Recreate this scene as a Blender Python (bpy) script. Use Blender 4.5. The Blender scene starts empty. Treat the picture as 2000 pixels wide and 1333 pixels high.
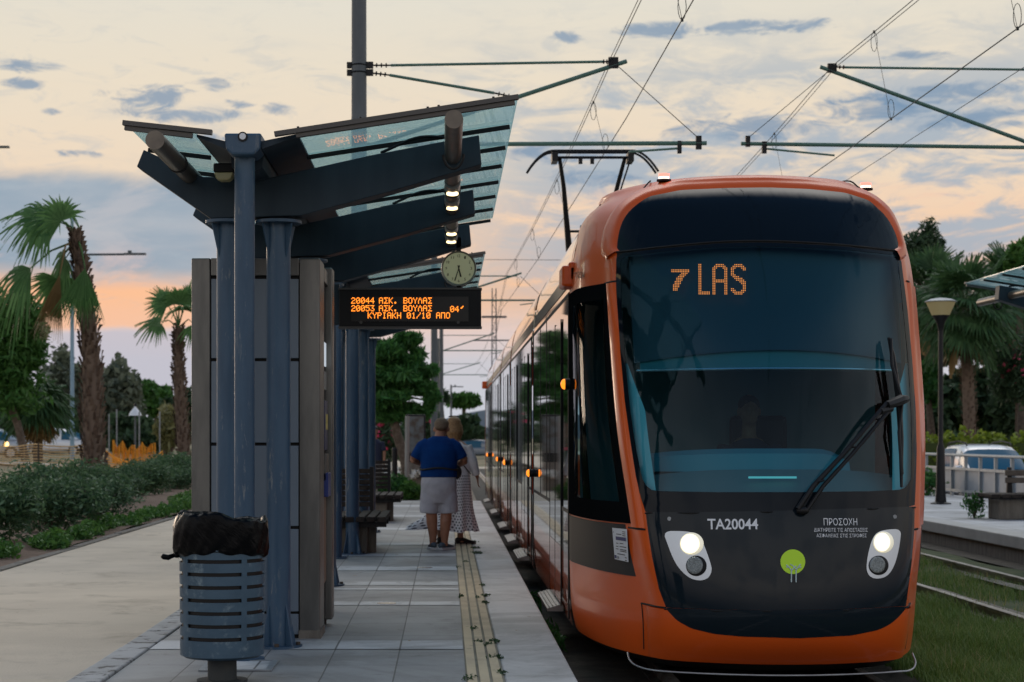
import bpy, bmesh, math, random
import numpy as np
from mathutils import Vector, Matrix
R = math.radians
rng = random.Random(7)
NR = np.random.default_rng(11)
sc = bpy.context.scene
COL = sc.collection

# ------------------------------------------------------------------ camera
F, VX, VY, CH = 3430.0, 872.0, 853.0, 1.45        # focal length in photo pixels, vanishing point, eye height
cam = bpy.data.cameras.new("camera")
camo = bpy.data.objects.new("camera", cam); COL.objects.link(camo)
camo.location = (0, 0, CH); camo.rotation_euler = (R(90), 0, 0)
cam.sensor_width = 36; cam.lens = F / 2000 * 36
cam.shift_x = (1000 - VX) / 2000; cam.shift_y = (VY - 666.5) / 2000
cam.clip_start = 0.1; cam.clip_end = 6000
cam.dof.use_dof = True; cam.dof.focus_distance = 12.4; cam.dof.aperture_fstop = 4.0
sc.camera = camo
sc.view_settings.view_transform = 'Standard'; sc.view_settings.look = 'None'
sc.view_settings.exposure = 0.0; sc.view_settings.gamma = 1
sc.view_settings.use_curve_mapping = False
sc.render.engine = 'CYCLES'
sc.cycles.use_denoising = True
sc.cycles.max_bounces = 8; sc.cycles.transparent_max_bounces = 12
sc.cycles.caustics_reflective = False; sc.cycles.caustics_refractive = False

def lin(r, g, b):
    f = lambda c: (c/255/12.92) if c/255 <= .04045 else ((c/255+.055)/1.055)**2.4
    return (f(r), f(g), f(b), 1)

# ------------------------------------------------------------------ node helpers
class NT:
    def __init__(s, tree): s.t = tree; s.n = tree.nodes; s.l = tree.links
    def new(s, kind, **kw):
        nd = s.n.new(kind)
        for k, v in kw.items(): setattr(nd, k, v)
        return nd
    def put(s, sock, v):
        if isinstance(v, bpy.types.NodeSocket): s.l.new(v, sock)
        elif v is not None: sock.default_value = v
    def m(s, op, a, b=None, c=None):
        nd = s.new('ShaderNodeMath', operation=op)
        s.put(nd.inputs[0], a); s.put(nd.inputs[1], b); s.put(nd.inputs[2], c)
        return nd.outputs[0]
    def sm(s, v, a, b, lo=0.0, hi=1.0):          # smoothstep of v from a to b
        nd = s.new('ShaderNodeMapRange', interpolation_type='SMOOTHSTEP')
        s.put(nd.inputs[0], v)
        if a > b: a, b, lo, hi = b, a, hi, lo
        nd.inputs[1].default_value = a; nd.inputs[2].default_value = b
        nd.inputs[3].default_value = lo; nd.inputs[4].default_value = hi
        return nd.outputs[0]
    def mix(s, f, a, b, blend='MIX'):
        nd = s.new('ShaderNodeMix', data_type='RGBA', blend_type=blend)
        s.put(nd.inputs[0], f); s.put(nd.inputs[6], a); s.put(nd.inputs[7], b)
        return nd.outputs[2]
    def ramp(s, v, stops, interp='LINEAR'):
        nd = s.new('ShaderNodeValToRGB'); cr = nd.color_ramp; cr.interpolation = interp
        while len(cr.elements) < len(stops): cr.elements.new(0.5)
        for e, (p, c) in zip(cr.elements, stops): e.position = p; e.color = c
        s.put(nd.inputs[0], v); return nd.outputs[0]
    def noise(s, vec, scale, detail=4, rough=.55, dist=0):
        nd = s.new('ShaderNodeTexNoise'); s.put(nd.inputs['Vector'], vec)
        nd.inputs['Scale'].default_value = scale; nd.inputs['Detail'].default_value = detail
        nd.inputs['Roughness'].default_value = rough; nd.inputs['Distortion'].default_value = dist
        return nd.outputs[0]
    def comb(s, x, y, z):
        nd = s.new('ShaderNodeCombineXYZ')
        for i, v in enumerate((x, y, z)): s.put(nd.inputs[i], v)
        return nd.outputs[0]
    def sep(s, v):
        nd = s.new('ShaderNodeSeparateXYZ'); s.put(nd.inputs[0], v); return nd.outputs

# ------------------------------------------------------------------ world: dusk sky
SUN_EL, SUN_AZ = R(5), R(-24)                     # low sun ahead, left of the tracks (azimuth from +Y)
world = bpy.data.worlds.new("World"); sc.world = world; world.use_nodes = True
w = NT(world.node_tree); w.n.clear()
tc = w.new('ShaderNodeTexCoord')
dx, dy, dz = w.sep(tc.outputs['Generated'])
hor = w.m('SQRT', w.m('ADD', w.m('MULTIPLY', dx, dx), w.m('MULTIPLY', dy, dy)))
e = w.m('DIVIDE', dz, w.m('MAXIMUM', hor, .02))   # tangent of elevation
a = w.m('ARCTAN2', dx, dy)                        # azimuth, 0 straight down the tracks
dirv = w.comb(w.m('MULTIPLY', a, 1.0), w.m('MULTIPLY', e, 1.0), 0.3)
streak = w.comb(w.m('MULTIPLY', a, 7.0), w.m('MULTIPLY', e, 30.0), 1.7)
n1 = w.noise(streak, 1.0, 6, .6, .4)
n2 = w.noise(w.comb(w.m('MULTIPLY', a, 14.0), w.m('MULTIPLY', e, 48.0), 4.2), 1.0, 6, .62, .5)
n3 = w.noise(w.comb(w.m('MULTIPLY', a, 3.0), w.m('MULTIPLY', e, 9.0), 8.0), 1.0, 3, .5)
ew = w.m('ADD', e, w.m('MULTIPLY', w.m('SUBTRACT', n1, .5), .022))
fe = w.m('MULTIPLY', ew, 2.0)
front = w.ramp(fe, [(0.0, lin(196, 202, 212)), (.085, lin(203, 201, 208)), (.118, lin(226, 203, 196)),
    (.16, lin(248, 197, 156)), (.22, lin(244, 206, 174)), (.30, lin(238, 217, 192)), (.40, lin(234, 221, 200)),
    (.52, lin(226, 222, 209)), (.75, lin(196, 205, 208)), (1.0, lin(150, 172, 192))])
left = w.sm(a, -.05, -.15)
right = w.sm(a, .0, .14)
# pale orange glow patch low on the left and centre
glow = w.m('MULTIPLY', w.m('MULTIPLY', w.sm(ew, .058, .064), w.sm(ew, .094, .084)), left)
front = w.mix(w.m('MULTIPLY', glow, .68), front, lin(252, 190, 148))
low = w.m('MULTIPLY', w.sm(ew, .063, .056), left)
front = w.mix(w.m('MULTIPLY', low, .75), front, lin(190, 189, 202))
# large grey-blue bank on the left
eb = w.m('ADD', e, w.m('ADD', w.m('MULTIPLY', w.m('SUBTRACT', n3, .5), .035), w.m('MULTIPLY', w.m('SUBTRACT', n2, .5), .022)))
bank = w.m('MULTIPLY', w.m('MULTIPLY', w.sm(eb, .152, .138), w.sm(ew, .080, .096)), left)
bankc = w.mix(w.sm(n1, .3, .75), lin(138, 162, 182), lin(168, 179, 191))
bankc = w.mix(w.m('MULTIPLY', w.sm(n2, .5, .72), .55), bankc, lin(190, 190, 196))
bankc = w.mix(w.m('MULTIPLY', w.m('MULTIPLY', w.sm(n2, .46, .6), w.sm(e, .112, .095)), .6), bankc, lin(216, 190, 186))
front = w.mix(w.m('MULTIPLY', bank, .93), front, bankc)
# streaky broken cloud on the right
cov = w.m('MULTIPLY', w.m('MULTIPLY', w.sm(e, .05, .10), w.sm(e, .25, .17)), w.sm(a, -.04, .10))
n4 = w.noise(w.comb(w.m('MULTIPLY', a, 24.0), w.m('MULTIPLY', e, 70.0), 6.1), 1.0, 7, .65, .8)
cl = w.m('MULTIPLY', w.sm(w.m('ADD', w.m('MULTIPLY', n1, .55), w.m('MULTIPLY', n4, .45)), .43, .56), cov)
front = w.mix(w.m('MULTIPLY', cl, .85), front, lin(158, 175, 192))
pk = w.m('MULTIPLY', w.m('MULTIPLY', w.sm(n2, .52, .66), w.m('MULTIPLY', w.sm(e, .085, .11), w.sm(e, .15, .125))), right)
front = w.mix(w.m('MULTIPLY', pk, .55), front, lin(246, 196, 172))
# small scattered dark puffs
nf = w.noise(w.comb(w.m('MULTIPLY', a, 42.0), w.m('MULTIPLY', e, 110.0), 2.2), 1.0, 7, .66, .9)
def spot(az, el, ra, re, base):
    q = w.m('ADD', w.m('POWER', w.m('DIVIDE', w.m('SUBTRACT', a, az), ra*1.5), 2.0), w.m('POWER', w.m('DIVIDE', w.m('SUBTRACT', e, el), re*1.5), 2.0))
    g = w.m('SUBTRACT', 1.0, w.m('MINIMUM', q, 1.0))
    s_ = w.sm(w.m('ADD', w.m('MULTIPLY', g, .62), w.m('MULTIPLY', w.m('SUBTRACT', nf, .5), 1.9)), .22, .72)
    s_ = w.m('MULTIPLY', s_, w.sm(g, .0, .35))
    return w.mix(w.m('MULTIPLY', s_, .8), base, lin(120, 148, 176))
for (x, y, rx, ry) in [(300, 188, 85, 20), (360, 224, 120, 16), (540, 215, 34, 12), (465, 203, 30, 8), (1515, 54, 110, 15), (1290, 62, 75, 17),
                       (1105, 73, 34, 11), (100, 218, 18, 7), (150, 302, 45, 7), (60, 130, 60, 12), (410, 270, 70, 10), (720, 330, 60, 14), (430, 165, 50, 12), (1450, 250, 150, 22), (1080, 300, 110, 20), (1150, 345, 90, 18), (1900, 235, 130, 18), (1840, 185, 190, 20), (45, 165, 45, 12), (1700, 215, 120, 22), (1800, 110, 60, 10)]:
    front = spot(math.atan((x-VX)/F), (VY-y)/math.hypot(F, x-VX), rx/F, ry/F, front)
thin = w.m('MULTIPLY', w.sm(n2, .5, .78), w.m('MULTIPLY', w.sm(e, .13, .17), w.sm(e, .30, .2)))
thin = w.m('MAXIMUM', thin, w.m('MULTIPLY', w.m('MULTIPLY', w.sm(n4, .52, .66), w.sm(e, .04, .1)), w.sm(e, .27, .2)))
front = w.mix(w.m('MULTIPLY', thin, .34), front, lin(176, 186, 194))
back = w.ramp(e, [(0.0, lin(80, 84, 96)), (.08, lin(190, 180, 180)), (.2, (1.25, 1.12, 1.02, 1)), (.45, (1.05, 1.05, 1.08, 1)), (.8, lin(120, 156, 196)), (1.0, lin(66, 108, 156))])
back = w.mix(w.m('MULTIPLY', w.sm(n3, .45, .65), .35), back, lin(150, 160, 178))
sky = w.mix(w.sm(dy, -.25, .35), back, front)
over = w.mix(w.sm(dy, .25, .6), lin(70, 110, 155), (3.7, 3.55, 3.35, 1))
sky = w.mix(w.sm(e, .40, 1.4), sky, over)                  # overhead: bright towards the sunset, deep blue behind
sky = w.mix(w.sm(dz, .0, -.03), sky, lin(60, 62, 58))
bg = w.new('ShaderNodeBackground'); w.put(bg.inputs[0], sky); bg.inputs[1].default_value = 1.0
nis = w.new('ShaderNodeTexSky', sky_type='NISHITA'); nis.sun_disc = False
nis.sun_elevation = R(-4); nis.sun_rotation = SUN_AZ
bg2 = w.new('ShaderNodeBackground'); w.put(bg2.inputs[0], nis.outputs[0]); bg2.inputs[1].default_value = 0.05
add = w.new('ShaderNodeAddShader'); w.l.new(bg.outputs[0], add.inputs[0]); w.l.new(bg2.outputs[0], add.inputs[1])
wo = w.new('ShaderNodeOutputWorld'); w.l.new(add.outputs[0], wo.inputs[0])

sun = bpy.data.lights.new("sun", 'SUN'); sun.energy = 0.5; sun.angle = R(14); sun.color = (1, .78, .58)
suno = bpy.data.objects.new("sun", sun); COL.objects.link(suno)
sd = Vector((math.sin(SUN_AZ)*math.cos(SUN_EL), math.cos(SUN_AZ)*math.cos(SUN_EL), math.sin(SUN_EL)))
suno.rotation_euler = sd.to_track_quat('Z', 'Y').to_euler()
suno.location = (-6, 14, 20)

# ------------------------------------------------------------------ materials
MATS = {}
def mat(name, col, rough=.6, metal=0, coat=0, var=None, vs=3.0, bump=0, bs=40.0, spec=.5, emit=None, es=1, island=None, trans=0, dirt=None, streak=False, alpha=None):
    m_ = bpy.data.materials.new(name); m_.use_nodes = True
    t = NT(m_.node_tree); p = t.n['Principled BSDF']
    tco = t.new('ShaderNodeTexCoord'); geo = t.new('ShaderNodeNewGeometry')
    pos = geo.outputs['Position']
    c = col
    if streak:
        x, y, z = t.sep(pos); pos2 = t.comb(t.m('MULTIPLY', x, 3), t.m('MULTIPLY', y, 3), t.m('MULTIPLY', z, .6))
    else: pos2 = pos
    if var is not None:
        c = t.mix(t.sm(t.noise(pos2, vs, 6, .6), .35, .68), col, var)
    if dirt is not None:
        dc, ds, lo, hi = dirt
        c = t.mix(t.sm(t.noise(pos2, ds, 8, .7, .3), lo, hi), c, dc)
    if island is not None:
        c = t.mix(geo.outputs['Random Per Island'], c, island)
    t.put(p.inputs['Base Color'], c)
    p.inputs['Roughness'].default_value = rough; p.inputs['Metallic'].default_value = metal
    p.inputs['Coat Weight'].default_value = coat; p.inputs['Coat Roughness'].default_value = .03
    p.inputs['Specular IOR Level'].default_value = spec
    if emit is not None:
        p.inputs['Emission Color'].default_value = emit; p.inputs['Emission Strength'].default_value = es
    if bump:
        b = t.new('ShaderNodeBump'); b.inputs['Strength'].default_value = bump; b.inputs['Distance'].default_value = .02
        t.put(b.inputs['Height'], t.noise(pos, bs, 6, .6)); t.l.new(b.outputs[0], p.inputs['Normal'])
    if trans:
        tr = t.new('ShaderNodeBsdfTranslucent'); t.put(tr.inputs[0], c)
        mx = t.new('ShaderNodeMixShader'); mx.inputs[0].default_value = trans
        t.l.new(p.outputs[0], mx.inputs[1]); t.l.new(tr.outputs[0], mx.inputs[2])
        t.l.new(mx.outputs[0], t.n['Material Output'].inputs[0])
    MATS[name] = m_; return m_

def glass(name, tint, refl=(1, 1, 1, 1), ior=1.5, rough=0.0, body=None, bodyw=0.0):
    m_ = bpy.data.materials.new(name); m_.use_nodes = True
    t = NT(m_.node_tree); t.n.remove(t.n['Principled BSDF'])
    tr = t.new('ShaderNodeBsdfTransparent'); tr.inputs[0].default_value = tint
    base = tr.outputs[0]
    if body is not None:
        df = t.new('ShaderNodeBsdfTranslucent'); df.inputs[0].default_value = body
        d2 = t.new('ShaderNodeBsdfDiffuse'); d2.inputs[0].default_value = body
        ad = t.new('ShaderNodeMixShader'); ad.inputs[0].default_value = .3; t.l.new(df.outputs[0], ad.inputs[1]); t.l.new(d2.outputs[0], ad.inputs[2])
        mx0 = t.new('ShaderNodeMixShader'); mx0.inputs[0].default_value = bodyw
        t.l.new(tr.outputs[0], mx0.inputs[1]); t.l.new(ad.outputs[0], mx0.inputs[2]); base = mx0.outputs[0]
    gl = t.new('ShaderNodeBsdfGlossy'); gl.inputs[0].default_value = refl; gl.inputs[1].default_value = rough
    fr = t.new('ShaderNodeFresnel'); bf = t.new('ShaderNodeNewGeometry').outputs['Backfacing']
    t.put(fr.inputs[0], t.m('ADD', ior, t.m('MULTIPLY', bf, 1/ior-ior)))      # thin sheet: same reflection from both faces
    mx = t.new('ShaderNodeMixShader'); t.l.new(fr.outputs[0], mx.inputs[0])
    t.l.new(base, mx.inputs[1]); t.l.new(gl.outputs[0], mx.inputs[2])
    t.l.new(mx.outputs[0], t.n['Material Output'].inputs[0])
    MATS[name] = m_; return m_

def emis(name, col, s):
    return mat(name, (0.02, .02, .02, 1), .4, emit=col, es=s)

# ------------------------------------------------------------------ mesh builder
def P(px, py, Y): return Vector(((px-VX)/F*Y, Y, CH - (py-VY)/F*Y))
def worigin(o):
    v = Vector((0, 0, 0))
    while o is not None: v += o.location; o = o.parent
    return v

class MB:
    def __init__(s): s.v = []; s.f = []; s.mi = []; s.cur = 0
    def add(s, vs, fs):
        o = len(s.v); s.v.extend([tuple(q) for q in vs]); s.f.extend([tuple(i+o for i in f) for f in fs]); s.mi.extend([s.cur]*len(fs)); return s
    def box(s, x0, x1, y0, y1, z0, z1):
        return s.hexa([(x0,y0,z0),(x1,y0,z0),(x1,y1,z0),(x0,y1,z0),(x0,y0,z1),(x1,y0,z1),(x1,y1,z1),(x0,y1,z1)])
    def hexa(s, p):
        return s.add(p, [(3,2,1,0),(4,5,6,7),(0,1,5,4),(1,2,6,5),(2,3,7,6),(3,0,4,7)])
    def bar(s, a, b, wx, wz, up=(0,0,1)):          # rectangular bar from a to b
        a = Vector(a); b = Vector(b); d = (b-a).normalized(); u = Vector(up)
        r = d.cross(u); r = r.normalized() if r.length > 1e-5 else Vector((1,0,0)); u = r.cross(d)
        r *= wx/2; u *= wz/2
        return s.hexa([a-r-u, a+r-u, b+r-u, b-r-u, a-r+u, a+r+u, b+r+u, b-r+u])
    def tube(s, pts, r, n=8, caps=True, closed=False):
        pts = [Vector(p) for p in pts]; m = len(pts)
        rs = r if isinstance(r, (list, tuple)) else [r]*m
        prev = None; rings = []
        for i, p in enumerate(pts):
            if closed: d = pts[(i+1) % m]-pts[i-1]
            else: d = pts[min(i+1, m-1)]-pts[max(i-1, 0)]
            d.normalize()
            if prev is None:
                up = Vector((0,0,1)) if abs(d.z) < .9 else Vector((0,1,0))
                x = d.cross(up).normalized()
            else:
                x = prev - d*prev.dot(d); x = x.normalized() if x.length > 1e-6 else d.orthogonal().normalized()
            prev = x; y = d.cross(x)
            rings.append([p + x*(rs[i]*math.cos(2*math.pi*k/n)) + y*(rs[i]*math.sin(2*math.pi*k/n)) for k in range(n)])
        vs = [q for ring in rings for q in ring]; fs = []
        for i in range(m if closed else m-1):
            j = (i+1) % m
            for k in range(n): fs.append((i*n+k, i*n+(k+1) % n, j*n+(k+1) % n, j*n+k))
        if caps and not closed:
            fs.append(tuple(range(n-1, -1, -1))); fs.append(tuple((m-1)*n+k for k in range(n)))
        return s.add(vs, fs)
    def lathe(s, c, prof, n=24, sx=1, sy=1, cap=True):   # profile (r, z) around vertical axis at c
        c = Vector(c); vs = []; fs = []
        for r, z in prof:
            for k in range(n):
                t = 2*math.pi*k/n; vs.append((c.x+r*sx*math.cos(t), c.y+r*sy*math.sin(t), c.z+z))
        for i in range(len(prof)-1):
            for k in range(n): fs.append((i*n+k, i*n+(k+1) % n, (i+1)*n+(k+1) % n, (i+1)*n+k))
        if cap:
            fs.append(tuple(range(n-1, -1, -1))); fs.append(tuple((len(prof)-1)*n+k for k in range(n)))
        return s.add(vs, fs)
    def disc(s, c, nrm, r, th=.004, n=20, ry=None):
        c = Vector(c); nrm = Vector(nrm).normalized()
        x = nrm.orthogonal().normalized() if abs(nrm.z) > .95 else Vector((0,0,1)).cross(nrm).normalized()
        y = nrm.cross(x); ry = ry or r; vs = []
        for h in (0, th):
            for k in range(n):
                t = 2*math.pi*k/n; vs.append(c + x*r*math.cos(t) + y*ry*math.sin(t) + nrm*h)
        fs = [tuple(range(n-1, -1, -1)), tuple(range(n, 2*n))] + [(k, (k+1) % n, n+(k+1) % n, n+k) for k in range(n)]
        return s.add(vs, fs)
    def ball(s, c, rx, ry=None, rz=None, n=12, m=8):
        ry = ry or rx; rz = rz or rx; c = Vector(c); vs = [(c.x, c.y, c.z-rz)]; fs = []
        for i in range(1, m):
            ph = -math.pi/2+math.pi*i/m
            for k in range(n):
                t = 2*math.pi*k/n; vs.append((c.x+rx*math.cos(ph)*math.cos(t), c.y+ry*math.cos(ph)*math.sin(t), c.z+rz*math.sin(ph)))
        vs.append((c.x, c.y, c.z+rz)); L = len(vs)-1
        for k in range(n): fs.append((0, 1+(k+1) % n, 1+k)); fs.append((L, L-n+k, L-n+(k+1) % n))
        for i in range(m-2):
            for k in range(n): fs.append((1+i*n+k, 1+i*n+(k+1) % n, 1+(i+1)*n+(k+1) % n, 1+(i+1)*n+k))
        return s.add(vs, fs)
    def prism(s, poly, d):                          # polygon (3D points) extruded along vector d
        poly = [Vector(p) for p in poly]; d = Vector(d); n = len(poly)
        vs = poly + [p+d for p in poly]
        return s.add(vs, [tuple(range(n-1, -1, -1)), tuple(range(n, 2*n))] + [(k, (k+1) % n, n+(k+1) % n, n+k) for k in range(n)])
    def build(s, name, mats, parent=None, smooth=False, bevel=0, **props):
        me = bpy.data.meshes.new(name)
        v = np.array(s.v, dtype=float).reshape(-1, 3)
        o = bpy.data.objects.new(name, me)
        if parent is not None: org = np.array(worigin(parent))
        else:
            org = np.array([(v[:, 0].min()+v[:, 0].max())/2, (v[:, 1].min()+v[:, 1].max())/2, v[:, 2].min()]); o.location = org
        me.from_pydata([tuple(q) for q in (v-org)], [], s.f)
        for m_ in (mats if isinstance(mats, (list, tuple)) else [mats]): me.materials.append(m_)
        if any(s.mi): me.polygons.foreach_set('material_index', s.mi)
        if smooth:
            me.polygons.foreach_set('use_smooth', [True]*len(me.polygons))
            if smooth != 'all':
                try: me.set_sharp_from_angle(angle=R(38))
                except Exception: pass
        me.update()
        COL.objects.link(o)
        if parent is not None: o.parent = parent
        if bevel:
            bm_ = o.modifiers.new('bevel', 'BEVEL'); bm_.width = bevel; bm_.segments = 2; bm_.limit_method = 'ANGLE'; bm_.angle_limit = R(40)
        for k, q in props.items(): o[k] = q
        return o
    def build_each(s, name, mats, parent=None, **kw):   # every loose piece becomes an object of its own
        par = list(range(len(s.v)))
        def fd(i):
            while par[i] != i: par[i] = par[par[i]]; i = par[i]
            return i
        for f in s.f:
            r0 = fd(f[0])
            for q in f[1:]: par[fd(q)] = r0
        groups = {}
        for f in s.f: groups.setdefault(fd(f[0]), []).append(f)
        out = []
        for fs in groups.values():
            ids = sorted({q for f in fs for q in f}); mp = {q: k for k, q in enumerate(ids)}
            b = MB(); b.add([s.v[q] for q in ids], [tuple(mp[q] for q in f) for f in fs]); out.append(b.build(name, mats, parent, **kw))
        return out

def tag(o, label, cat, group=None):
    o['label'] = label; o['category'] = cat
    if group: o['group'] = group
    return o
def thing(name, loc, label, cat, group=None):
    o = bpy.data.objects.new(name, None); COL.objects.link(o); o.location = loc; o.empty_display_size = .2
    return tag(o, label, cat, group)
def struct(o): o['kind'] = 'structure'; return o
def stuff(o, label=None, cat=None):
    o['kind'] = 'stuff'
    if label: tag(o, label, cat)
    return o
def dup(root, loc, rz=0, scale=None, label=None):
    r = root.copy(); COL.objects.link(r); r.location = loc; r.rotation_euler = (0, 0, rz)
    if scale is not None: r.scale = scale if isinstance(scale, (tuple, list)) else (scale,)*3
    if label: r['label'] = label
    def rec(src, dst):
        for ch in list(src.children):
            c = ch.copy(); COL.objects.link(c); c.parent = dst; rec(ch, c)
    rec(root, r); return r

def raw(name, verts, faces_n, mats, parent=None, mi=None, smooth=False):
    """numpy mesh: verts (N,3), every face has faces_n consecutive vertices"""
    me = bpy.data.meshes.new(name); v = np.asarray(verts, dtype=np.float32).reshape(-1, 3)
    o = bpy.data.objects.new(name, me)
    if parent is not None: org = np.array(worigin(parent), dtype=np.float32)
    else:
        org = np.array([v[:, 0].mean(), v[:, 1].mean(), v[:, 2].min()], dtype=np.float32); o.location = [float(q) for q in org]
    v = v-org; nf = len(v)//faces_n
    me.vertices.add(len(v)); me.vertices.foreach_set('co', v.ravel())
    me.loops.add(nf*faces_n); me.loops.foreach_set('vertex_index', np.arange(nf*faces_n, dtype=np.int32))
    me.polygons.add(nf); me.polygons.foreach_set('loop_start', np.arange(0, nf*faces_n, faces_n, dtype=np.int32))
    for m_ in (mats if isinstance(mats, (list, tuple)) else [mats]): me.materials.append(m_)
    if mi is not None: me.polygons.foreach_set('material_index', np.asarray(mi, dtype=np.int32))
    me.update(calc_edges=True); me.validate()
    COL.objects.link(o)
    if parent is not None: o.parent = parent
    return o

def remeshed(mb, name, mats, parent, vox=.012, smooth_it=6):
    """join overlapping volumes into ONE continuous surface"""
    me = bpy.data.meshes.new('tmp'); me.from_pydata(mb.v, [], mb.f)
    t = bpy.data.objects.new('tmp', me); COL.objects.link(t)
    md = t.modifiers.new('r', 'REMESH'); md.mode = 'VOXEL'; md.voxel_size = vox
    s2 = t.modifiers.new('s', 'SMOOTH'); s2.factor = .5; s2.iterations = smooth_it
    dg = bpy.context.evaluated_depsgraph_get(); dg.update()
    m2 = bpy.data.meshes.new_from_object(t.evaluated_get(dg)); bpy.data.objects.remove(t)
    org = worigin(parent) if parent else Vector((0,0,0))
    m2.transform(Matrix.Translation(-org)); m2.name = name
    m2.materials.clear()
    for m_ in (mats if isinstance(mats, (list, tuple)) else [mats]): m2.materials.append(m_)
    m2.polygons.foreach_set('use_smooth', [True]*len(m2.polygons))
    o = bpy.data.objects.new(name, m2); COL.objects.link(o)
    if parent: o.parent = parent
    return o

_txt = {}
def text_mesh(body, size=1.0, bold=False):
    """2D outline of text as (verts, faces), left aligned on the baseline"""
    cu = bpy.data.curves.new('t', 'FONT'); cu.body = body; cu.size = size; cu.resolution_u = 3
    if bold: cu.offset = size*.018
    t = bpy.data.objects.new('t', cu); COL.objects.link(t)
    dg = bpy.context.evaluated_depsgraph_get(); dg.update()
    me = bpy.data.meshes.new_from_object(t.evaluated_get(dg)); bpy.data.objects.remove(t)
    vs = [tuple(q.co) for q in me.vertices]; fs = [tuple(p.vertices) for p in me.polygons]
    bpy.data.meshes.remove(me); bpy.data.curves.remove(cu)
    return vs, fs
def fit_text(body, w_, h_, bold=False):
    vs, fs = text_mesh(body, 1.0, bold)
    xs = [q[0] for q in vs]; ys = [q[1] for q in vs]
    x0, x1, y0, y1 = min(xs), max(xs), min(ys), max(ys)
    return [((q[0]-x0)/(x1-x0)*w_, (q[1]-y0)/(y1-y0)*h_) for q in vs], fs
# ------------------------------------------------------------------ palette
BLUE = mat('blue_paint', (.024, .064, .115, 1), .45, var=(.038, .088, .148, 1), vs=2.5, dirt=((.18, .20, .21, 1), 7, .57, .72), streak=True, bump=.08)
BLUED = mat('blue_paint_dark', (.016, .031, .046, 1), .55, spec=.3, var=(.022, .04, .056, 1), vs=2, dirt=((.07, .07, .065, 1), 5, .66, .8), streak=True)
STEEL = mat('stainless_steel', (.165, .166, .158, 1), .36, metal=.8, var=(.12, .122, .118, 1), vs=3, dirt=((.10, .085, .06, 1), 6, .68, .8), streak=True)
PANEL = mat('slate_blue_panel', (.13, .17, .215, 1), .35, var=(.15, .19, .235, 1), vs=1.2, dirt=((.15, .14, .13, 1), 7, .7, .8))
ORANGES = mat('orange_side_lacquer', (.66, .10, .012, 1), .25, coat=1.0, var=(.54, .085, .012, 1), vs=1.5, dirt=((.16, .05, .02, 1), 2.2, .55, .75), streak=True)
BLACK = mat('black_plastic', (.009, .009, .010, 1), .5, spec=.3)
GASKET = mat('dark_gap', (.006, .006, .006, 1), .8)
GALV = mat('galvanised_steel', (.33, .36, .38, 1), .45, metal=.5, var=(.26, .28, .3, 1), vs=6)
POLE = mat('dark_grey_pole', (.075, .09, .1, 1), .45, var=(.1, .115, .125, 1), vs=3, streak=True)
GREENT = mat('green_patina_tube', (.07, .16, .12, 1), .5, var=(.09, .18, .15, 1), vs=8)
WIRE = mat('dark_wire', (.02, .03, .032, 1), .5)
MATTEB = mat('matte_black_frame', (.006, .007, .008, 1), .95, spec=.0)
RUST = mat('rusty_iron', (.05, .04, .03, 1), .75, var=(.09, .06, .04, 1), vs=12)
ORANGE = mat('orange_lacquer', (.74, .108, .012, 1), .36, coat=.3, spec=.25, var=(.68, .108, .015, 1), vs=.8, dirt=((.48, .12, .035, 1), 3, .66, .82))
GLOSSBLK = mat('gloss_black', (.009, .016, .022, 1), .05, spec=.18)
SIDEGLS = mat('dark_side_glass', (.004, .005, .006, 1), .03, coat=.6)
GREYLAC = mat('dark_grey_lacquer', (.05, .048, .046, 1), .7, spec=.1)
LIGHTGREY = mat('panel_and_reflection_grey', (.55, .55, .53, 1), .22, coat=1.0)  # grey of the ticket panel and of the painted waist reflection
ROOFLAC = mat('pale_roof_lacquer', (.48, .44, .38, 1), .2, coat=1.0)
CHROME = mat('brushed_aluminium', (.62, .62, .62, 1), .25, metal=1)
STEPM = mat('worn_step_aluminium', (.30, .30, .30, 1), .4, metal=.9, var=(.2, .2, .2, 1), vs=9)
AMBER = emis('amber_lamp', (1, .24, .012, 1), 1.9)
WARM = emis('warm_lamp', (1, .78, .42, 1), 2.6)
HEADL = emis('white_headlamp', (1, .96, .82, 1), 14)
LED = emis('orange_led', (1, .25, .02, 1), 2.4)
LEDT = emis('orange_led_tram', (1, .22, .04, 1), 2.0)
REDL = emis('red_marker_lamp', (1, .12, .09, 1), 4)
PINKW = emis('pink_white_marker_lamp', (1, .60, .5, 1), 3)
WHITEP = mat('white_print', (.78, .8, .82, 1), .5)
LIME = mat('lime_print', (.52, .84, .02, 1), .5)
TANLEAF = None
def leafmat(name, a_, b_, tr=.3):
    a_ = tuple(q*1.35 for q in a_[:3])+(1,); b_ = tuple(q*1.35 for q in b_[:3])+(1,)
    return mat(name, a_, .55, island=b_, trans=tr, spec=.3)
LF_PINE = leafmat('pine_foliage', (.03, .085, .018, 1), (.06, .15, .03, 1))
LF_DARK = leafmat('dark_foliage', (.018, .04, .02, 1), (.05, .09, .04, 1))
LF_OLIVE = leafmat('grey_olive_foliage', (.06, .08, .055, 1), (.14, .16, .11, 1))
LF_YEL = leafmat('yellowish_foliage', (.12, .12, .05, 1), (.2, .19, .08, 1))
LF_SHRUB = leafmat('blue_green_foliage', (.022, .062, .026, 1), (.10, .165, .08, 1), .3)
LF_COVER = leafmat('bright_groundcover', (.035, .10, .02, 1), (.08, .17, .035, 1))
LF_BRIGHT = leafmat('fresh_green_foliage', (.02, .075, .02, 1), (.055, .16, .035, 1))
LF_HEDGE = leafmat('hedge_foliage', (.10, .15, .015, 1), (.2, .25, .03, 1))
LF_PALM = leafmat('palm_frond', (.042, .11, .03, 1), (.10, .20, .065, 1), .35)
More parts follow.
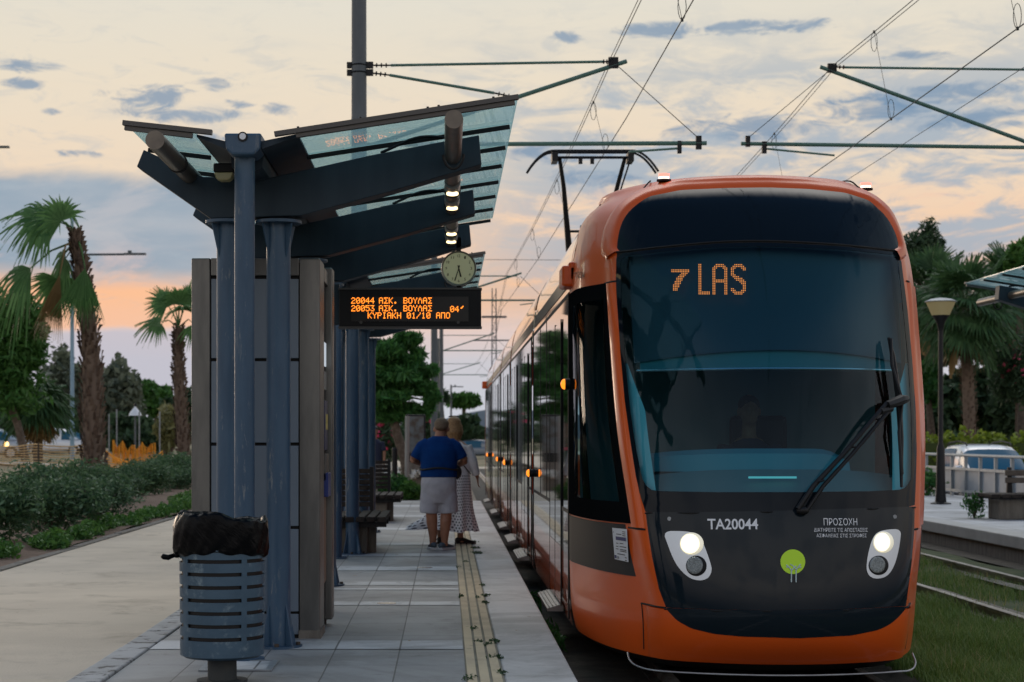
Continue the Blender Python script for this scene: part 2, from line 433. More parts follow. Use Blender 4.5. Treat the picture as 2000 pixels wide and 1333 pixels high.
LF_PALMD = leafmat('shaded_palm_frond', (.022, .06, .02, 1), (.06, .12, .045, 1), .25)
LF_DRY = leafmat('dry_palm_frond', (.16, .11, .045, 1), (.24, .16, .07, 1))
LF_GRASS = leafmat('grass_blade', (.05, .11, .018, 1), (.14, .19, .05, 1))
LF_STRAW = leafmat('straw_blade', (.22, .19, .09, 1), (.3, .25, .12, 1))
BARK = mat('bark', (.07, .05, .035, 1), .9, var=(.13, .10, .075, 1), vs=9, bump=.6)
PALMBARK = mat('palm_bark', (.045, .026, .017, 1), .9, var=(.12, .075, .05, 1), vs=14, island=(.17, .12, .085, 1))
PINK = mat('pink_blossom', (.6, .04, .12, 1), .6)
WHITEF = mat('white_blossom', (.75, .73, .66, 1), .6)
CONC = mat('weathered_concrete', (.20, .18, .15, 1), .9, var=(.13, .115, .095, 1), vs=4, bump=.3, streak=True)
STONE = mat('pale_edge_stone', (.43, .43, .42, 1), .42, var=(.34, .34, .335, 1), vs=1.7, dirt=((.15, .14, .12, 1), 7, .66, .85), bump=.05)
WOOD = mat('dark_weathered_wood', (.018, .014, .012, 1), .75, spec=.2, var=(.045, .036, .03, 1), vs=9, bump=.2)

def grid_lines(t, v, off, step, wd):
    q = t.m('SUBTRACT', t.m('FRACT', t.m('ADD', t.m('DIVIDE', t.m('SUBTRACT', v, off), step), .5)), .5)
    return t.sm(t.m('MULTIPLY', t.m('ABSOLUTE', q), step), wd*1.6, wd*.6)

def paving_mat(name, c1, c2, xoff, xs, yoff, ys, jw=.006, joint=(.05, .048, .044, 1), rough=.42, grain=220, tilevar=.19):
    m_ = bpy.data.materials.new(name); m_.use_nodes = True; t = NT(m_.node_tree); p = t.n['Principled BSDF']
    pos = t.new('ShaderNodeNewGeometry').outputs['Position']; x, y, z = t.sep(pos)
    ix = t.m('FLOOR', t.m('DIVIDE', t.m('SUBTRACT', x, xoff), xs)); iy = t.m('FLOOR', t.m('DIVIDE', t.m('SUBTRACT', y, yoff), ys))
    wn = t.new('ShaderNodeTexWhiteNoise'); t.put(wn.inputs['Vector'], t.comb(ix, iy, 0))
    c = t.mix(t.sm(t.noise(pos, 1.3, 5, .6), .3, .7), c1, c2)
    c = t.mix(t.m('MULTIPLY', t.m('SUBTRACT', wn.outputs[0], .35), tilevar*2), c, (.02, .02, .02, 1))
    c = t.mix(t.m('MULTIPLY', t.sm(t.noise(pos, grain, 2, .5), .5, .75), .35), c, (.6, .6, .6, 1))
    c = t.mix(t.m('MULTIPLY', t.sm(t.noise(pos, 4, 8, .72, .5), .55, .74), .62), c, (.07, .062, .05, 1))
    c = t.mix(t.m('MULTIPLY', t.sm(t.noise(pos, .6, 7, .7, .8), .46, .64), .5), c, (.10, .095, .085, 1))
    c = t.mix(t.m('MULTIPLY', t.sm(t.noise(pos, 14, 4, .6, .2), .70, .78), .6), c, (.045, .04, .035, 1))
    ln = t.m('MAXIMUM', grid_lines(t, x, xoff, xs, jw), grid_lines(t, y, yoff, ys, jw))
    c = t.mix(t.m('MULTIPLY', ln, .85), c, joint)
    t.put(p.inputs['Base Color'], c)
    t.put(p.inputs['Roughness'], t.m('ADD', rough, t.m('MULTIPLY', t.noise(pos, 2.2, 5, .6), .25)))
    b = t.new('ShaderNodeBump'); b.inputs['Strength'].default_value = .25; b.inputs['Distance'].default_value = .01
    t.put(b.inputs['Height'], t.m('SUBTRACT', t.m('MULTIPLY', t.noise(pos, 120, 3, .5), .4), ln)); t.l.new(b.outputs[0], p.inputs['Normal'])
    return m_
PAVE = paving_mat('grey_granite_paving', (.315, .315, .31, 1), (.245, .245, .24, 1), .12, .438, .35, .83, jw=.004)
PAVEB = paving_mat('pale_paving_band', (.56, .57, .57, 1), (.48, .49, .495, 1), .12, .438, .35, 30)
PAVER = paving_mat('right_platform_paving', (.56, .57, .58, 1), (.48, .49, .5, 1), .1, .8, .2, 1.6)
EDGE = paving_mat('pale_edge_slab', (.58, .57, .56, 1), (.47, .465, .455, 1), -3, 30, .9, 1.62, jw=.004, rough=.36, tilevar=.18)
PATHM = mat('beige_concrete', (.60, .51, .39, 1), .85, var=(.52, .44, .335, 1), vs=.9, dirt=((.36, .30, .22, 1), 1.3, .50, .74), bump=.3, bs=45)
SOIL = mat('dark_soil', (.05, .042, .032, 1), .95, var=(.09, .075, .055, 1), vs=5, bump=.6, bs=25)
MULCH = mat('brown_mulch', (.12, .075, .05, 1), .95, var=(.19, .125, .085, 1), vs=7, dirt=((.05, .07, .03, 1), 3, .58, .7), bump=.8, bs=30)
TURF = mat('turf_soil', (.035, .06, .018, 1), .95, var=(.075, .085, .03, 1), vs=2.5, dirt=((.13, .09, .055, 1), 1.1, .56, .68), bump=.5, bs=30)
FIELD = mat('field', (.10, .11, .045, 1), .95, var=(.27, .20, .12, 1), vs=.35)
ASPH = mat('asphalt', (.05, .05, .052, 1), .9, var=(.065, .065, .066, 1), vs=3)
RAILM = mat('rail_steel', (.30, .29, .28, 1), .38, metal=.8, var=(.14, .11, .09, 1), vs=6)

# ------------------------------------------------------------------ ground, platforms, tracks
GZ = -.42
def sheet(name, x0, x1, y0, y1, z, m_, nx=1, ny=1, fn=None):
    b = MB(); vs = []; fs = []
    for j in range(ny+1):
        for i in range(nx+1):
            x = x0+(x1-x0)*i/nx; y = y0+(y1-y0)*j/ny; vs.append((x, y, z if fn is None else fn(x, y)))
    for j in range(ny):
        for i in range(nx): fs.append((j*(nx+1)+i, j*(nx+1)+i+1, (j+1)*(nx+1)+i+1, (j+1)*(nx+1)+i))
    b.add(vs, fs); return struct(b.build(name, m_, smooth=fn is not None))
sheet('ground', -2500, 2500, -40, 4500, GZ-.06, FIELD)
PE = .78                                         # left platform edge
def slab(name, x0, x1, y0, y1, z0, z1, m_, bev=0): return struct(MB().box(x0, x1, y0, y1, z0, z1).build(name, m_, bevel=bev))
PEND = 39.6
slab('platform_paving', -2.02, .118, 1, PEND, -.5, 0, PAVE)
slab('platform_edge', .348, PE, 1, PEND, -.14, .002, EDGE, .012)
slab('platform_edge', .35, PE-.06, 1, PEND, -.5, -.142, CONC)
for (y0, y1) in [(11.95, 12.45), (15.07, 15.4), (16.58, 16.76), (17.1, 17.5), (18.98, 19.55), (21.25, 21.75), (23.4, 23.9), (27.2, 27.8), (31.6, 32.3), (36.2, 37)]:
    sheet('platform_band', -2.02, .116, y0, y1, .004, PAVEB)
# tactile strip: three ribs of narrow cream bars
TACT = mat('cream_tactile_tile', (.62, .52, .34, 1), .7, var=(.48, .40, .27, 1), vs=2.5, dirt=((.12, .10, .07, 1), 9, .58, .72), bump=.1)
struct(MB().box(.118, .348, 1, PEND, -.5, .001).build('tactile_paving', mat('dark_tactile_base', (.22, .19, .14, 1), .85, var=(.30, .27, .2, 1), vs=3)))  # base coloured darker than the ribs
b = MB()
for k in range(3):
    xa = .126+k*.075
    y = 8.0
    while y < 26:
        b.box(xa, xa+.056, y, y+.036, .001, .011); y += .05
    b.box(xa, xa+.056, 26, PEND, .001, .010)
struct(b.build('tactile_paving', TACT))
# weathered curb between platform and path
b = MB(); y = 2.0
while y < 45:
    b.box(-2.23+rng.uniform(-.004, .004), -2.025, y, y+.985, -.3, .012+rng.uniform(0, .006)); y += 1.0
CURB = mat('whitewashed_curb', (.44, .44, .43, 1), .8, var=(.34, .34, .33, 1), vs=3, dirt=((.09, .085, .075, 1), 6, .52, .62), bump=.2)
struct(b.build('kerb', CURB, bevel=.012))
sheet('path', -4.8, -2.232, -2, 130, -.004, PATHM)
b = MB(); y = 2.0
while y < 120:
    b.box(-4.93, -4.802, y, y+.98, -.2, .012+rng.uniform(-.006, .012)); y += 1
struct(b.build('kerb', CONC, bevel=.01))
def leftz(x, y):
    z = .0+.035*math.sin(x*1.7+y*.6)*math.cos(y*.9)
    d = max(0, -x-9.5); z += .45*min(1, d/6)*min(1, max(0, (y-36)/16))
    return z+.012
sheet('planting_bed', -12, -4.932, -2, 132, 0, MULCH, 26, 200, leftz)
sheet('verge', -90, -12, -2, 240, 0, FIELD, 40, 80, leftz)
sheet('concrete_path', -40, -9.2, 61.5, 65.5, 0, PATHM, 20, 2, lambda x, y: leftz(x, y)+.05)
# beyond the platform end
sheet('gravel_bed', -2.0, .7, PEND+.002, 64, -.03, mat('pale_gravel', (.36, .33, .27, 1), .95, var=(.2, .19, .14, 1), vs=6, bump=.6))
sheet('verge', -2.2, 40, 64.5, 260, GZ-.03, FIELD)
sheet('crossing_path', -60, 30, 103, 110, GZ-.02, PATHM)
sheet('crossing_path', -60, 30, 188, 226, GZ-.02, PATHM)
# track beds
sheet('track_bed', PE-.05, 3.75, -4, 102, GZ, SOIL)
def turfz(x, y): return GZ+.03+.03*math.sin(x*2.3+y*.7)*math.sin(y*1.1-x)
sheet('turf', 3.75, 7.9, -4, 102, 0, TURF, 24, 120, turfz)
sheet('track_bed', 7.9, 8.4, -4, 102, GZ+.03, SOIL)
# right platform
RX = 8.27
slab('platform_paving', RX+.42, 12.6, 6, 62, -.5, 0, PAVER)
slab('platform_edge', RX, RX+.418, 6, 62, -.18, .003, STONE, .015)
slab('platform_edge', RX+.06, RX+.4, 6, 62, -.6, -.182, CONC)
sheet('road', 12.62, 22, -4, 150, GZ-.02, ASPH)
slab('kerb', 22, 22.3, -4, 150, GZ-.1, GZ+.1, CONC)
# hills on the horizon
b = MB(); vs = []; fs = []
xs = np.linspace(-900, 1500, 90)
for i, x in enumerate(xs):
    h = 10+9*math.sin(x*.006+1)+6*math.sin(x*.017)+4*math.sin(x*.041)
    vs += [(x, 1500, -2), (x, 1560, max(4, h)), (x, 1700, -2)]
for i in range(len(xs)-1):
    for k in range(2): fs.append((i*3+k, (i+1)*3+k, (i+1)*3+k+1, i*3+k+1))
b.add(vs, fs); struct(b.build('hills', mat('far_hill', (.06, .085, .11, 1), .95), smooth=True))
# rails
def rail(x, y0, y1, label, n=60):
    prof = [(-.07, 0), (-.07, .012), (-.012, .03), (-.012, .085), (-.036, .095), (-.036, .125), (-.03, .13), (.03, .13), (.036, .125), (.036, .095), (.012, .085), (.012, .03), (.07, .012), (.07, 0)]
    m_ = MB(); m_.prism([(x+px_, y0, GZ+.02+pz) for px_, pz in prof], (0, y1-y0, 0))
    return tag(m_.build('tram_rail', RAILM), label, 'rail', 'tram rails')
CXT, CXR = 2.33, 6.26
rail(CXT-.72, -4, 102, 'steel rail under the left wheels of the orange tram, nearest the platform')
rail(CXT+.72, -4, 102, 'steel rail under the right wheels of the orange tram, beside the grass')
rail(CXR-.75, -4, 102, 'worn steel rail half sunk in grass, nearer the orange tram')
rail(CXR+.75, -4, 102, 'steel rail by the wall of the right platform')
for (x0, x1, y0, y1) in [(CXR-.70, CXR-.45, 17.3, 24.5), (CXR+.35, CXR+.70, 17, 22.5)]:
    b = MB(); n = 14; vs = []
    for i in range(n+1):
        y = y0+(y1-y0)*i/n; vs += [(x0, y, GZ+.105), (x1-.2*(i/n) + rng.uniform(-.03, .03), y, GZ+.10)]
    b.add(vs, [(2*i, 2*i+1, 2*i+3, 2*i+2) for i in range(n)])
    struct(b.build('track_slab', CONC))
# cover plates and small floor studs on the platform
t_ = thing('access_cover', (-1.31, 11.05, 0), 'pale square access cover with metal frame in the paving behind the litter bin', 'cover plate')
MB().box(-1.49, -1.12, 10.86, 11.28, .002, .008).build('plate', PAVEB, t_)
m_ = MB()
for (x0, x1, y0, y1) in [(-1.53, -1.49, 10.82, 11.32), (-1.12, -1.08, 10.82, 11.32), (-1.49, -1.12, 10.82, 10.86), (-1.49, -1.12, 11.28, 11.32)]: m_.box(x0, x1, y0, y1, .002, .012)
m_.build('frame', GALV, t_)
for (px_, py_, lb) in [(755, 1180, 'small bright metal lid in the paving, nearest of the pair'), (830, 1110, 'small bright metal lid in the paving, farther one by the feet of the couple')]:
    Y = F*CH/(py_-VY); p = P(px_, py_, Y)
    o = MB().disc((p.x, p.y, .002), (0, 0, 1), .085, .006, 18).build('floor_lid', CHROME); tag(o, lb, 'floor lid', 'metal lids in the paving')
# ------------------------------------------------------------------ the tram
CX, HW = 2.33, 1.325
TZ = np.array([-.11, .02, .28, .57, 1.0, 1.45, 2.0, 2.6, 2.84, 3.1, 3.26, 3.36, 3.43, 3.46])
#          Yc     m     Ym     pd    pY     qd    qY     w     wY
TT = np.array([
 [12.00, .76, 12.24, .90, 12.46, 1.12, 13.05, 1.270, 14.05],
 [11.85, .78, 12.14, .91, 12.40, 1.13, 13.02, 1.300, 14.0],
 [11.78, .82, 12.10, .93, 12.38, 1.15, 13.02, 1.320, 14.0],
 [11.82, .897,12.19, .99, 12.47, 1.19, 13.07, 1.325, 14.0],
 [11.92, .965,12.35, 1.05,12.62, 1.23, 13.13, 1.325, 14.0],
 [12.05,1.016,12.53, 1.10,12.79, 1.26, 13.20, 1.325, 14.0],
 [12.22, 1.05,12.76, 1.125,13.0, 1.275,13.35, 1.325, 14.02],
 [12.45,1.075,13.00, 1.14,13.20, 1.275,13.55, 1.320, 14.08],
 [12.58,1.055,13.10, 1.14,13.30, 1.255,13.62, 1.300, 14.10],
 [12.78, .98, 13.18, 1.08,13.38, 1.195,13.70, 1.245, 14.14],
 [12.96, .85, 13.24, .98, 13.46, 1.11, 13.78, 1.160, 14.20],
 [13.10, .70, 13.31, .85, 13.54, 1.00, 13.86, 1.060, 14.24],
 [13.30, .50, 13.47, .65, 13.66, .80, 13.95, .920, 14.28],
 [13.62, .25, 13.72, .34, 13.86, .46, 14.08, .600, 14.30]])
def spline(xs, ys):                               # natural cubic spline, columns of ys
    xs = np.asarray(xs, float); ys = np.asarray(ys, float); n = len(xs); h = np.diff(xs)
    A = np.eye(n); B = np.zeros_like(ys)
    for i in range(1, n-1):
        A[i, i-1] = h[i-1]; A[i, i] = 2*(h[i-1]+h[i]); A[i, i+1] = h[i]
        B[i] = 6*((ys[i+1]-ys[i])/h[i]-(ys[i]-ys[i-1])/h[i-1])
    M = np.linalg.solve(A, B)
    def f(x):
        x = min(max(x, xs[0]), xs[-1]); i = min(max(int(np.searchsorted(xs, x))-1, 0), n-2)
        t0 = xs[i+1]-x; t1 = x-xs[i]; hh = h[i]
        return M[i]*t0**3/(6*hh)+M[i+1]*t1**3/(6*hh)+(ys[i]/hh-M[i]*hh/6)*t0+(ys[i+1]/hh-M[i+1]*hh/6)*t1
    return f
TF = spline(TZ, TT)
def plan(z, n=10):
    q = TF(z)
    pts = np.array([[0, q[0]], [q[1]*.5, q[0]+.235*(q[2]-q[0])], [q[1], q[2]], [q[3], q[4]], [q[5], q[6]], [q[7], q[8]], [q[7], q[8]+.35]])
    ext = np.vstack([[-pts[1][0], pts[1][1]], pts, [pts[-1][0], pts[-1][1]+.35]])
    out = []
    for i in range(1, len(ext)-2):                # centripetal-ish Catmull-Rom
        p0, p1, p2, p3 = ext[i-1:i+3]
        d0 = max(np.linalg.norm(p1-p0)**.5, 1e-4); d1 = max(np.linalg.norm(p2-p1)**.5, 1e-4); d2 = max(np.linalg.norm(p3-p2)**.5, 1e-4)
        m1 = ((p1-p0)/d0-(p2-p0)/(d0+d1)+(p2-p1)/d1)*d1; m2 = ((p2-p1)/d1-(p3-p1)/(d1+d2)+(p3-p2)/d2)*d1
        for k in range(n):
            t = k/n; out.append(p1*(2*t**3-3*t**2+1)+m1*(t**3-2*t**2+t)+p2*(-2*t**3+3*t**2)+m2*(t**3-t**2))
    out.append(ext[-2]); out = np.array(out)
    out[:, 0] = np.maximum.accumulate(np.minimum(out[:, 0], q[7]))
    return out                                    # 61 points, u index 20 = mask edge, 30 = pillar edge, 40 = q, 50 = w
_pc = {}
def planc(z):
    k = round(z, 3)
    if k not in _pc: _pc[k] = plan(k)
    return _pc[k]
def sY(d, z):
    pl = planc(min(max(z, -.11), 3.46)); return float(np.interp(abs(d), pl[:51, 0], pl[:51, 1]))
def sP(d, z, off=0.0):
    p = Vector((CX+d, sY(d, z), z))
    if off:
        h = .02; y0 = sY(d-h, z); y1 = sY(d+h, z); z0 = sY(d, max(z-h, -.11)); z1 = sY(d, min(z+h, 3.46))
        nrm = Vector(((y1-y0)/(2*h), -1, (z1-z0)/(2*h))).normalized(); p += nrm*off
    return p
def px2(px, py):
    Y = 12.6
    for _ in range(25):
        q = P(px, py, Y); Y = .5*Y+.5*sY(q.x-CX, q.z)
    q = P(px, py, Y); return (q.x-CX, q.z)

tram = thing('tram', (CX, 12.5, -.3), 'orange and black low floor tram with lit headlights standing at the platform', 'tram')

MASK = [(1210,460),(1225,420),(1265,385),(1330,373),(1420,369),(1500,368),(1580,371),(1650,378),(1700,395),(1735,430),(1755,480)]
def dens(poly, step=10):
    out = []
    for i in range(len(poly)):
        p, q = poly[i], poly[(i+1) % len(poly)]; n = max(1, int(math.hypot(q[0]-p[0], q[1]-p[1])/step))
        for k in range(n): out.append((p[0]+(q[0]-p[0])*k/n, p[1]+(q[1]-p[1])*k/n))
    return out
def smooth_poly(poly, it=2, closed=True):
    for _ in range(it):
        o = []
        n = len(poly)
        for i in range(n if closed else n-1):
            p, q = poly[i], poly[(i+1) % n]
            o += [(p[0]*.75+q[0]*.25, p[1]*.75+q[1]*.25), (p[0]*.25+q[0]*.75, p[1]*.25+q[1]*.75)]
        if not closed: o = [poly[0]]+o+[poly[-1]]
        poly = o
    return poly
def star(b, outline, off, rings=14, edge=True):    # outline in (d,z); disc draped on the nose surface
    c = (sum(p[0] for p in outline)/len(outline), sum(p[1] for p in outline)/len(outline)); n = len(outline)
    vs = [sP(c[0], c[1], off)]
    for r in range(1, rings+1):
        t = r/rings
        for p in outline: vs.append(sP(c[0]+(p[0]-c[0])*t, c[1]+(p[1]-c[1])*t, off))
    fs = [(0, 1+(k+1) % n, 1+k) for k in range(n)]
    for r in range(rings-1):
        for k in range(n): fs.append((1+r*n+k, 1+r*n+(k+1) % n, 1+(r+1)*n+(k+1) % n, 1+(r+1)*n+k))
    if edge:
        o = len(vs); vs += [sP(p[0], p[1], -.012) for p in outline]; L = 1+(rings-1)*n
        fs += [(L+k, L+(k+1) % n, o+(k+1) % n, o+k) for k in range(n)]
    b.add(vs, fs); return b
def ring(b, out, inn, off, rings=3):
    n = len(out); vs = []; fs = []
    for r in range(rings+1):
        t = r/rings
        for p, q in zip(out, inn): vs.append(sP(p[0]+(q[0]-p[0])*t, p[1]+(q[1]-p[1])*t, off))
    for r in range(rings):
        for k in range(n): fs.append((r*n+k, r*n+(k+1) % n, (r+1)*n+(k+1) % n, (r+1)*n+k))
    b.add(vs, fs); return b
def pxpoly(poly, step=9): return [px2(*p) for p in dens(poly, step)]
def inside(p, poly):
    c = False; n = len(poly); x, y = p
    for i in range(n):
        x1, y1 = poly[i]; x2, y2 = poly[i-1]
        if (y1 > y) != (y2 > y) and x < (x2-x1)*(y-y1)/(y2-y1)+x1: c = not c
    return c
def inset(poly, k):
    cx = sum(p[0] for p in poly)/len(poly); cz = sum(p[1] for p in poly)/len(poly)
    return [(cx+(p[0]-cx)*(1-k/max(.1, abs(p[0]-cx)+.3)), cz+(p[1]-cz)*(1-k/max(.1, abs(p[1]-cz)+.3))) for p in poly]

upper_px = [(1206,492),(1207,470),(1214,438),(1230,412),(1265,386),(1330,373),(1420,369),(1500,368),(1580,371),(1650,378),(1697,393),(1730,424),(1748,455),(1756,489),(1650,478),(1550,472),(1480,470),(1400,472),(1300,481)]
wind_px = [(1205,497),(1300,486),(1400,477),(1480,475),(1550,477),(1650,483),(1757,495),(1764,550),(1771,605),(1780,700),(1787,800),(1789,880),(1787,950),(1785,990),(1700,993),(1500,999),(1350,1001),(1262,1001),(1252,970),(1243,930),(1232,860),(1221,780),(1213,690),(1207,600),(1204,545)]
front_px = [(1262,1001),(1350,1001),(1500,999),(1700,993),(1785,990),(1784,1040),(1779,1100),(1768,1184),(1650,1190),(1500,1192),(1400,1191),(1302,1187),(1288,1150),(1275,1090),(1267,1040)]
lower_px = [(1303,1187),(1400,1191),(1500,1192),(1650,1190),(1767,1184),(1752,1203),(1735,1218),(1712,1229),(1660,1239),(1560,1244),(1450,1241),(1395,1236),(1352,1226),(1325,1211)]
wind = pxpoly(wind_px); upper = pxpoly(smooth_poly(dens(upper_px, 22), 2)); front = pxpoly(front_px); lower = pxpoly(smooth_poly(dens(lower_px, 14), 3), 5)

def draped_grid(b, outline, off, rows=14, edge=True):
    ds = sorted({round(p[0], 4) for p in outline}); n = len(outline); cols = []
    mn, mx = ds[0], ds[-1]; ds = [mn+1e-4]+[d for d in ds[1:-1]]+[mx-1e-4]
    for d in ds:
        zz_ = []
        for i in range(n):
            (x1, y1), (x2, y2) = outline[i-1], outline[i]
            if (x1-d)*(x2-d) <= 0 and abs(x2-x1) > 1e-9: zz_.append(y1+(y2-y1)*(d-x1)/(x2-x1))
        if len(zz_) >= 2: cols.append((d, min(zz_), max(zz_)))
    vs = [sP(d, z0+(z1-z0)*r/rows, off) for d, z0, z1 in cols for r in range(rows+1)]; m = rows+1
    fs = [(i*m+r, (i+1)*m+r, (i+1)*m+r+1, i*m+r+1) for i in range(len(cols)-1) for r in range(rows)]
    b.add(vs, fs)
    if edge:
        v2 = [sP(p[0], p[1], off) for p in outline]+[sP(p[0], p[1], -.012) for p in outline]
        b.add(v2, [(k, (k+1) % n, n+(k+1) % n, n+k) for k in range(n)])
    return b
# shell of the cab, with openings behind the windscreen and the cab side windows
zs = np.concatenate([np.linspace(-.11, 2.6, 64), np.linspace(2.65, 3.25, 16), np.linspace(3.28, 3.46, 11)])
US = list(range(0, 51)) + [56, 60]
hole = inset(wind, .010)
def cab_grid(b, off, m_off, zsel=None, usel=None):
    zz = [z for z in zs if zsel is None or zsel[0] <= z <= zsel[1]]; cols = [(-1, u) for u in US[::-1][:-1]]+[(1, u) for u in US]
    vs = []; keep = {}
    for i, z in enumerate(zz):
        pl = planc(float(z))
        n_ = np.gradient(pl, axis=0); nv = np.stack([n_[:, 1], -n_[:, 0]], 1); L = np.linalg.norm(nv, axis=1); L[L < 1e-6] = 1; nv /= L[:, None]
        for s_, u in cols:
            d, y = pl[u]; vs.append((CX+s_*(d+nv[u, 0]*off), y+nv[u, 1]*off, z))
    nc = len(cols); fs = []
    for i in range(len(zz)-1):
        for k in range(nc-1):
            a_ = [i*nc+k, i*nc+k+1, (i+1)*nc+k+1, (i+1)*nc+k]
            zc = (zz[i]+zz[i+1])/2; s_, u = cols[k]; u2 = cols[k+1][1]; uu = (u+u2)/2
            xc = sum(vs[q][0] for q in a_)/4-CX
            if uu < 25 and inside((xc, zc), hole): continue
            if (31.5 if s_ < 0 else 38.5) < uu < 49 and .98 < zc < 2.5: continue
            fs.append(tuple(a_))
    b.add(vs, fs); return b
b = cab_grid(MB(), 0, 0)
top = [(CX+s_*planc(3.46)[u][0], planc(3.46)[u][1], 3.46) for s_, u in [(-1, u) for u in US[::-1][:-1]]+[(1, u) for u in US]]
b.add(top, [tuple(range(len(top)))])
cab = b.build('cab_shell', ORANGE, tram, smooth='all')
LINER = mat('cab_lining', (.10, .20, .225, 1), .7)
cab_grid(MB(), -.035, 0, (.5, 3.3)).build('cab_lining', LINER, tram, smooth='all')
# chin: the dark undercut and chrome guard rail
chin = MB(); pl = planc(-.11); vs = []; n = 51
cols = [(-1, u) for u in range(50, 0, -1)]+[(1, u) for u in range(51)]
for zz_, k in ((-.109, 1.0), (-.17, .93), (-.19, .80)):
    for s_, u in cols: vs.append((CX+s_*pl[u][0]*k, 14.3-(14.3-pl[u][1])*k, zz_))
nc = len(cols); chin.add(vs, [(i*nc+k, i*nc+k+1, (i+1)*nc+k+1, (i+1)*nc+k) for i in range(2) for k in range(nc-1)])
chin.build('chin', BLACK, tram, smooth='all')
def smooth_poly3(p):
    for _ in range(2): p = [p[0]]+[q for a_, c_ in zip(p, p[1:]) for q in (a_*.75+c_*.25, a_*.25+c_*.75)]+[p[-1]]
    return p
g = [Vector((CX-1.03, 12.60, -.10)), Vector((CX-1.03, 12.5, -.14)), Vector((CX-1.0, 12.38, -.165)), Vector((CX-.92, 12.25, -.178))]
g += [Vector((CX+d, 12.0+.25*(d/.9)**2-.02, -.18)) for d in np.linspace(-.8, .8, 17)] + [Vector((CX+.9, 12.2, -.178)), Vector((CX+.99, 12.4, -.155)), Vector((CX+1.0, 12.55, -.10))]
MB().tube(smooth_poly3(g), .0065, 8).build('guard_rail', GALV, tram, smooth=True)

# windscreen etc.
WSG = glass('windscreen_glass', (.45, .72, .78, 1), (.85, .93, 1, 1), 1.30)
CABG = glass('cab_side_glass', (.32, .5, .54, 1), (1, 1, 1, 1), 1.04)
BANDM = mat('black_glass_frit', (.005, .009, .014, 1), .05, spec=.13)
draped_grid(MB(), upper, .006, 16, False).build('header_glass', BANDM, tram, smooth='all')
ws_in = inset(wind, .045)
# visible clear part: narrower at the foot
clear = [px2(*p) for p in dens([(1212,502),(1300,492),(1400,484),(1480,482),(1550,484),(1650,489),(1752,500),(1762,600),(1772,700),(1778,800),(1780,880),(1778,938),(1764,957),(1700,960),(1560,962),(1400,962),(1290,960),(1268,957),(1255,935),(1244,880),(1232,800),(1222,700),(1215,600)], 9)]
draped_grid(MB(), clear, .004, 30, False).build('windscreen', WSG, tram, smooth='all')
# frit ring resampled by angle around the same centre
def by_angle(poly, c, n=160):
    ang = [math.atan2(p[1]-c[1], p[0]-c[0]) for p in poly]; o = []
    for k in range(n):
        t = -math.pi+2*math.pi*(k+.5)/n; d = (math.cos(t), math.sin(t)); best = 0
        for i in range(len(poly)):
            (x1, y1), (x2, y2) = poly[i-1], poly[i]; x1 -= c[0]; x2 -= c[0]; y1 -= c[1]; y2 -= c[1]
            den = d[0]*(y2-y1)-d[1]*(x2-x1)
            if abs(den) < 1e-9: continue
            r_ = (x1*(y2-y1)-y1*(x2-x1))/den; s_ = (x1*d[1]-y1*d[0])/den
            if r_ > 0 and -1e-6 <= s_ <= 1+1e-6: best = max(best, r_)
        o.append((c[0]+d[0]*best, c[1]+d[1]*best))
    return o
cc = (0, 1.75)
ring(MB(), by_angle(wind, cc), by_angle(clear, cc), .006).build('windscreen_frame', BANDM, tram, smooth='all')
draped_grid(MB(), front, .006, 20, False).build('front_panel', GLOSSBLK, tram, smooth='all')
draped_grid(MB(), lower, .022, 8, False).build('lower_panel', GLOSSBLK, tram, smooth='all')
jp = [px2(*p) for p in dens([(1206,506),(1300,495),(1400,486),(1480,484),(1550,486),(1650,492),(1757,504),(1757,480),(1650,470),(1550,464),(1480,462),(1400,464),(1300,472),(1206,484)], 9)]
draped_grid(MB(), jp, .0035, 4, False).build('header_joint', GASKET, tram, smooth='all')
# joints: black gap behind panels and the seams across the orange frame
def seam(b, pts, r=.006, off=.002): b.tube([sP(d, z, off) for d, z in pts], r, 6)
b = MB()
for pl_ in (smooth_poly([(1206,494),(1300,483),(1400,474),(1480,472),(1550,474),(1650,480),(1757,492)], 1, False), [(1262,1003),(1350,1003),(1500,1001),(1700,995),(1785,992)], [(1302,1189),(1400,1193),(1500,1194),(1650,1192),(1768,1186)]):
    seam(b, [px2(*p) for p in pl_], .007, .022 if pl_[0][1] > 1100 else .010)
b.build_each('panel_joint', GASKET, tram)
b = MB()
for s_ in (-1, 1):
    for z, u0, u1 in ((2.60, 20, 31), (.80, 20, 31), (.27, 20, 32)):
        pl = planc(z); b.tube([(CX+s_*(pl[u][0]+.002), pl[u][1]-.002, z) for u in range(u0, u1)], .007, 6)
    b.tube([(CX+s_*(planc(z)[31][0]+.001), planc(z)[31][1]-.001, z) for z in np.linspace(-.06, .27, 10)], .005, 6)
    b.tube([sP(s_*.74+s_*.085*t, 3.425-.10*t, .014) for t in np.linspace(0, 1, 8)], .006, 6)
b.build_each('lacquer_joint', GASKET, tram)

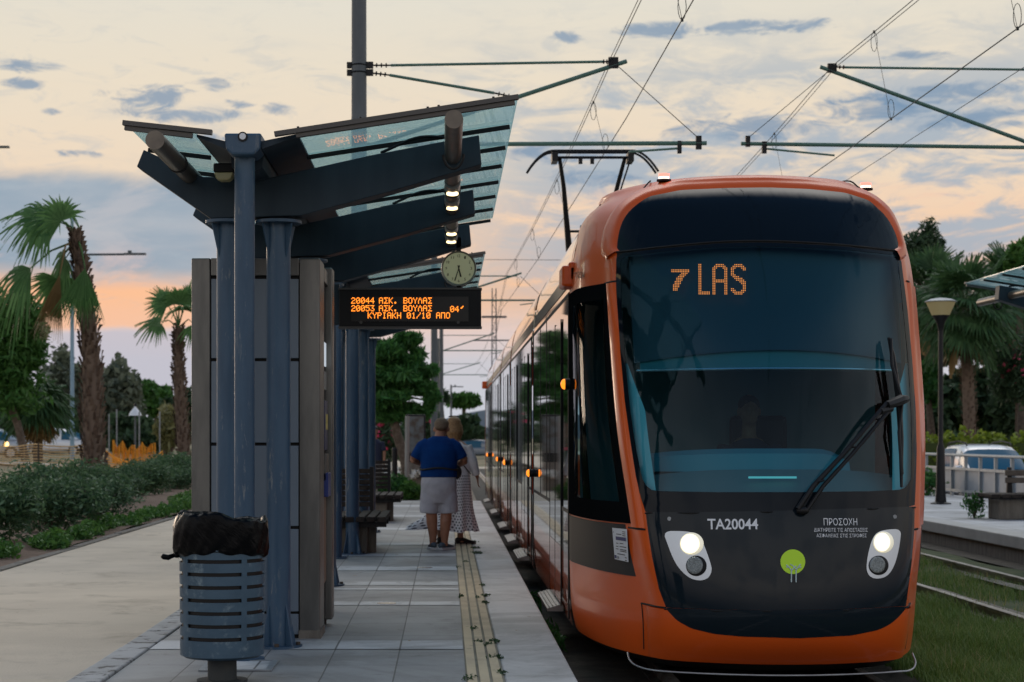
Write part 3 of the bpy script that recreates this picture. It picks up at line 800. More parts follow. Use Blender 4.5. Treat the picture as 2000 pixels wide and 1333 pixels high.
# raised orange frame beside the windscreen and over it (one strip each)
def strip(b, zs_, u0, u1, s_, off):
    vs = []; cols_ = list(range(u0, u1+1)); nc_ = len(cols_)
    for z in zs_:
        pl = planc(float(z)); n_ = np.gradient(pl, axis=0); nv = np.stack([n_[:, 1], -n_[:, 0]], 1); nv /= np.linalg.norm(nv, axis=1)[:, None]+1e-9
        for u in cols_:
            k = min(1, min(u-u0, u1-u)/2.0); o = off*k
            vs.append((CX+s_*(pl[u][0]+nv[u, 0]*o), pl[u][1]+nv[u, 1]*o, z))
    b.add(vs, [(i*nc_+k, i*nc_+k+1, (i+1)*nc_+k+1, (i+1)*nc_+k)[::(1 if s_ > 0 else -1)] for i in range(len(zs_)-1) for k in range(nc_-1)])
for s_ in (-1, 1):
    b = MB(); strip(b, np.linspace(.81, 2.59, 40), 20, 28 if s_ < 0 else 38, s_, .02); b.build('side_pillar', ORANGE, tram, smooth='all')
b = MB(); inn = []; out = []
for z in np.linspace(2.62, 3.06, 12):
    pl = planc(float(z)); inn.append((-pl[20][0], z)); out.append((-pl[31][0]*.998, z+.02*(z-2.62)))
top_i = [px2(*p) for p in dens(smooth_poly([(1225,420),(1265,385),(1330,373),(1420,369),(1500,368),(1580,371),(1650,378),(1700,395),(1733,428)], 2, False), 8)]
hd = by_angle(upper, (0, 2.9), 240)
arch = [p for p in hd if p[1] > 2.62 and (abs(p[0]) > .9 or p[1] > 2.97)]
arch.sort(key=lambda p: math.atan2(p[0], p[1]-2.6))
inn = [(p[0]*1.001, p[1]) for p in arch]; out = []
for i, p in enumerate(inn):
    q0 = inn[max(i-1, 0)]; q1 = inn[min(i+1, len(inn)-1)]; tx, tz = q1[0]-q0[0], q1[1]-q0[1]; L = math.hypot(tx, tz) or 1
    nx, nz = -tz/L, tx/L; k = .105
    out.append((p[0]+nx*k, min(p[1]+nz*k*.95, 3.44)))
vs = []; n = len(inn); RR = 8
for r in range(RR+1):
    t = r/RR; o = .024*min(1, min(t, 1-t)*5)
    for p, q in zip(inn, out): vs.append(sP(p[0]+(q[0]-p[0])*t, p[1]+(q[1]-p[1])*t, o+.001))
b.add(vs, [(r*n+k, r*n+k+1, (r+1)*n+k+1, (r+1)*n+k) for r in range(RR) for k in range(n-1)])
b.build('roof_frame', ORANGE, tram, smooth='all')
# bumper
b = MB()
vs = []; zz_ = np.linspace(-.105, .26, 14); cols_ = [(-1, u) for u in range(30, 0, -1)]+[(1, u) for u in range(31)]
for z in zz_:
    pl = planc(float(z)); n_ = np.gradient(pl, axis=0); nv = np.stack([n_[:, 1], -n_[:, 0]], 1); nv /= np.linalg.norm(nv, axis=1)[:, None]+1e-9
    for s_, u in cols_:
        o = .018*min(1, (30-u)/2); vs.append((CX+s_*(pl[u][0]+nv[u, 0]*o), pl[u][1]+nv[u, 1]*o, z))
nc_ = len(cols_); fs = []
for i in range(13):
    for k in range(nc_-1):
        q = [i*nc_+k, i*nc_+k+1, (i+1)*nc_+k+1, (i+1)*nc_+k]; c_ = [sum(vs[j][m]/4 for j in q) for m in (0, 2)]
        if not inside((c_[0]-CX, c_[1]), inset(lower, .03)): fs.append(tuple(q))
b.add(vs, fs)
b.build('bumper', ORANGE, tram, smooth='all')

# cab side windows and the grey panel below them
for s_ in (-1, 1):
    b = MB(); strip(b, np.linspace(.90, 2.56, 30), 30 if s_ < 0 else 39, 56, s_, .010); b.build('cab_side_window', CABG, tram, smooth='all')
    b = MB()
    for (z0, z1, u0, u1) in ((.83, .98, 31, 57), (2.48, 2.60, 31, 57)): strip(b, np.linspace(z0, z1, 4), 28 if s_ < 0 else 38, u1, s_, .014)
    strip(b, np.linspace(.9, 2.56, 20), 46, 57, s_, .014); strip(b, np.linspace(.9, 2.56, 20), 41, 44, s_, .015)
    if s_ < 0: strip(b, np.linspace(.9, 2.56, 20), 28, 32, s_, .013)
    b.build_each('window_frame', MATTEB, tram, smooth='all')
    b = MB(); strip(b, np.linspace(.455, .82, 10), 31 if s_ < 0 else 39, 57, s_, .012); b.build('grey_side_panel', GREYLAC, tram, smooth='all')

# interior seen through the glass
b = MB(); b.box(CX-1.22, CX+1.22, 14.55, 14.62, .3, 3.2); b.box(CX-.95, CX+.95, 12.9, 14.55, .50, .55); b.build('cab_bulkhead', LINER, tram)
b = MB(); vs = []; N_ = 24
for i in range(N_+1):
    d = -1.0+2.0*i/N_; y = sY(d*.93, 1.0)
    vs += [(CX+d*.93, y+.06, .98), (CX+d*.93, y+.20, 1.12-.04*abs(d)**3), (CX+d*.93, y+.34, 1.22-.06*abs(d)**3), (CX+d*.93, y+.36, .5)]
b.add(vs, [(i*4+k, (i+1)*4+k, (i+1)*4+k+1, i*4+k+1) for i in range(N_) for k in range(3)])
b.build('dashboard', mat('teal_grey_dash', (.13, .19, .20, 1), .6), tram, smooth=True)
b = MB(); vs = []
for i in range(N_+1):
    d = -.98+1.55*i/N_; y = sY(d*.93, 1.1); k_ = 1-max(0, (d-.32)/.25)**2*.45
    vs += [(CX+d*.93, y+.36, 1.20), (CX+d*.93, y+.40, 1.20+.13*k_-.04*abs(d)**3), (CX+d*.93, y+.50, 1.20+.165*k_-.05*abs(d)**3), (CX+d*.93, y+.62, 1.1)]
b.add(vs, [(i*4+k, (i+1)*4+k, (i+1)*4+k+1, i*4+k+1) for i in range(N_) for k in range(3)])
b.build('dash_hood', mat('teal_dash_hood', (.08, .27, .33, 1), .6), tram, smooth=True)
b = MB(); vs = []
for i in range(N_+1):
    d = -.93+1.86*i/N_; y = sY(d, 1.9)+.10
    vs += [(CX+d, y, 1.93), (CX+d, y+.015, 1.96), (CX+d, y+.03, 2.075-.065*(d/.9)**2)]
b.add(vs, [(i*3+k, (i+1)*3+k, (i+1)*3+k+1, i*3+k+1) for i in range(N_) for k in range(2)])
bl = b.build('roller_blind', mat('teal_roller_blind', (.06, .24, .29, 1), .7, trans=.3), tram, smooth=True)
MB().tube([(CX+d, sY(d, 1.9)+.095, 1.925) for d in np.linspace(-.95, .93, 20)], .011, 8).build('blind_rail', CHROME, bl, smooth=True)
b = MB(); vs = []
for i in range(N_+1):
    d = -.97+1.94*i/N_; y = sY(d, 2.05)+.05
    vs += [(CX+d, y, 2.055-.065*(d/.9)**2), (CX+d, y+.22, 2.45), (CX+d, y+.36, 2.85)]
b.add(vs, [(i*3+k, (i+1)*3+k, (i+1)*3+k+1, i*3+k+1) for i in range(N_) for k in range(2)])
b.build('display_housing', mat('dark_navy_housing', (.022, .048, .064, 1), .5), tram, smooth=True)
d0, z0 = px2(1468, 934); d1, z1 = px2(1563, 934)
MB().box(CX+d0, CX+d1, sY(d0, z0)+.10, sY(d0, z0)+.13, z0-.006, z0+.008).build('dash_light_strip', emis('teal_light_strip', (.2, .75, .8, 1), .55), tram)
b = MB(); d, z = px2(1292, 960)
b.ball((CX-.82, sY(-.82, .98)+.12, 1.0), .09, .06, .05); b.build('dash_bump', BLACK, tram, smooth=True)
WINGLOW = mat('pale_teal_window_glow', (.25, .58, .63, 1), .5)  # strips added here; their teal stands in for daylight through the side windows
for s_ in (-1, 1):
    b = MB(); vs = []; zz_ = np.linspace(.97, 1.98, 24)
    for z in zz_:
        pl = planc(float(z)); wd = (2.6 if s_ < 0 else 4.2)*min(1, .25+2.2*(1.98-z))
        for u in np.linspace(19.6-wd, 19.6, 4): vs.append((CX+s_*np.interp(u, range(61), pl[:, 0]), np.interp(u, range(61), pl[:, 1])+.05, z))
    b.add(vs, [(i*4+k, i*4+k+1, (i+1)*4+k+1, (i+1)*4+k) for i in range(23) for k in range(3)]); b.build('window_glow_strip', WINGLOW, tram, smooth='all')
# driver seat
b = MB(); b.box(CX-.05, CX+.45, 13.75, 14.25, .75, .87); b.box(CX-.03, CX+.43, 14.2, 14.32, .87, 1.62); b.build('driver_seat', BLACK, tram, bevel=.04)

# destination display dots behind the glass
def bitmap(rows, x0, y0, pitch, b, size, off=-.03):
    for j, row in enumerate(rows):
        for i, ch in enumerate(row):
            if ch in '.0 ': continue
            d, z = px2(x0+i*pitch, y0+j*pitch); c = sP(d, z, off); t_ = size/2
            b.add([(c.x-t_, c.y, c.z-t_), (c.x+t_, c.y, c.z-t_), (c.x+t_, c.y, c.z+t_), (c.x-t_, c.y, c.z+t_)], [(0, 1, 2, 3)])
Lr = ['##.....']*16+['#######']*2
Ar = ['..#####..', '.#######.', '###...###']+['##.....##']*6+['#########']*2+['##.....##']*7
Sr = ['..#####..', '.#######.', '###...###', '##.....##', '##.......', '##.......', '###......', '.####....', '..#####..', '...#####.', '.....####', '......###', '.......##', '.......##', '##.....##', '###...###', '.#######.', '..#####..']
Sv = ['###########', '###########', '......####.', '.....####..', '....####...', '...####....', '...####....', '..####.....', '..####.....', '.####......', '.####......', '.###.......', '.###.......']
b = MB()
bitmap(Lr, 1363, 513, 3.4, b, .0070); bitmap(Ar, 1391, 513, 3.4, b, .0070); bitmap(Sr, 1428, 513, 3.4, b, .0070); bitmap(Sv, 1309, 524, 3.3, b, .0070)
b.build('destination_display', LEDT, tram)

# lettering and emblem on the front panel
def letter(txt, px0, px1, pyt, pyb, m_, bold=False, name='lettering', slope=0):
    a0 = px2(px0, pyb); a1 = px2(px1, pyb+slope); a2 = px2(px0, pyt)
    vs, fs = fit_text(txt, 1, 1, bold); b = MB()
    b.add([sP(a0[0]+(a1[0]-a0[0])*x, a0[1]+(a2[1]-a0[1])*y+(a1[1]-a0[1])*x, .010) for x, y in vs], fs); return b.build(name, m_, tram)
letter('TA20044', 1383, 1481, 1014, 1035, WHITEP, True)
letter('ΠΡΟΣΟΧΗ', 1608, 1673, 1013, 1027, WHITEP)
letter('ΔΙΑΤΗΡΕΙΤΕ ΤΙΣ ΑΠΟΣΤΑΣΕΙΣ', 1589, 1693, 1032, 1039.5, WHITEP)
letter('ΑΣΦΑΛΕΙΑΣ ΣΤΙΣ ΣΤΡΟΦΕΣ', 1594, 1691, 1043, 1050.5, WHITEP)
def draped(name, pts, m_, off=.010, parent=tram): return star(MB(), pts, off, 4, False).build(name, m_, parent, smooth='all')
def pxcirc(cx_, cy_, rx, ry, n=28): return [px2(cx_+rx*math.cos(2*math.pi*k/n), cy_+ry*math.sin(2*math.pi*k/n)) for k in range(n)]
em = draped('emblem', pxcirc(1548, 1098, 24, 24, 40), LIME)
b = MB()
for pl_ in ([(1545,1138),(1545,1115),(1541,1109),(1535,1104)], [(1554,1138),(1554,1115),(1558,1108),(1563,1103)], [(1545,1116),(1550,1110),(1554,1106)], [(1541,1108),(1535,1109)], [(1554,1113),(1548,1106),(1543,1103)], [(1558,1109),(1564,1109)]):
    b.tube([sP(*px2(*p), .013) for p in pl_], .0042, 5)
b.build('emblem_stem', mat('pale_print', (.5, .62, .62, 1), .4), em)
# small bolts
b = MB()
for p in ((1308,1014), (1746,1010), (1332,1206), (1746,1202)): b.disc(sP(*px2(*p), .007), (0, -1, .05), .014, .006, 14)
b.build_each('panel_bolt', GALV, tram)
# headlights
SILV = mat('silver_lamp_bezel', (.5, .55, .6, 1), .3, metal=.55)
for poly, hi, lo in (([(1296,1038),(1335,1038),(1355,1041),(1370,1052),(1380,1075),(1390,1105),(1391,1116),(1386,1128),(1375,1134),(1360,1134),(1345,1128),(1328,1112),(1316,1092),(1306,1066)], (1349,1063,20,20), (1359,1105,17,18)),
                     ([(1758,1034),(1730,1035),(1712,1040),(1702,1052),(1694,1080),(1690,1108),(1693,1122),(1702,1130),(1716,1131),(1731,1126),(1743,1110),(1751,1085),(1756,1058)], (1720,1060,17,19), (1712,1104,16,17))):
    h = draped('headlight', [px2(*p) for p in dens(smooth_poly(poly, 2), 4)], SILV, .010)
    b = MB(); star(b, pxcirc(hi[0]-1, hi[1], hi[2]-8, hi[3]-7), .020, 4, True); b.build('main_beam', HEADL, h, smooth='all')
    b = MB(); star(b, pxcirc(hi[0], hi[1], hi[2]-2, hi[3]-1), .0165, 4, True); b.build('glowing_lens', mat('glowing_lens', (.8, .75, .6, 1), .2, emit=(1, .86, .58, 1), es=1.5, var=(.5, .5, .42, 1), vs=70), h, smooth='all')
    b = MB(); star(b, pxcirc(hi[0]+3, hi[1], hi[2]+3, hi[3]+2), .013, 3, True); b.build('lamp_rim', mat('pale_reflector', (.75, .75, .68, 1), .2, emit=(1, .92, .66, 1), es=.45), h, smooth='all')
    b = MB(); star(b, pxcirc(lo[0]+2, lo[1]+1, lo[2]+3, lo[3]+2), .013, 3, True); b.build('lamp_rim', GASKET, h, smooth='all')
    b = MB(); star(b, pxcirc(lo[0]-1, lo[1], lo[2]-1, lo[3]-1), .016, 4, True); b.build('fog_lamp', mat('ribbed_lens', (.30, .33, .32, 1), .25, var=(.16, .18, .18, 1), vs=90, bump=.5, bs=120), h, smooth='all')
# wiper
def W(px, py, off): return sP(*px2(px, py), off)
wp = MB()
wp.tube([W(1572,1000,.05), W(1600,955,.07), W(1650,895,.09), W(1700,830,.10), W(1738,786,.09)], .015, 8)
wp.tube([W(1555,998,.05), W(1582,955,.07), W(1632,897,.09), W(1680,835,.11), W(1712,796,.10)], [.021,.019,.017,.016,.016], 8)
wp.ball(W(1565,1000,.04), .045, .03, .03)
for p, q in (((1644,880),(1662,881)), ((1600,945),(1588,948)), ((1688,822),(1700,828))): wp.tube([W(*p, .09), W(*q, .09)], .008, 6)
wa = wp.build('wiper', BLACK, tram, smooth=True)
b = MB(); b.tube([W(1712,800,.10), W(1738,790,.10), W(1752,786,.08)], [.03, .04, .028], 8); b.tube([W(1722,806,.09), W(1700,812,.10)], .024, 8); b.build('wiper_joint', BLACK, wa, smooth=True)
b = MB()
b.tube([W(1725,664,.05), W(1732,700,.055), W(1742,780,.06), W(1748,860,.055), W(1752,954,.04)], [.010,.019,.023,.019,.010], 6)
b.tube([W(1725,668,.07), W(1726,720,.075), W(1740,780,.09)], .012, 6); b.tube([W(1744,790,.085), W(1740,850,.075), W(1750,930,.055)], .012, 6)
b.build('wiper_blade', BLACK, wa, smooth=True)
# roof marker lamps, antenna, hatch lines
for px_ in (1268, 1663):
    d, z = px2(px_, 356); p = sP(d, 3.375); p.z += .012; p.y += .02
    b = MB(); b.disc(p, (0, 0, 1), .055, .014, 20); h = b.build('marker_lamp', GASKET, tram)
    b = MB(); b.disc(p+Vector((0, 0, .014)), (0, 0, 1), .040, .02, 20); b.build('lit_lens', PINKW, h)
    b = MB(); b.disc(p+Vector((0, 0, .034)), (0, 0, 1), .042, .022, 20, None); b.build('lamp_cap', REDL, h)
p = P(1534, 345, 14.0); MB().prism([(p.x-.025, 13.9, 3.41), (p.x+.025, 13.9, 3.41), (p.x+.022, 13.92, 3.49), (p.x-.022, 13.92, 3.49)], (0, .11, .0)).build('roof_antenna', BLACK, tram)
b = MB(); p = P(1323, 345, 14.2); b.ball((p.x, 14.1, 3.42), .05, .05, .035); b.build('roof_dome', BLACK, tram, smooth=True)
b = MB(); b.box(CX-.12, CX+.46, 14.0, 14.06, 3.425, 3.436); b.build('roof_stripe', mat('yellow_roof_line', (.5, .33, .03, 1), .5), tram)

# cab roof fairing box, side number, notice sheet, amber side repeaters
b = MB(); b.box(CX-HW-.02, CX-HW+.10, 14.15, 14.65, 2.70, 2.86); b.box(CX-HW-.075, CX-HW+.10, 14.15, 14.5, 2.66, 2.83); b.build('camera_housing', ORANGE, tram, bevel=.02)
def side_pt(y, z, off): return (CX-HW-off, y, z)
# notice sheet lies on the curved grey panel
def sheetpt(px, py, off): return sP(*px2(px, py), off)
b = MB(); A_, B_, C_, D_ = (1200,1031), (1229,1034), (1232,1098), (1205,1092); vs = []
for j in range(7):
    for i in range(5):
        u, v = i/4, j/6
        x = (A_[0]*(1-u)+B_[0]*u)*(1-v)+(D_[0]*(1-u)+C_[0]*u)*v; y = (A_[1]*(1-u)+B_[1]*u)*(1-v)+(D_[1]*(1-u)+C_[1]*u)*v
        vs.append(sheetpt(x, y, .018))
b.add(vs, [(j*5+i, j*5+i+1, (j+1)*5+i+1, (j+1)*5+i) for j in range(6) for i in range(4)])
ns = b.build('notice_sheet', mat('white_paper', (.62, .66, .70, 1), .5), tram)
def npx(u, v):
    return ((A_[0]*(1-u)+B_[0]*u)*(1-v)+(D_[0]*(1-u)+C_[0]*u)*v, (A_[1]*(1-u)+B_[1]*u)*(1-v)+(D_[1]*(1-u)+C_[1]*u)*v)
b = MB(); b2 = MB()
def nq(bb, u0, u1, v0, v1): bb.add([sheetpt(*npx(u, v), .022) for u, v in ((u0, v0), (u1, v0), (u1, v1), (u0, v1))], [(0, 1, 2, 3)])
nq(b2, .22, .92, .26, .37); nq(b2, .05, .18, .86, .96)
for (u0, u1, v) in ((.28, .62, .17), (.7, .9, .08), (.7, .9, .14), (.7, .9, .20), (.06, .12, .12), (.22, .38, .46), (.48, .72, .45), (.2, .36, .56), (.46, .92, .55), (.18, .36, .64), (.46, .92, .64), (.46, .92, .69), (.26, .8, .79), (.24, .36, .89), (.24, .34, .93), (.78, .92, .87), (.78, .92, .95)): nq(b, u0, u1, v, v+.022)
b.build('printed_line', BLACK, ns); b2.build('printed_block', mat('navy_print', (.03, .04, .14, 1), .5), ns)
letter('TA20044', 1124, 1144, 533, 546, BLACK, name='side_number')

# ------------------------------------------------------------------ tram body: five modules
PROF = [(1.29, -.11), (1.31, .02), (1.325, .28), (1.325, .47), (1.325, .83), (1.325, 2.62), (1.31, 2.70), (1.30, 2.83), (1.275, 2.98), (1.24, 3.11), (1.155, 3.26), (1.055, 3.36), (.91, 3.425), (.5, 3.45), (0, 3.455)]
def hull(b, i0, i1, y0, y1, off=0, sides=(-1, 1), ny=1):
    for s_ in sides:
        pts = PROF[i0:i1+1]; vs = []; n = len(pts)
        for j in range(ny+1):
            y = y0+(y1-y0)*j/ny
            vs += [(CX+s_*(d+off*(1 if z < 3 else .4)), y, z+(off if z > 3 else 0)) for d, z in pts]
        b.add(vs, [(j*n+k, j*n+k+1, (j+1)*n+k+1, (j+1)*n+k) for j in range(ny) for k in range(n-1)])
    return b
MODS = [(14.42, 20.3), (20.75, 27.4), (27.85, 32.6), (33.05, 38.6), (39.05, 45.2)]
DOORS = [(15.3, 16.9), (21.6, 23.2), (25.0, 26.6), (28.8, 30.4), (34.2, 35.8), (40.2, 41.8)]
ARTM = mat('bellows_rubber', (.012, .012, .012, 1), .7)
for k, (y0, y1) in enumerate(MODS):
    hull(MB(), 0, 3, y0, y1).build_each('side_skirt', ORANGES, tram, smooth='all')
    hull(MB(), 3, 4, y0, y1).build_each('waist_reflection_band', LIGHTGREY, tram)  # bright path mirrored in the tram side, put in as pale colour
    hull(MB(), 4, 5, y0, y1).build_each('window_band', SIDEGLS, tram)
    hull(MB(), 5, 7, y0, y1).build_each('cantrail', ORANGES, tram, smooth='all')
    hull(MB(), 7, 14, y0, y1).build('roof_cover', ROOFLAC, tram, smooth='all')
    b = MB()
    y = y0+.9
    while y < y1-.4:
        if not any(a_-.1 < y < c_+.1 for a_, c_ in DOORS):
            for s_ in (-1,): b.box(CX+s_*1.324-.004, CX+s_*1.324+.004, y-.018, y+.018, .84, 2.6)
        y += 1.15
    for s_ in (-1,):
        b.box(CX+s_*1.324-.005, CX+s_*1.324+.005, y0, y1, .815, .845); b.box(CX+s_*1.321-.006, CX+s_*1.321+.006, y0, y1, 2.60, 2.635)
        b.box(CX+s_*1.324-.006, CX+s_*1.324+.006, y0, y0+.05, -.05, 2.62); b.box(CX+s_*1.324-.006, CX+s_*1.324+.006, y1-.05, y1, -.05, 2.62)
    b.build_each('window_mullion', GASKET, tram)
    # thin orange hoop over the roof at each module end
    hull(MB(), 7, 14, y0+.02, y0+.14, .006).build('roof_hoop', ORANGE, tram, smooth='all')
    if k < 4: hull(MB(), 0, 14, y1, MODS[k+1][0], -.06).build('bellows', ARTM, tram)
    hull(MB(), 6, 7, y0, y1, .005).build_each('drip_rail', BLACK, tram)
for (y0, y1) in DOORS:
    b = MB(); x = CX-HW-.006
    b.box(x-.004, x+.004, y0, (y0+y1)/2-.01, .50, 2.45); b.box(x-.004, x+.004, (y0+y1)/2+.01, y1, .50, 2.45)
    drs = b.build_each('door', SIDEGLS, tram); dr = drs[0]
    b = MB(); b.box(x-.005, x+.003, y0, (y0+y1)/2-.012, .0, .496); b.box(x-.005, x+.003, (y0+y1)/2+.012, y1, .0, .496); b.build_each('door_foot', ORANGES, dr)
    b = MB()
    for y in (y0-.03, (y0+y1)/2-.014, y1): b.box(x-.007, x+.004, y, y+.016, -.02, 2.47)
    b.build_each('door_seal', GASKET, dr)
    b = MB(); b.prism([(x-.12, y0+.02, -.075), (x-.12, y0+.02, -.05), (x-.02, y0+.02, -.02), (x+.02, y0+.02, -.02), (x+.02, y0+.02, -.075)], (0, y1-y0-.04, 0))
    for kk in range(3): b.bar((x-.10+.03*kk, y0+.04, -.038+.0085*kk), (x-.10+.03*kk, y1-.04, -.038+.0085*kk), .008, .008)
    b.build('door_step', STEPM, tram)
for (y, z) in ((14.1, 1.87), (20.2, 1.03), (28.6, 1.03), (32.7, 1.03), (40.5, 1.03)):
    b = MB(); b.disc((CX-HW-.004, y, z), (-1, 0, 0), .046, .05, 18); h = b.build('side_indicator', BLACK, tram)
    b = MB(); b.ball((CX-HW-.058, y, z), .03, .04, .042, 16, 10); b.build('amber_lens', AMBER, h, smooth=True)
p = P(1803, 754, 13.5); b = MB(); b.ball((CX+HW+.014, 13.75, 1.84), .04, .05, .05, 16, 10); b.build('side_indicator', AMBER, tram, smooth=True)
# rear cab: the same shell turned round
for src in [o for o in tram.children if o.name.split('.')[0] in ('cab_shell',)]:
    c = src.copy(); COL.objects.link(c); c.parent = tram; c.rotation_euler = (0, 0, math.pi)
    c.location = (0, (14.42+45.2-2*12.5), 0)
b = MB(); b.box(CX-HW-.09, CX-HW+.05, 44.8, 45.3, 2.68, 2.86); b.build('camera_housing', ORANGE, tram, bevel=.02)
# underframe and bogies
b = MB()
b.box(CX-1.2, CX+1.2, 13.6, 46, -.115, -.10)
for y in (15.5, 24, 30.2, 36, 43):
    b.box(CX-.95, CX+.95, y-.9, y+.9, -.30, -.11)
b.build('underframe', BLACK, tram)
for y in (15.0, 16.6, 23.4, 25, 29.6, 31.2, 35.4, 37, 42.4, 44):
    b = MB()
    for s_ in (-1, 1): b.disc((CX+s_*.72-.06, y, .04+GZ+.15+.09), (1, 0, 0), .27, .12, 24)
    b.build('wheel', RUST, tram)
# pantograph
pg = MB(); YP = 27.0
for dy, zz_ in ((-.16, 0), (.16, .02)):
    pts = []
    for x in np.linspace(-1.0, 1.0, 33):
        ax = abs(x); z = 5.80+zz_+(.02 if ax < .6 else .02-.32*((ax-.6)/.4)**2)
        pts.append((2.24+x, YP+dy, z))
    pg.tube(pts, .018, 8)
pg.tube([(2.24-.58, YP, 5.74), (2.24+.58, YP, 5.74)], .022, 8)
for s_ in (-1, 1): pg.box(2.24+s_*.58-.045, 2.24+s_*.58+.045, YP-.18, YP+.18, 5.66, 5.80)
for x in (-.18, .0): pg.box(2.24+x-.03, 2.24+x+.03, YP-.02, YP+.02, 5.64, 5.74)
ph = pg.build('pantograph', BLACK, tram, smooth=True)
b = MB()
K = Vector((2.22, YP+1.2, 4.45))
for s_ in (-1, 1):
    b.tube([(2.24+s_*.50, YP, 5.72), (2.24+s_*.42, YP+.3, 5.35), (2.24+s_*.36, YP+.7, 5.0), (2.24+s_*.27, YP+1.2, 4.42)], [.03, .036, .042, .055], 8)
b.tube([(2.24+.58, YP+.02, 5.68), (2.24+.36, YP+.9, 4.85)], .014, 6)
b.tube([(2.24-.30, YP+1.0, 4.72), (2.24+.30, YP+1.0, 4.72)], .022, 6); b.tube([(2.24-.32, YP+1.2, 4.42), (2.24+.32, YP+1.2, 4.42)], .05, 8)
b.build('upper_arm', BLACK, ph, smooth=True)
b = MB(); b.tube([(2.24, YP+1.2, 4.42), (2.24, YP-.6, 3.6)], [.06, .07], 8); b.tube([(2.24+.15, YP+1.1, 4.40), (2.24+.12, YP-.2, 3.58)], .02, 6); b.box(2.24-.5, 2.24+.5, YP-.9, YP-.3, 3.42, 3.6); b.build('lower_arm', BLACK, ph)
# roof equipment boxes further back
b = MB()
for (y0, y1) in ((22, 25), (34, 37)): b.box(CX-.75, CX+.75, y0, y1, 3.40, 3.52)
b.build('roof_equipment', ROOFLAC, tram, bevel=.03)
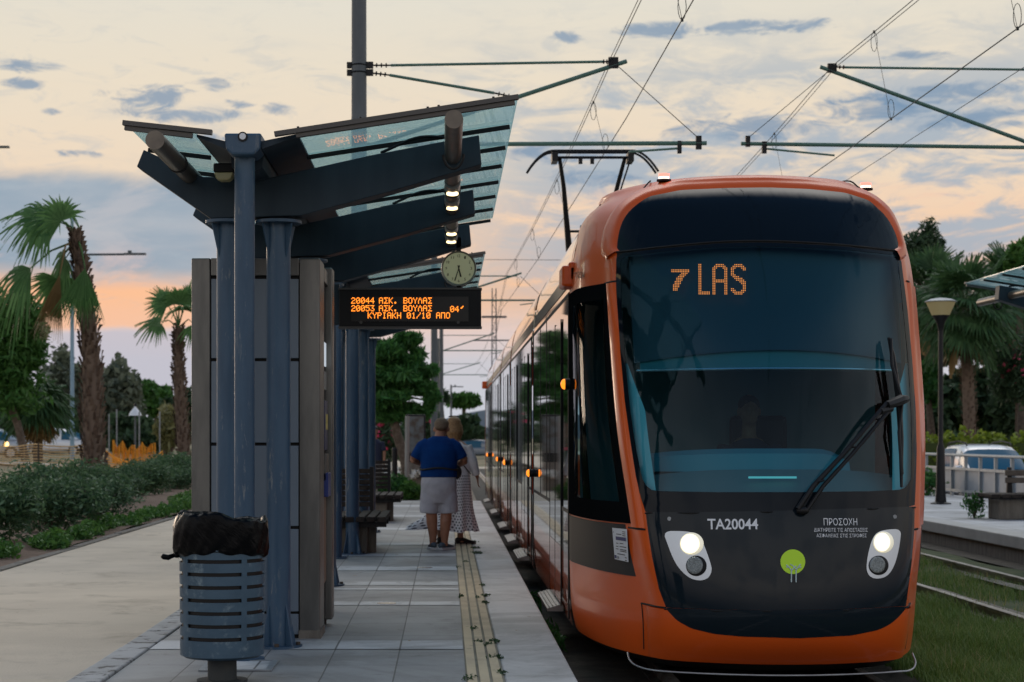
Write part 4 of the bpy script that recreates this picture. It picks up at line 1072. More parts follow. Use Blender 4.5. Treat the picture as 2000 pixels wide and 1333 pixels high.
# ------------------------------------------------------------------ platform shelters
CANG = glass('teal_canopy_glass', (.76, .91, .93, 1), (1, 1, 1, 1), 1.13, 0.02, body=(.62, .84, .85, 1), bodyw=.34)
TUBEM = mat('brown_grey_tube', (.16, .14, .115, 1), .4, metal=.6, var=(.12, .105, .09, 1), vs=8)
TUBEL = mat('pale_grey_tube', (.22, .22, .21, 1), .4, metal=.3)
FRAMEM = mat('canopy_frame', (.09, .085, .08, 1), .5, metal=.4)
XS = -1.33
def shelter(y0, label):
    S = thing('tram_shelter', (XS, y0, 0), label, 'shelter', 'platform shelters')
    X = lambda x: x+0.0
    # columns: pairs under each arm, one slim post at the front
    for k, dy in enumerate((0, 2.65, 5.0)):
        for xc in (-1.5, -1.157):
            b = MB(); b.tube([(xc, y0+dy, .012), (xc, y0+dy, 2.93)], .083, 20)
            b.disc((xc, y0+dy, 0), (0, 0, 1), .165, .016, 24); b.disc((xc, y0+dy, 2.915), (0, 0, 1), .16, .02, 24)
            for t in range(4):
                an = math.pi/4+t*math.pi/2; c, s_ = math.cos(an), math.sin(an); th = (-s_*.006, c*.006, 0)
                p = Vector((xc, y0+dy, 0)); th = Vector(th)
                for (q, h0, h1) in (([.08, .15, .09], .015, .30),):
                    b.prism([p+Vector((c*.08, s_*.08, h0))-th, p+Vector((c*.15, s_*.15, h0))-th, p+Vector((c*.082, s_*.082, h1))-th], th*2)
                    b.prism([p+Vector((c*.08, s_*.08, 2.91))-th, p+Vector((c*.145, s_*.145, 2.91))-th, p+Vector((c*.082, s_*.082, 2.68))-th], th*2)
            cb = b.build('column', BLUE, S, smooth=True)
            b = MB()
            for t in range(4):
                an = t*math.pi/2; b.disc((xc+.135*math.cos(an), y0+dy+.135*math.sin(an), .016), (0, 0, 1), .016, .02, 8)
            b.build_each('anchor_bolt', RUST, cb)
        arm = [(-2.117, 3.295), (-1.61, 2.94), (-.995, 2.96), (-.4, 3.12), (.24, 3.31), (.222, 3.51), (-.55, 3.365), (-1.22, 3.215), (-1.665, 3.225), (-2.07, 3.41)]
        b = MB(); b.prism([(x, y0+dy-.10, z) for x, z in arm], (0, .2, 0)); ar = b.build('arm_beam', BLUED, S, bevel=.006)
        b = MB(); b.bar((-.55, y0+dy, 3.372), (.1, y0+dy, 3.495), .05, .012); b.build('cable_tray', FRAMEM, ar)
        b = MB(); pts = [(-.45+.5*t, y0+dy-.03+.02*math.sin(9*t), 3.40+.10*t+.05*math.sin(3.1*t)) for t in np.linspace(0, 1, 14)]
        b.tube(pts, .012, 6); b.build('power_cable', BLACK, ar, smooth=True)
    b = MB(); b.tube([(XS+.02, y0-.7, 0), (XS+.02, y0-.7, 3.27)], .0665, 24); b.disc((XS+.02, y0-.7, 0), (0, 0, 1), .13, .016, 24); b.build('front_post', BLUE, S, smooth=True)
    # central gutter beam with its cap
    ya, yb = y0-.85, y0+5.3
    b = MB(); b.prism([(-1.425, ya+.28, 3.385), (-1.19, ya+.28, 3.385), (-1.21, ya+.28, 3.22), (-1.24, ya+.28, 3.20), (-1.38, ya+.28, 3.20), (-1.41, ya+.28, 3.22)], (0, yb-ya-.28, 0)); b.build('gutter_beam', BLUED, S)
    b = MB(); b.prism([(-1.425, ya, 3.395), (-1.185, ya, 3.395), (-1.195, ya, 3.29), (-1.235, ya, 3.255), (-1.375, ya, 3.255), (-1.415, ya, 3.29)], (0, .27, 0)); cp = b.build('gutter_cap', BLUE, S, bevel=.015)
    b = MB(); b.tube([(-1.305, ya-.006, 3.37), (-1.305, ya+.1, 3.37)], .032, 18); b.build('drain_pipe', BLACK, cp, smooth=True)
    b = MB(); b.disc((-1.305, ya-.007, 3.372), (0, -1, 0), .021, .002, 14); b.build('pipe_mouth', WHITEP, cp)
    # inner dark soffit strips
    gz = lambda x: 3.377+.1527*(x+1.07)
    lz = lambda x: 3.445+(x+2.05)*(-.123)
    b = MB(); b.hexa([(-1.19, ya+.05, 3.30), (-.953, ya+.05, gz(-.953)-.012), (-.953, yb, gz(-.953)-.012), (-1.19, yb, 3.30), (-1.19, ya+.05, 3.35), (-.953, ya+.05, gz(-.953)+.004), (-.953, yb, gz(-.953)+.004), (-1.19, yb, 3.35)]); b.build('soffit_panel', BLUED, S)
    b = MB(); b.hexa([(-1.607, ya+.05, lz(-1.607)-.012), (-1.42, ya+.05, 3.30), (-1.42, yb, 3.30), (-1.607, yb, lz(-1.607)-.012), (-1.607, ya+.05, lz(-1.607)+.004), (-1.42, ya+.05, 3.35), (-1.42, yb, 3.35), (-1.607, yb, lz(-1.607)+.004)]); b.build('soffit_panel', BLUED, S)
    # glass wings with transverse bars
    n = 7; st = (yb-ya)/n
    for (xa, xb, zf) in ((-.953, .457, gz), (-2.05, -1.607, lz)):
        for i in range(n):
            y1, y2 = ya+i*st+.008, ya+(i+1)*st-.008
            b = MB(); b.hexa([(xa, y1, zf(xa)), (xb, y1, zf(xb)), (xb, y2, zf(xb)), (xa, y2, zf(xa)), (xa, y1, zf(xa)+.012), (xb, y1, zf(xb)+.012), (xb, y2, zf(xb)+.012), (xa, y2, zf(xa)+.012)]); b.build('glass_panel', CANG, S)
        for i in range(n+1):
            y = ya+i*st; ext = .02
            b = MB(); b.bar((xa-.01, y, zf(xa)-.018), (xb-ext, y, zf(xb-ext)-.018), .03 if i else .04, .028); gb = b.build('glazing_bar', GASKET if i else FRAMEM, S)
    b = MB(); b.bar((-2.07, ya-.01, lz(-2.05)+.012), (-1.50, ya-.01, lz(-1.55)+.012), .05, .03); b.build('front_trim', FRAMEM, S)
    b = MB(); b.bar((-1.10, ya-.01, gz(-1.10)+.012), (.46, ya-.01, gz(.46)+.012), .05, .03); ft = b.build('front_trim', FRAMEM, S)
    b = MB()
    for x in (-.95, -.55, -.12, -.05, .3): b.disc((x, ya-.01, gz(x)+.027), (0, 0, 1), .008, .012, 8)
    b.build_each('trim_bolt', BLACK, ft)
    # long light tubes
    b = MB(); b.tube([(.045, y0-1.45, 3.375), (.045, y0+4.95, 3.345)], .057, 24); tb = b.build('light_tube', TUBEM, S, smooth=True)
    for dy in (1.25, 2.1, 3.9, 4.55):
        b = MB(); b.tube([(.045, y0+dy-.32, 3.345), (.045, y0+dy+.02, 3.345)], .0605, 24); b.build('lamp_sleeve', TUBEL, tb, smooth=True)
        b = MB(); b.lathe((.045, y0+dy-.06, 3.282), [(.045, 0), (.046, .01)], 22, 1, 2.2); b.build('downlight', WARM, tb)
        b = MB(); b.tube([(.045, y0+dy+.12, 3.345), (.045, y0+dy+.15, 3.345)], .066, 20); b.build('tube_clamp', BLACK, tb)
    b = MB(); b.tube([(-1.76, y0-1.5, 3.24), (-1.76, y0+4.9, 3.24)], .058, 24); tb = b.build('light_tube', TUBEM, S, smooth=True)
    for dy in (-.62, 1.5, 3.4):
        b = MB(); b.tube([(-1.76, y0+dy, 3.24), (-1.76, y0+dy+.03, 3.24)], .066, 20); b.build('tube_clamp', BLACK, tb)
    b = MB(); b.tube([(.045+.07*math.cos(t), y0-.55, 3.33+.12*math.sin(t)) for t in np.linspace(-.2, -2.9, 12)], .009, 6); b.build('hanging_cable', BLACK, tb)
    # small floodlight left of the post
    b = MB(); b.box(-1.565, -1.425, y0-.32, y0-.2, 3.225, 3.285); fl = b.build('floodlight', BLACK, S, bevel=.01)
    b = MB(); b.prism([(-1.56, y0-.315, 3.225), (-1.43, y0-.315, 3.225), (-1.445, y0-.315, 3.185), (-1.47, y0-.315, 3.172), (-1.525, y0-.315, 3.172), (-1.55, y0-.315, 3.185)], (0, .11, 0)); b.build('lamp_glass', mat('yellowed_lamp_glass', (.45, .42, .22, 1), .3), fl, bevel=.008)
    return S
sh = shelter(12.1, 'blue steel shelter with sloping teal glass canopy, in front, over the litter bin')
dup(sh, (XS, 21.6, 0), label='farther blue steel shelter whose glass canopy shows behind the clock')
dup(sh, (9.79, 26.25, 0), math.pi, (1, 1, 1.055), 'shelter on the right platform, only the tip of its glass canopy in view')

# ------------------------------------------------------------------ information kiosk
K = thing('ticket_kiosk', (-1.36, 13.2, 0), 'tall stainless steel ticket kiosk with slate blue back panels behind the columns', 'kiosk')
yf, yb_ = 12.6, 13.62
b = MB(); b.box(-1.80, -.93, yf+.03, yb_, .0, 2.70); b.build('core', GASKET, K)
b = MB(); b.prism([(-1.83, yf, .03), (-1.695, yf, .03), (-1.695, yf, 2.73), (-1.83, yf, 2.73)], (0, .5, 0)); b.build('corner_pillar', STEEL, K, bevel=.008)
b = MB(); b.box(-1.055, -.907, yf-.002, yf+.42, .03, 2.73); rp = b.build('corner_pillar', STEEL, K, bevel=.01)
b = MB(); b.box(-1.06, -.90, yf-.01, yf+.43, 0, .06); b.build('plinth', CONC, K)
b = MB(); b.box(-1.69, -1.06, yf, yf+.1, 2.605, 2.73); b.build('header_panel', STEEL, K, bevel=.004)
zc = [853-(z) for z in ()]
for (t0, t1) in ((545, 700), (706, 865), (871, 1028), (1034, 1195)):
    z1 = CH+(VY-t0)/F*yf; z0 = CH+(VY-t1)/F*yf
    b = MB(); b.box(-1.688, -1.062, yf+.004, yf+.05, z0, z1); b.build('slate_panel', PANEL, K, bevel=.004)
b = MB(); b.box(-1.688, -1.062, yf+.004, yf+.05, .03, CH+(VY-1200)/F*yf); b.build('slate_panel', PANEL, K, bevel=.004)
# machine side facing the tracks
b = MB(); b.box(-.95, -.925, yf+.425, yb_-.2, .08, 2.66); b.build('machine_front', GREYLAC, K)
b = MB(); b.box(-.955, -.872, yb_-.2, yb_+.02, .05, 2.74); b.build('corner_pillar', STEEL, K, bevel=.01)
b = MB(); b.box(-.94, -.905, yf+.42, yb_-.2, 2.6, 2.70); b.build('lintel', STEEL, K)
for nm, z0, z1, m_, x in (('lit_screen', 1.98, 2.16, mat('pale_lit_screen', (.5, .55, .6, 1), .2, emit=(.8, .9, 1, 1), es=.5), -.915), ('ticket_panel', 1.80, 1.94, LIGHTGREY, -.912), ('coin_panel', 1.35, 1.72, mat('navy_machine_panel', (.02, .03, .10, 1), .3), -.905), ('keypad', 1.12, 1.32, STEEL, -.895), ('notice_panel', 1.5, 1.62, mat('yellow_notice', (.5, .42, .12, 1), .5), -.902), ('poster', .35, 1.0, mat('rust_orange_poster', (.30, .13, .06, 1), .3, coat=.6), -.915), ('card_reader', 1.0, 1.18, mat('deep_blue_plastic', (.02, .04, .2, 1), .3), -.88)):
    b = MB(); b.box(-.926, x, yf+.47+(.1 if nm == 'notice_panel' else 0), yb_-.25, z0, z1); b.build(nm, m_, K, bevel=.004)

# ------------------------------------------------------------------ passenger display with LED text
def pz(py, Y): return CH-(py-VY)/F*Y
def pxx(px, Y): return (px-VX)/F*Y
YD = 16.2
Dp = thing('passenger_display', (pxx(800, YD), YD, pz(640, YD)), 'black LED departure board with three lines of orange Greek text under the canopy', 'display')
x0, x1, z0, z1 = pxx(662, YD), pxx(940, YD), pz(638, YD), pz(566, YD)
b = MB(); b.box(x0, x1, YD, YD+.16, z0, z1); b.build('housing', BLACK, Dp, bevel=.006)
b = MB()
for q in ((x0-.006, x1+.006, z1, z1+.016), (x0-.006, x1+.006, z0-.016, z0)): b.box(q[0], q[1], YD-.008, YD+.17, q[2], q[3])
b.build_each('frame_rail', FRAMEM, Dp)
b = MB(); b.box(pxx(686, YD), pxx(915, YD), YD-.004, YD+.01, pz(628, YD), pz(580, YD)); b.build('screen', mat('dark_led_screen', (.018, .016, .015, 1), .35), Dp)
b = MB(); b.box(x0-.14, x0, YD+.02, YD+.12, z0+.02, z1+.05); b.build('bracket', BLUED, Dp)
b = MB()
for p in (705, 895): b.disc((pxx(p, YD), YD, pz(630, YD)), (0, -1, 0), .014, .006, 14)
b.build_each('lock', FRAMEM, Dp)
FONT = {'0': '01110 10001 10011 10101 11001 10001 01110', '1': '00100 01100 00100 00100 00100 00100 01110', '2': '01110 10001 00001 00110 01000 10000 11111',
 '3': '11111 00010 00100 00110 00001 10001 01110', '4': '00010 00110 01010 10010 11111 00010 00010', '5': '11111 10000 11110 00001 00001 10001 01110',
 'Α': '01110 10001 10001 11111 10001 10001 10001', 'Σ': '11111 01000 00100 00010 00100 01000 11111', 'Κ': '10001 10010 10100 11000 10100 10010 10001', '.': '00000 00000 00000 00000 00000 01100 01100',
 'Β': '11110 10001 10001 11110 10001 10001 11110', 'Ο': '01110 10001 10001 10001 10001 10001 01110', 'Υ': '10001 10001 01010 00100 00100 00100 00100', 'Λ': '00100 01010 01010 10001 10001 10001 10001',
 'Ρ': '11110 10001 10001 11110 10000 10000 10000', 'Ι': '01110 00100 00100 00100 00100 00100 01110', 'Η': '10001 10001 10001 11111 10001 10001 10001', '/': '00001 00001 00010 00100 01000 10000 10000', 'Π': '11111 10001 10001 10001 10001 10001 10001', "'": '00011 00110 01100 00000 00000 00000 00000', ' ': '00000 '*7}
def ledtext(b, txt, px0, py0, pitch, dot, Y, yo):
    for k, ch in enumerate(txt):
        for j, row in enumerate(FONT[ch].split()):
            for i, c in enumerate(row):
                if c == '1':
                    x = pxx(px0+k*pitch+i*dot, Y); z = pz(py0+j*dot*1.08, Y); h = .0033
                    b.box(x-h, x+h, yo-.003, yo, z-h*1.1, z+h*1.1)
for line in ((('20044', 687, 582.5), ('ΑΣΚ. ΒΟΥΛΑΣ', 741, 582.5)), (('20053', 687, 597.5), ('ΑΣΚ. ΒΟΥΛΑΣ', 741, 597.5), ("04'", 880, 599)), (('ΚΥΡΙΑΚΗ 01/10 ΑΠΟ', 719, 611.5),)):
    for txt, px0, py0 in line:
        pit = 9.55 if len(txt) > 5 else 9.3; at = 0
        for word in txt.split(' '):
            b = MB(); ledtext(b, word, px0+at*pit, py0, pit, 1.58, YD, YD-.005); b.build('led_text', LED, Dp); at += len(word)+1

# ------------------------------------------------------------------ clock
YC = 17.0; cx_, cz_ = pxx(896, YC), pz(525, YC)
Ck = thing('station_clock', (cx_, YC, cz_), 'round station clock with cream dial hanging under the shelter arm', 'clock')
FACE = mat('cream_dial', (.50, .50, .30, 1), .5, emit=(.75, .78, .45, 1), es=.06)
b = MB(); b.disc((cx_, YC+.10, cz_), (0, -1, 0), .168, .12, 48); b.build('case', mat('clock_case', (.10, .10, .085, 1), .4), Ck, smooth=True)
b = MB(); b.disc((cx_, YC-.0205, cz_), (0, -1, 0), .152, .003, 48); b.build('dial', FACE, Ck)
n = 48; vs = []; fs = []
for k in range(n):
    t = 2*math.pi*k/n
    for r, y in ((.150, YC-.022), (.168, YC-.034), (.172, YC+.02)): vs.append((cx_+r*math.cos(t), y, cz_+r*math.sin(t)))
for k in range(n):
    for q in range(2): fs.append((k*3+q, ((k+1) % n)*3+q, ((k+1) % n)*3+q+1, k*3+q+1))
b = MB(); b.add(vs, fs); b.build('rim', mat('clock_rim', (.16, .155, .12, 1), .35, metal=.5), Ck, smooth=True)
b = MB(); b.box(cx_-.022, cx_+.022, YC+.0, YC+.06, cz_+.165, cz_+.30); b.build('hanger', BLACK, Ck)
b = MB(); b.box(cx_-.022, cx_+.022, YC+.0, YC+.06, cz_-.22, cz_-.165); b.build('lower_stem', BLACK, Ck)
for k in range(1, 13):
    t = math.pi/2-2*math.pi*k/12; vs, fs = fit_text(str(k), .016*(1.0 if k < 10 else 1.7), .026); w_ = .016*(1 if k < 10 else 1.7)
    x = cx_+.121*math.cos(t)-w_/2; z = cz_+.121*math.sin(t)-.013
    b = MB(); b.add([(x+q[0], YC-.0255, z+q[1]) for q in vs], fs); b.build('numeral', BLACK, Ck)
def hand(ang, l, wd, back):
    t = math.pi/2-ang; d = Vector((math.cos(t), 0, math.sin(t))); s_ = Vector((-d.z, 0, d.x))*wd; c = Vector((cx_, YC-.0275, cz_))
    b = MB(); b.prism([c-d*back-s_*.7, c+d*l-s_, c+d*l+s_, c-d*back+s_*.7], (0, -.002, 0)); b.build('hand', BLACK, Ck)
hand(2*math.pi*(5.55/12), .085, .0075, .03); hand(2*math.pi*(33/60), .125, .005, .03)

# ------------------------------------------------------------------ litter bin
bx, by = -1.328, 10.4
B_ = thing('litter_bin', (bx, by, 0), 'blue slotted metal litter bin on a post with black bag over its rim', 'litter bin')
b = MB(); N_ = 90; za, zb_ = .165, .80; rows = [za]; slots = []
for k in range(7):
    z = pz(1250-25.4*k, by-.22); slots.append((z-.011, z+.011)); rows += [z-.011, z+.011]
rows.append(zb_); rows = sorted(rows)
rad = lambda z: .247+.008*(z-za)
vs = []; fs = []
for z in rows:
    for k in range(N_): t = 2*math.pi*k/N_; vs.append((bx+rad(z)*math.cos(t), by+rad(z)*math.sin(t), z))
def is_slot(i, k):
    z = (rows[i]+rows[i+1])/2
    if not any(a_ < z < c_ for a_, c_ in slots): return False
    deg = (360*(k+.5)/N_-304) % 90
    return deg > 8
for i in range(len(rows)-1):
    for k in range(N_):
        if not is_slot(i, k): fs.append((i*N_+k, i*N_+(k+1) % N_, (i+1)*N_+(k+1) % N_, (i+1)*N_+k))
b.add(vs, fs)
BINM = mat('bin_blue_paint', (.033, .075, .115, 1), .5, var=(.05, .10, .145, 1), vs=5, dirt=((.17, .23, .26, 1), 9, .53, .70), bump=.1)
o = b.build('basket', BINM, B_); sol = o.modifiers.new('thick', 'SOLIDIFY'); sol.thickness = .006; sol.offset = -1
b = MB(); b.lathe((bx, by, 0), [(.02, .168), (.235, .168), (.237, .79)], 40, cap=False); b.build('inner_liner', BLACK, B_, smooth=True)
b = MB(); b.lathe((bx, by, 0), [(.0, .15), (.22, .15), (.245, .166), (.245, .172)], 40, cap=False); b.build('basket_floor', BINM, B_, smooth=True)
b = MB(); b.tube([(bx, by, .0), (bx, by, .155)], .086, 28); b.disc((bx, by, 0), (0, 0, 1), .15, .014, 28); b.build('post', mat('dirty_bin_post', (.025, .033, .038, 1), .7, var=(.04, .045, .045, 1), vs=6), B_, smooth=True)
b = MB(); vs = []; fs = []; n = 180; prof = [(.256, .757), (.262, .764), (.264, .775), (.266, .81), (.267, .86), (.266, .92), (.263, .965), (.252, .985), (.232, .972), (.222, .90), (.215, .80)]
for i, (r, z) in enumerate(prof):
    for k in range(n):
        t = 2*math.pi*k/n
        f = math.sin(t*9+i*.5)*.004+math.sin(t*17-i*1.7+2*math.sin(t*3))*.003+math.sin(t*31+i*2.3)*.0025+.004*math.sin(t*2+1.3)
        tilt = .022*math.cos(t-3.6)+.013*math.sin(t*3+.4)+.008*math.sin(t*7)
        low = (-.02+.03*math.sin(t*1.0+2.9)+.006*math.sin(t*11)) if i < 4 else 0
        rr = r+f*(1.0 if 1 <= i <= 8 else .3)+(.018*math.exp(-((t-3.6)/.5)**2) if i in (2, 3, 4, 5) else 0)
        vs.append((bx+rr*math.cos(t), by+rr*math.sin(t), z+tilt*min(1, max(0, (z-.72)/.15))+low))
for i in range(len(prof)-1):
    for k in range(n): fs.append((i*n+k, i*n+(k+1) % n, (i+1)*n+(k+1) % n, (i+1)*n+k))
b.add(vs, fs)
BAGM = mat('black_bin_bag', (.002, .0024, .0032, 1), .28, spec=.10)
t = NT(BAGM.node_tree); p_ = t.n['Principled BSDF']; bp = t.new('ShaderNodeBump'); bp.inputs['Strength'].default_value = .5; bp.inputs['Distance'].default_value = .012
tq = t.new('ShaderNodeNewGeometry'); x_, y_, z_ = t.sep(tq.outputs['Position'])
t.put(bp.inputs['Height'], t.noise(t.comb(t.m('MULTIPLY', x_, 9), t.m('MULTIPLY', y_, 9), t.m('ADD', t.m('MULTIPLY', z_, 16), t.m('MULTIPLY', x_, 12))), 1.0, 5, .6, 1.2)); t.l.new(bp.outputs[0], p_.inputs['Normal'])
bag = b.build('bin_bag', BAGM, B_, smooth='all')
b = MB(); kx = bx-.255; b.ball((kx, by-.10, .755), .022, .02, .018, 8, 6); b.build('bag_knot', BAGM, bag, smooth='all')
b = MB(); b.tube([(kx-.01, by-.10, .755), (kx-.045, by-.12, .742), (kx-.075, by-.13, .748), (kx-.085, by-.13, .742)], [.012, .016, .018, .008], 8); b.build('bag_tail', BAGM, bag, smooth='all')

# ------------------------------------------------------------------ benches
def bench_base(Bn, x0, x1, y0, y1):
    b = MB(); b.box(x0, x1, y0, y1, 0, .34); b.box(x0-.02, x1+.1, y0+.05, y1-.05, .34, .37); b.build('concrete_base', CONC, Bn, bevel=.01)
Bn = thing('bench', (-1.1, 22.5, 0), 'concrete bench with dark wooden slats beside the second blue column, nearer one', 'bench', 'platform benches')
b = MB(); b.box(-1.5, -.98, 21.75, 23.25, 0, .33); b.build('concrete_base', CONC, Bn, bevel=.015)
b = MB(); b.box(-.98, -.88, 21.95, 22.1, 0, .33); b.build('concrete_foot', CONC, Bn, bevel=.01)
for k in range(6):
    xa = -1.5+k*.13
    b = MB(); b.box(xa, xa+.105, 21.5, 23.4, .40, .465); b.build('seat_slat', WOOD, Bn, bevel=.008)
for y in (21.62, 22.4, 23.2):
    b = MB(); b.box(-1.5, -.74, y, y+.08, .335, .398); b.build('seat_bearer', BLACK, Bn)
for k in range(7):
    b = MB(); b.box(-1.52, -1.03, 23.78, 23.82, .50+k*.075, .563+k*.075); b.build('back_slat', WOOD, Bn, bevel=.006)
b = MB(); b.box(-1.04, -.985, 23.74, 23.86, 0, 1.04); b.build('back_post', BLACK, Bn)
dup(Bn, (-1.13, 30.6, 0), label='concrete bench with dark wooden slats by the green bush, farther one on the left platform')
Br = thing('bench', (10.3, 31, 0), 'weathered bench with concrete base and wooden backrest on the right platform', 'bench', 'platform benches')
b = MB(); b.box(9.62, 11.4, 30.6, 31.2, .0, .36); b.build('concrete_base', CONC, Br, bevel=.02)
for k in range(10):
    b = MB(); b.box(9.44+k*.19, 9.58+k*.19, 30.4, 31.4, .385, .45); b.build('seat_slat', WOOD, Br, bevel=.01)
b = MB(); b.box(9.45, 11.4, 30.5, 30.58, .36, .384); b.box(9.45, 11.4, 31.2, 31.28, .36, .384); b.build_each('seat_bearer', BLACK, Br)
for k in range(2):
    b = MB(); b.box(9.96, 11.5, 31.28, 31.33, .62+k*.13, .72+k*.13); b.build('back_slat', mat('grey_brown_wood', (.13, .105, .08, 1), .7, var=(.09, .07, .055, 1), vs=12), Br, bevel=.01)
b = MB(); b.prism([(10.0, 31.33, .42), (10.1, 31.33, .42), (10.08, 31.33, .90), (10.02, 31.33, .90)], (0, .06, 0)); b.build('back_post', BLACK, Br)

# ------------------------------------------------------------------ right platform: lamp, railing
Lm = thing('street_lamp', (10.61, 37.7, 0), 'black post lamp with conical cream lantern on the right platform', 'street lamp')
b = MB(); b.lathe((10.61, 37.7, 0), [(.22, 0), (.22, .02), (.12, .05), (.10, .3), (.085, 1.2), (.05, 1.3), (.05, 3.85)], 16); b.build('post', BLACK, Lm, smooth=True)
b = MB(); b.lathe((10.61, 37.7, 0), [(.05, 3.72), (.09, 3.9), (.17, 4.03), (.185, 4.05)], 24); b.build('lamp_base', BLACK, Lm, smooth=True)
LANT = mat('cream_lantern', (.62, .54, .30, 1), .3, trans=.5, emit=(1, .8, .4, 1), es=.10)
b = MB(); b.lathe((10.61, 37.7, 0), [(.185, 4.05), (.31, 4.34)], 28, cap=False); ln_ = b.build('lantern_glass', LANT, Lm, smooth=True)
b = MB()
for k in range(6): b.lathe((10.61, 37.7, 0), [(.07, 4.09+k*.035), (.09, 4.095+k*.035), (.07, 4.115+k*.035)], 16)
b.build('louvre_stack', GALV, ln_)
b = MB(); b.lathe((10.61, 37.7, 0), [(.335, 4.335), (.34, 4.35), (.22, 4.40), (.06, 4.425), (0.001, 4.43)], 28); b.build('lamp_cap', GALV, Lm, smooth=True)
Fn = thing('railing', (12.42, 45, 0), 'grey steel railing with flat infill sheets along the back of the right platform', 'railing')
RLM = mat('pale_blue_grey_rail', (.30, .33, .345, 1), .5, metal=.3, var=(.24, .265, .28, 1), vs=3)
b = MB(); b.tube([(12.42, 28, 1.0), (12.42, 62, 1.0)], .038, 10); b.build('handrail', RLM, Fn, smooth=True)
for z in (.67, .14):
    b = MB(); b.box(12.39, 12.45, 28, 62, z-.03, z+.03); b.build('rail_bar', RLM, Fn)
SHEETM = mat('grey_infill_sheet', (.27, .30, .33, 1), .55, var=(.22, .25, .28, 1), vs=2, dirt=((.16, .16, .17, 1), 5, .6, .75))
y = 28.2
while y < 61:
    b = MB(); b.box(12.385, 12.455, y-.035, y+.035, 0, .965); b.build('baluster', RLM, Fn)
    b = MB(); b.box(12.445, 12.455, y+.035, y+1.115, .17, .64); b.build('infill_sheet', SHEETM, Fn)
    y += 1.15

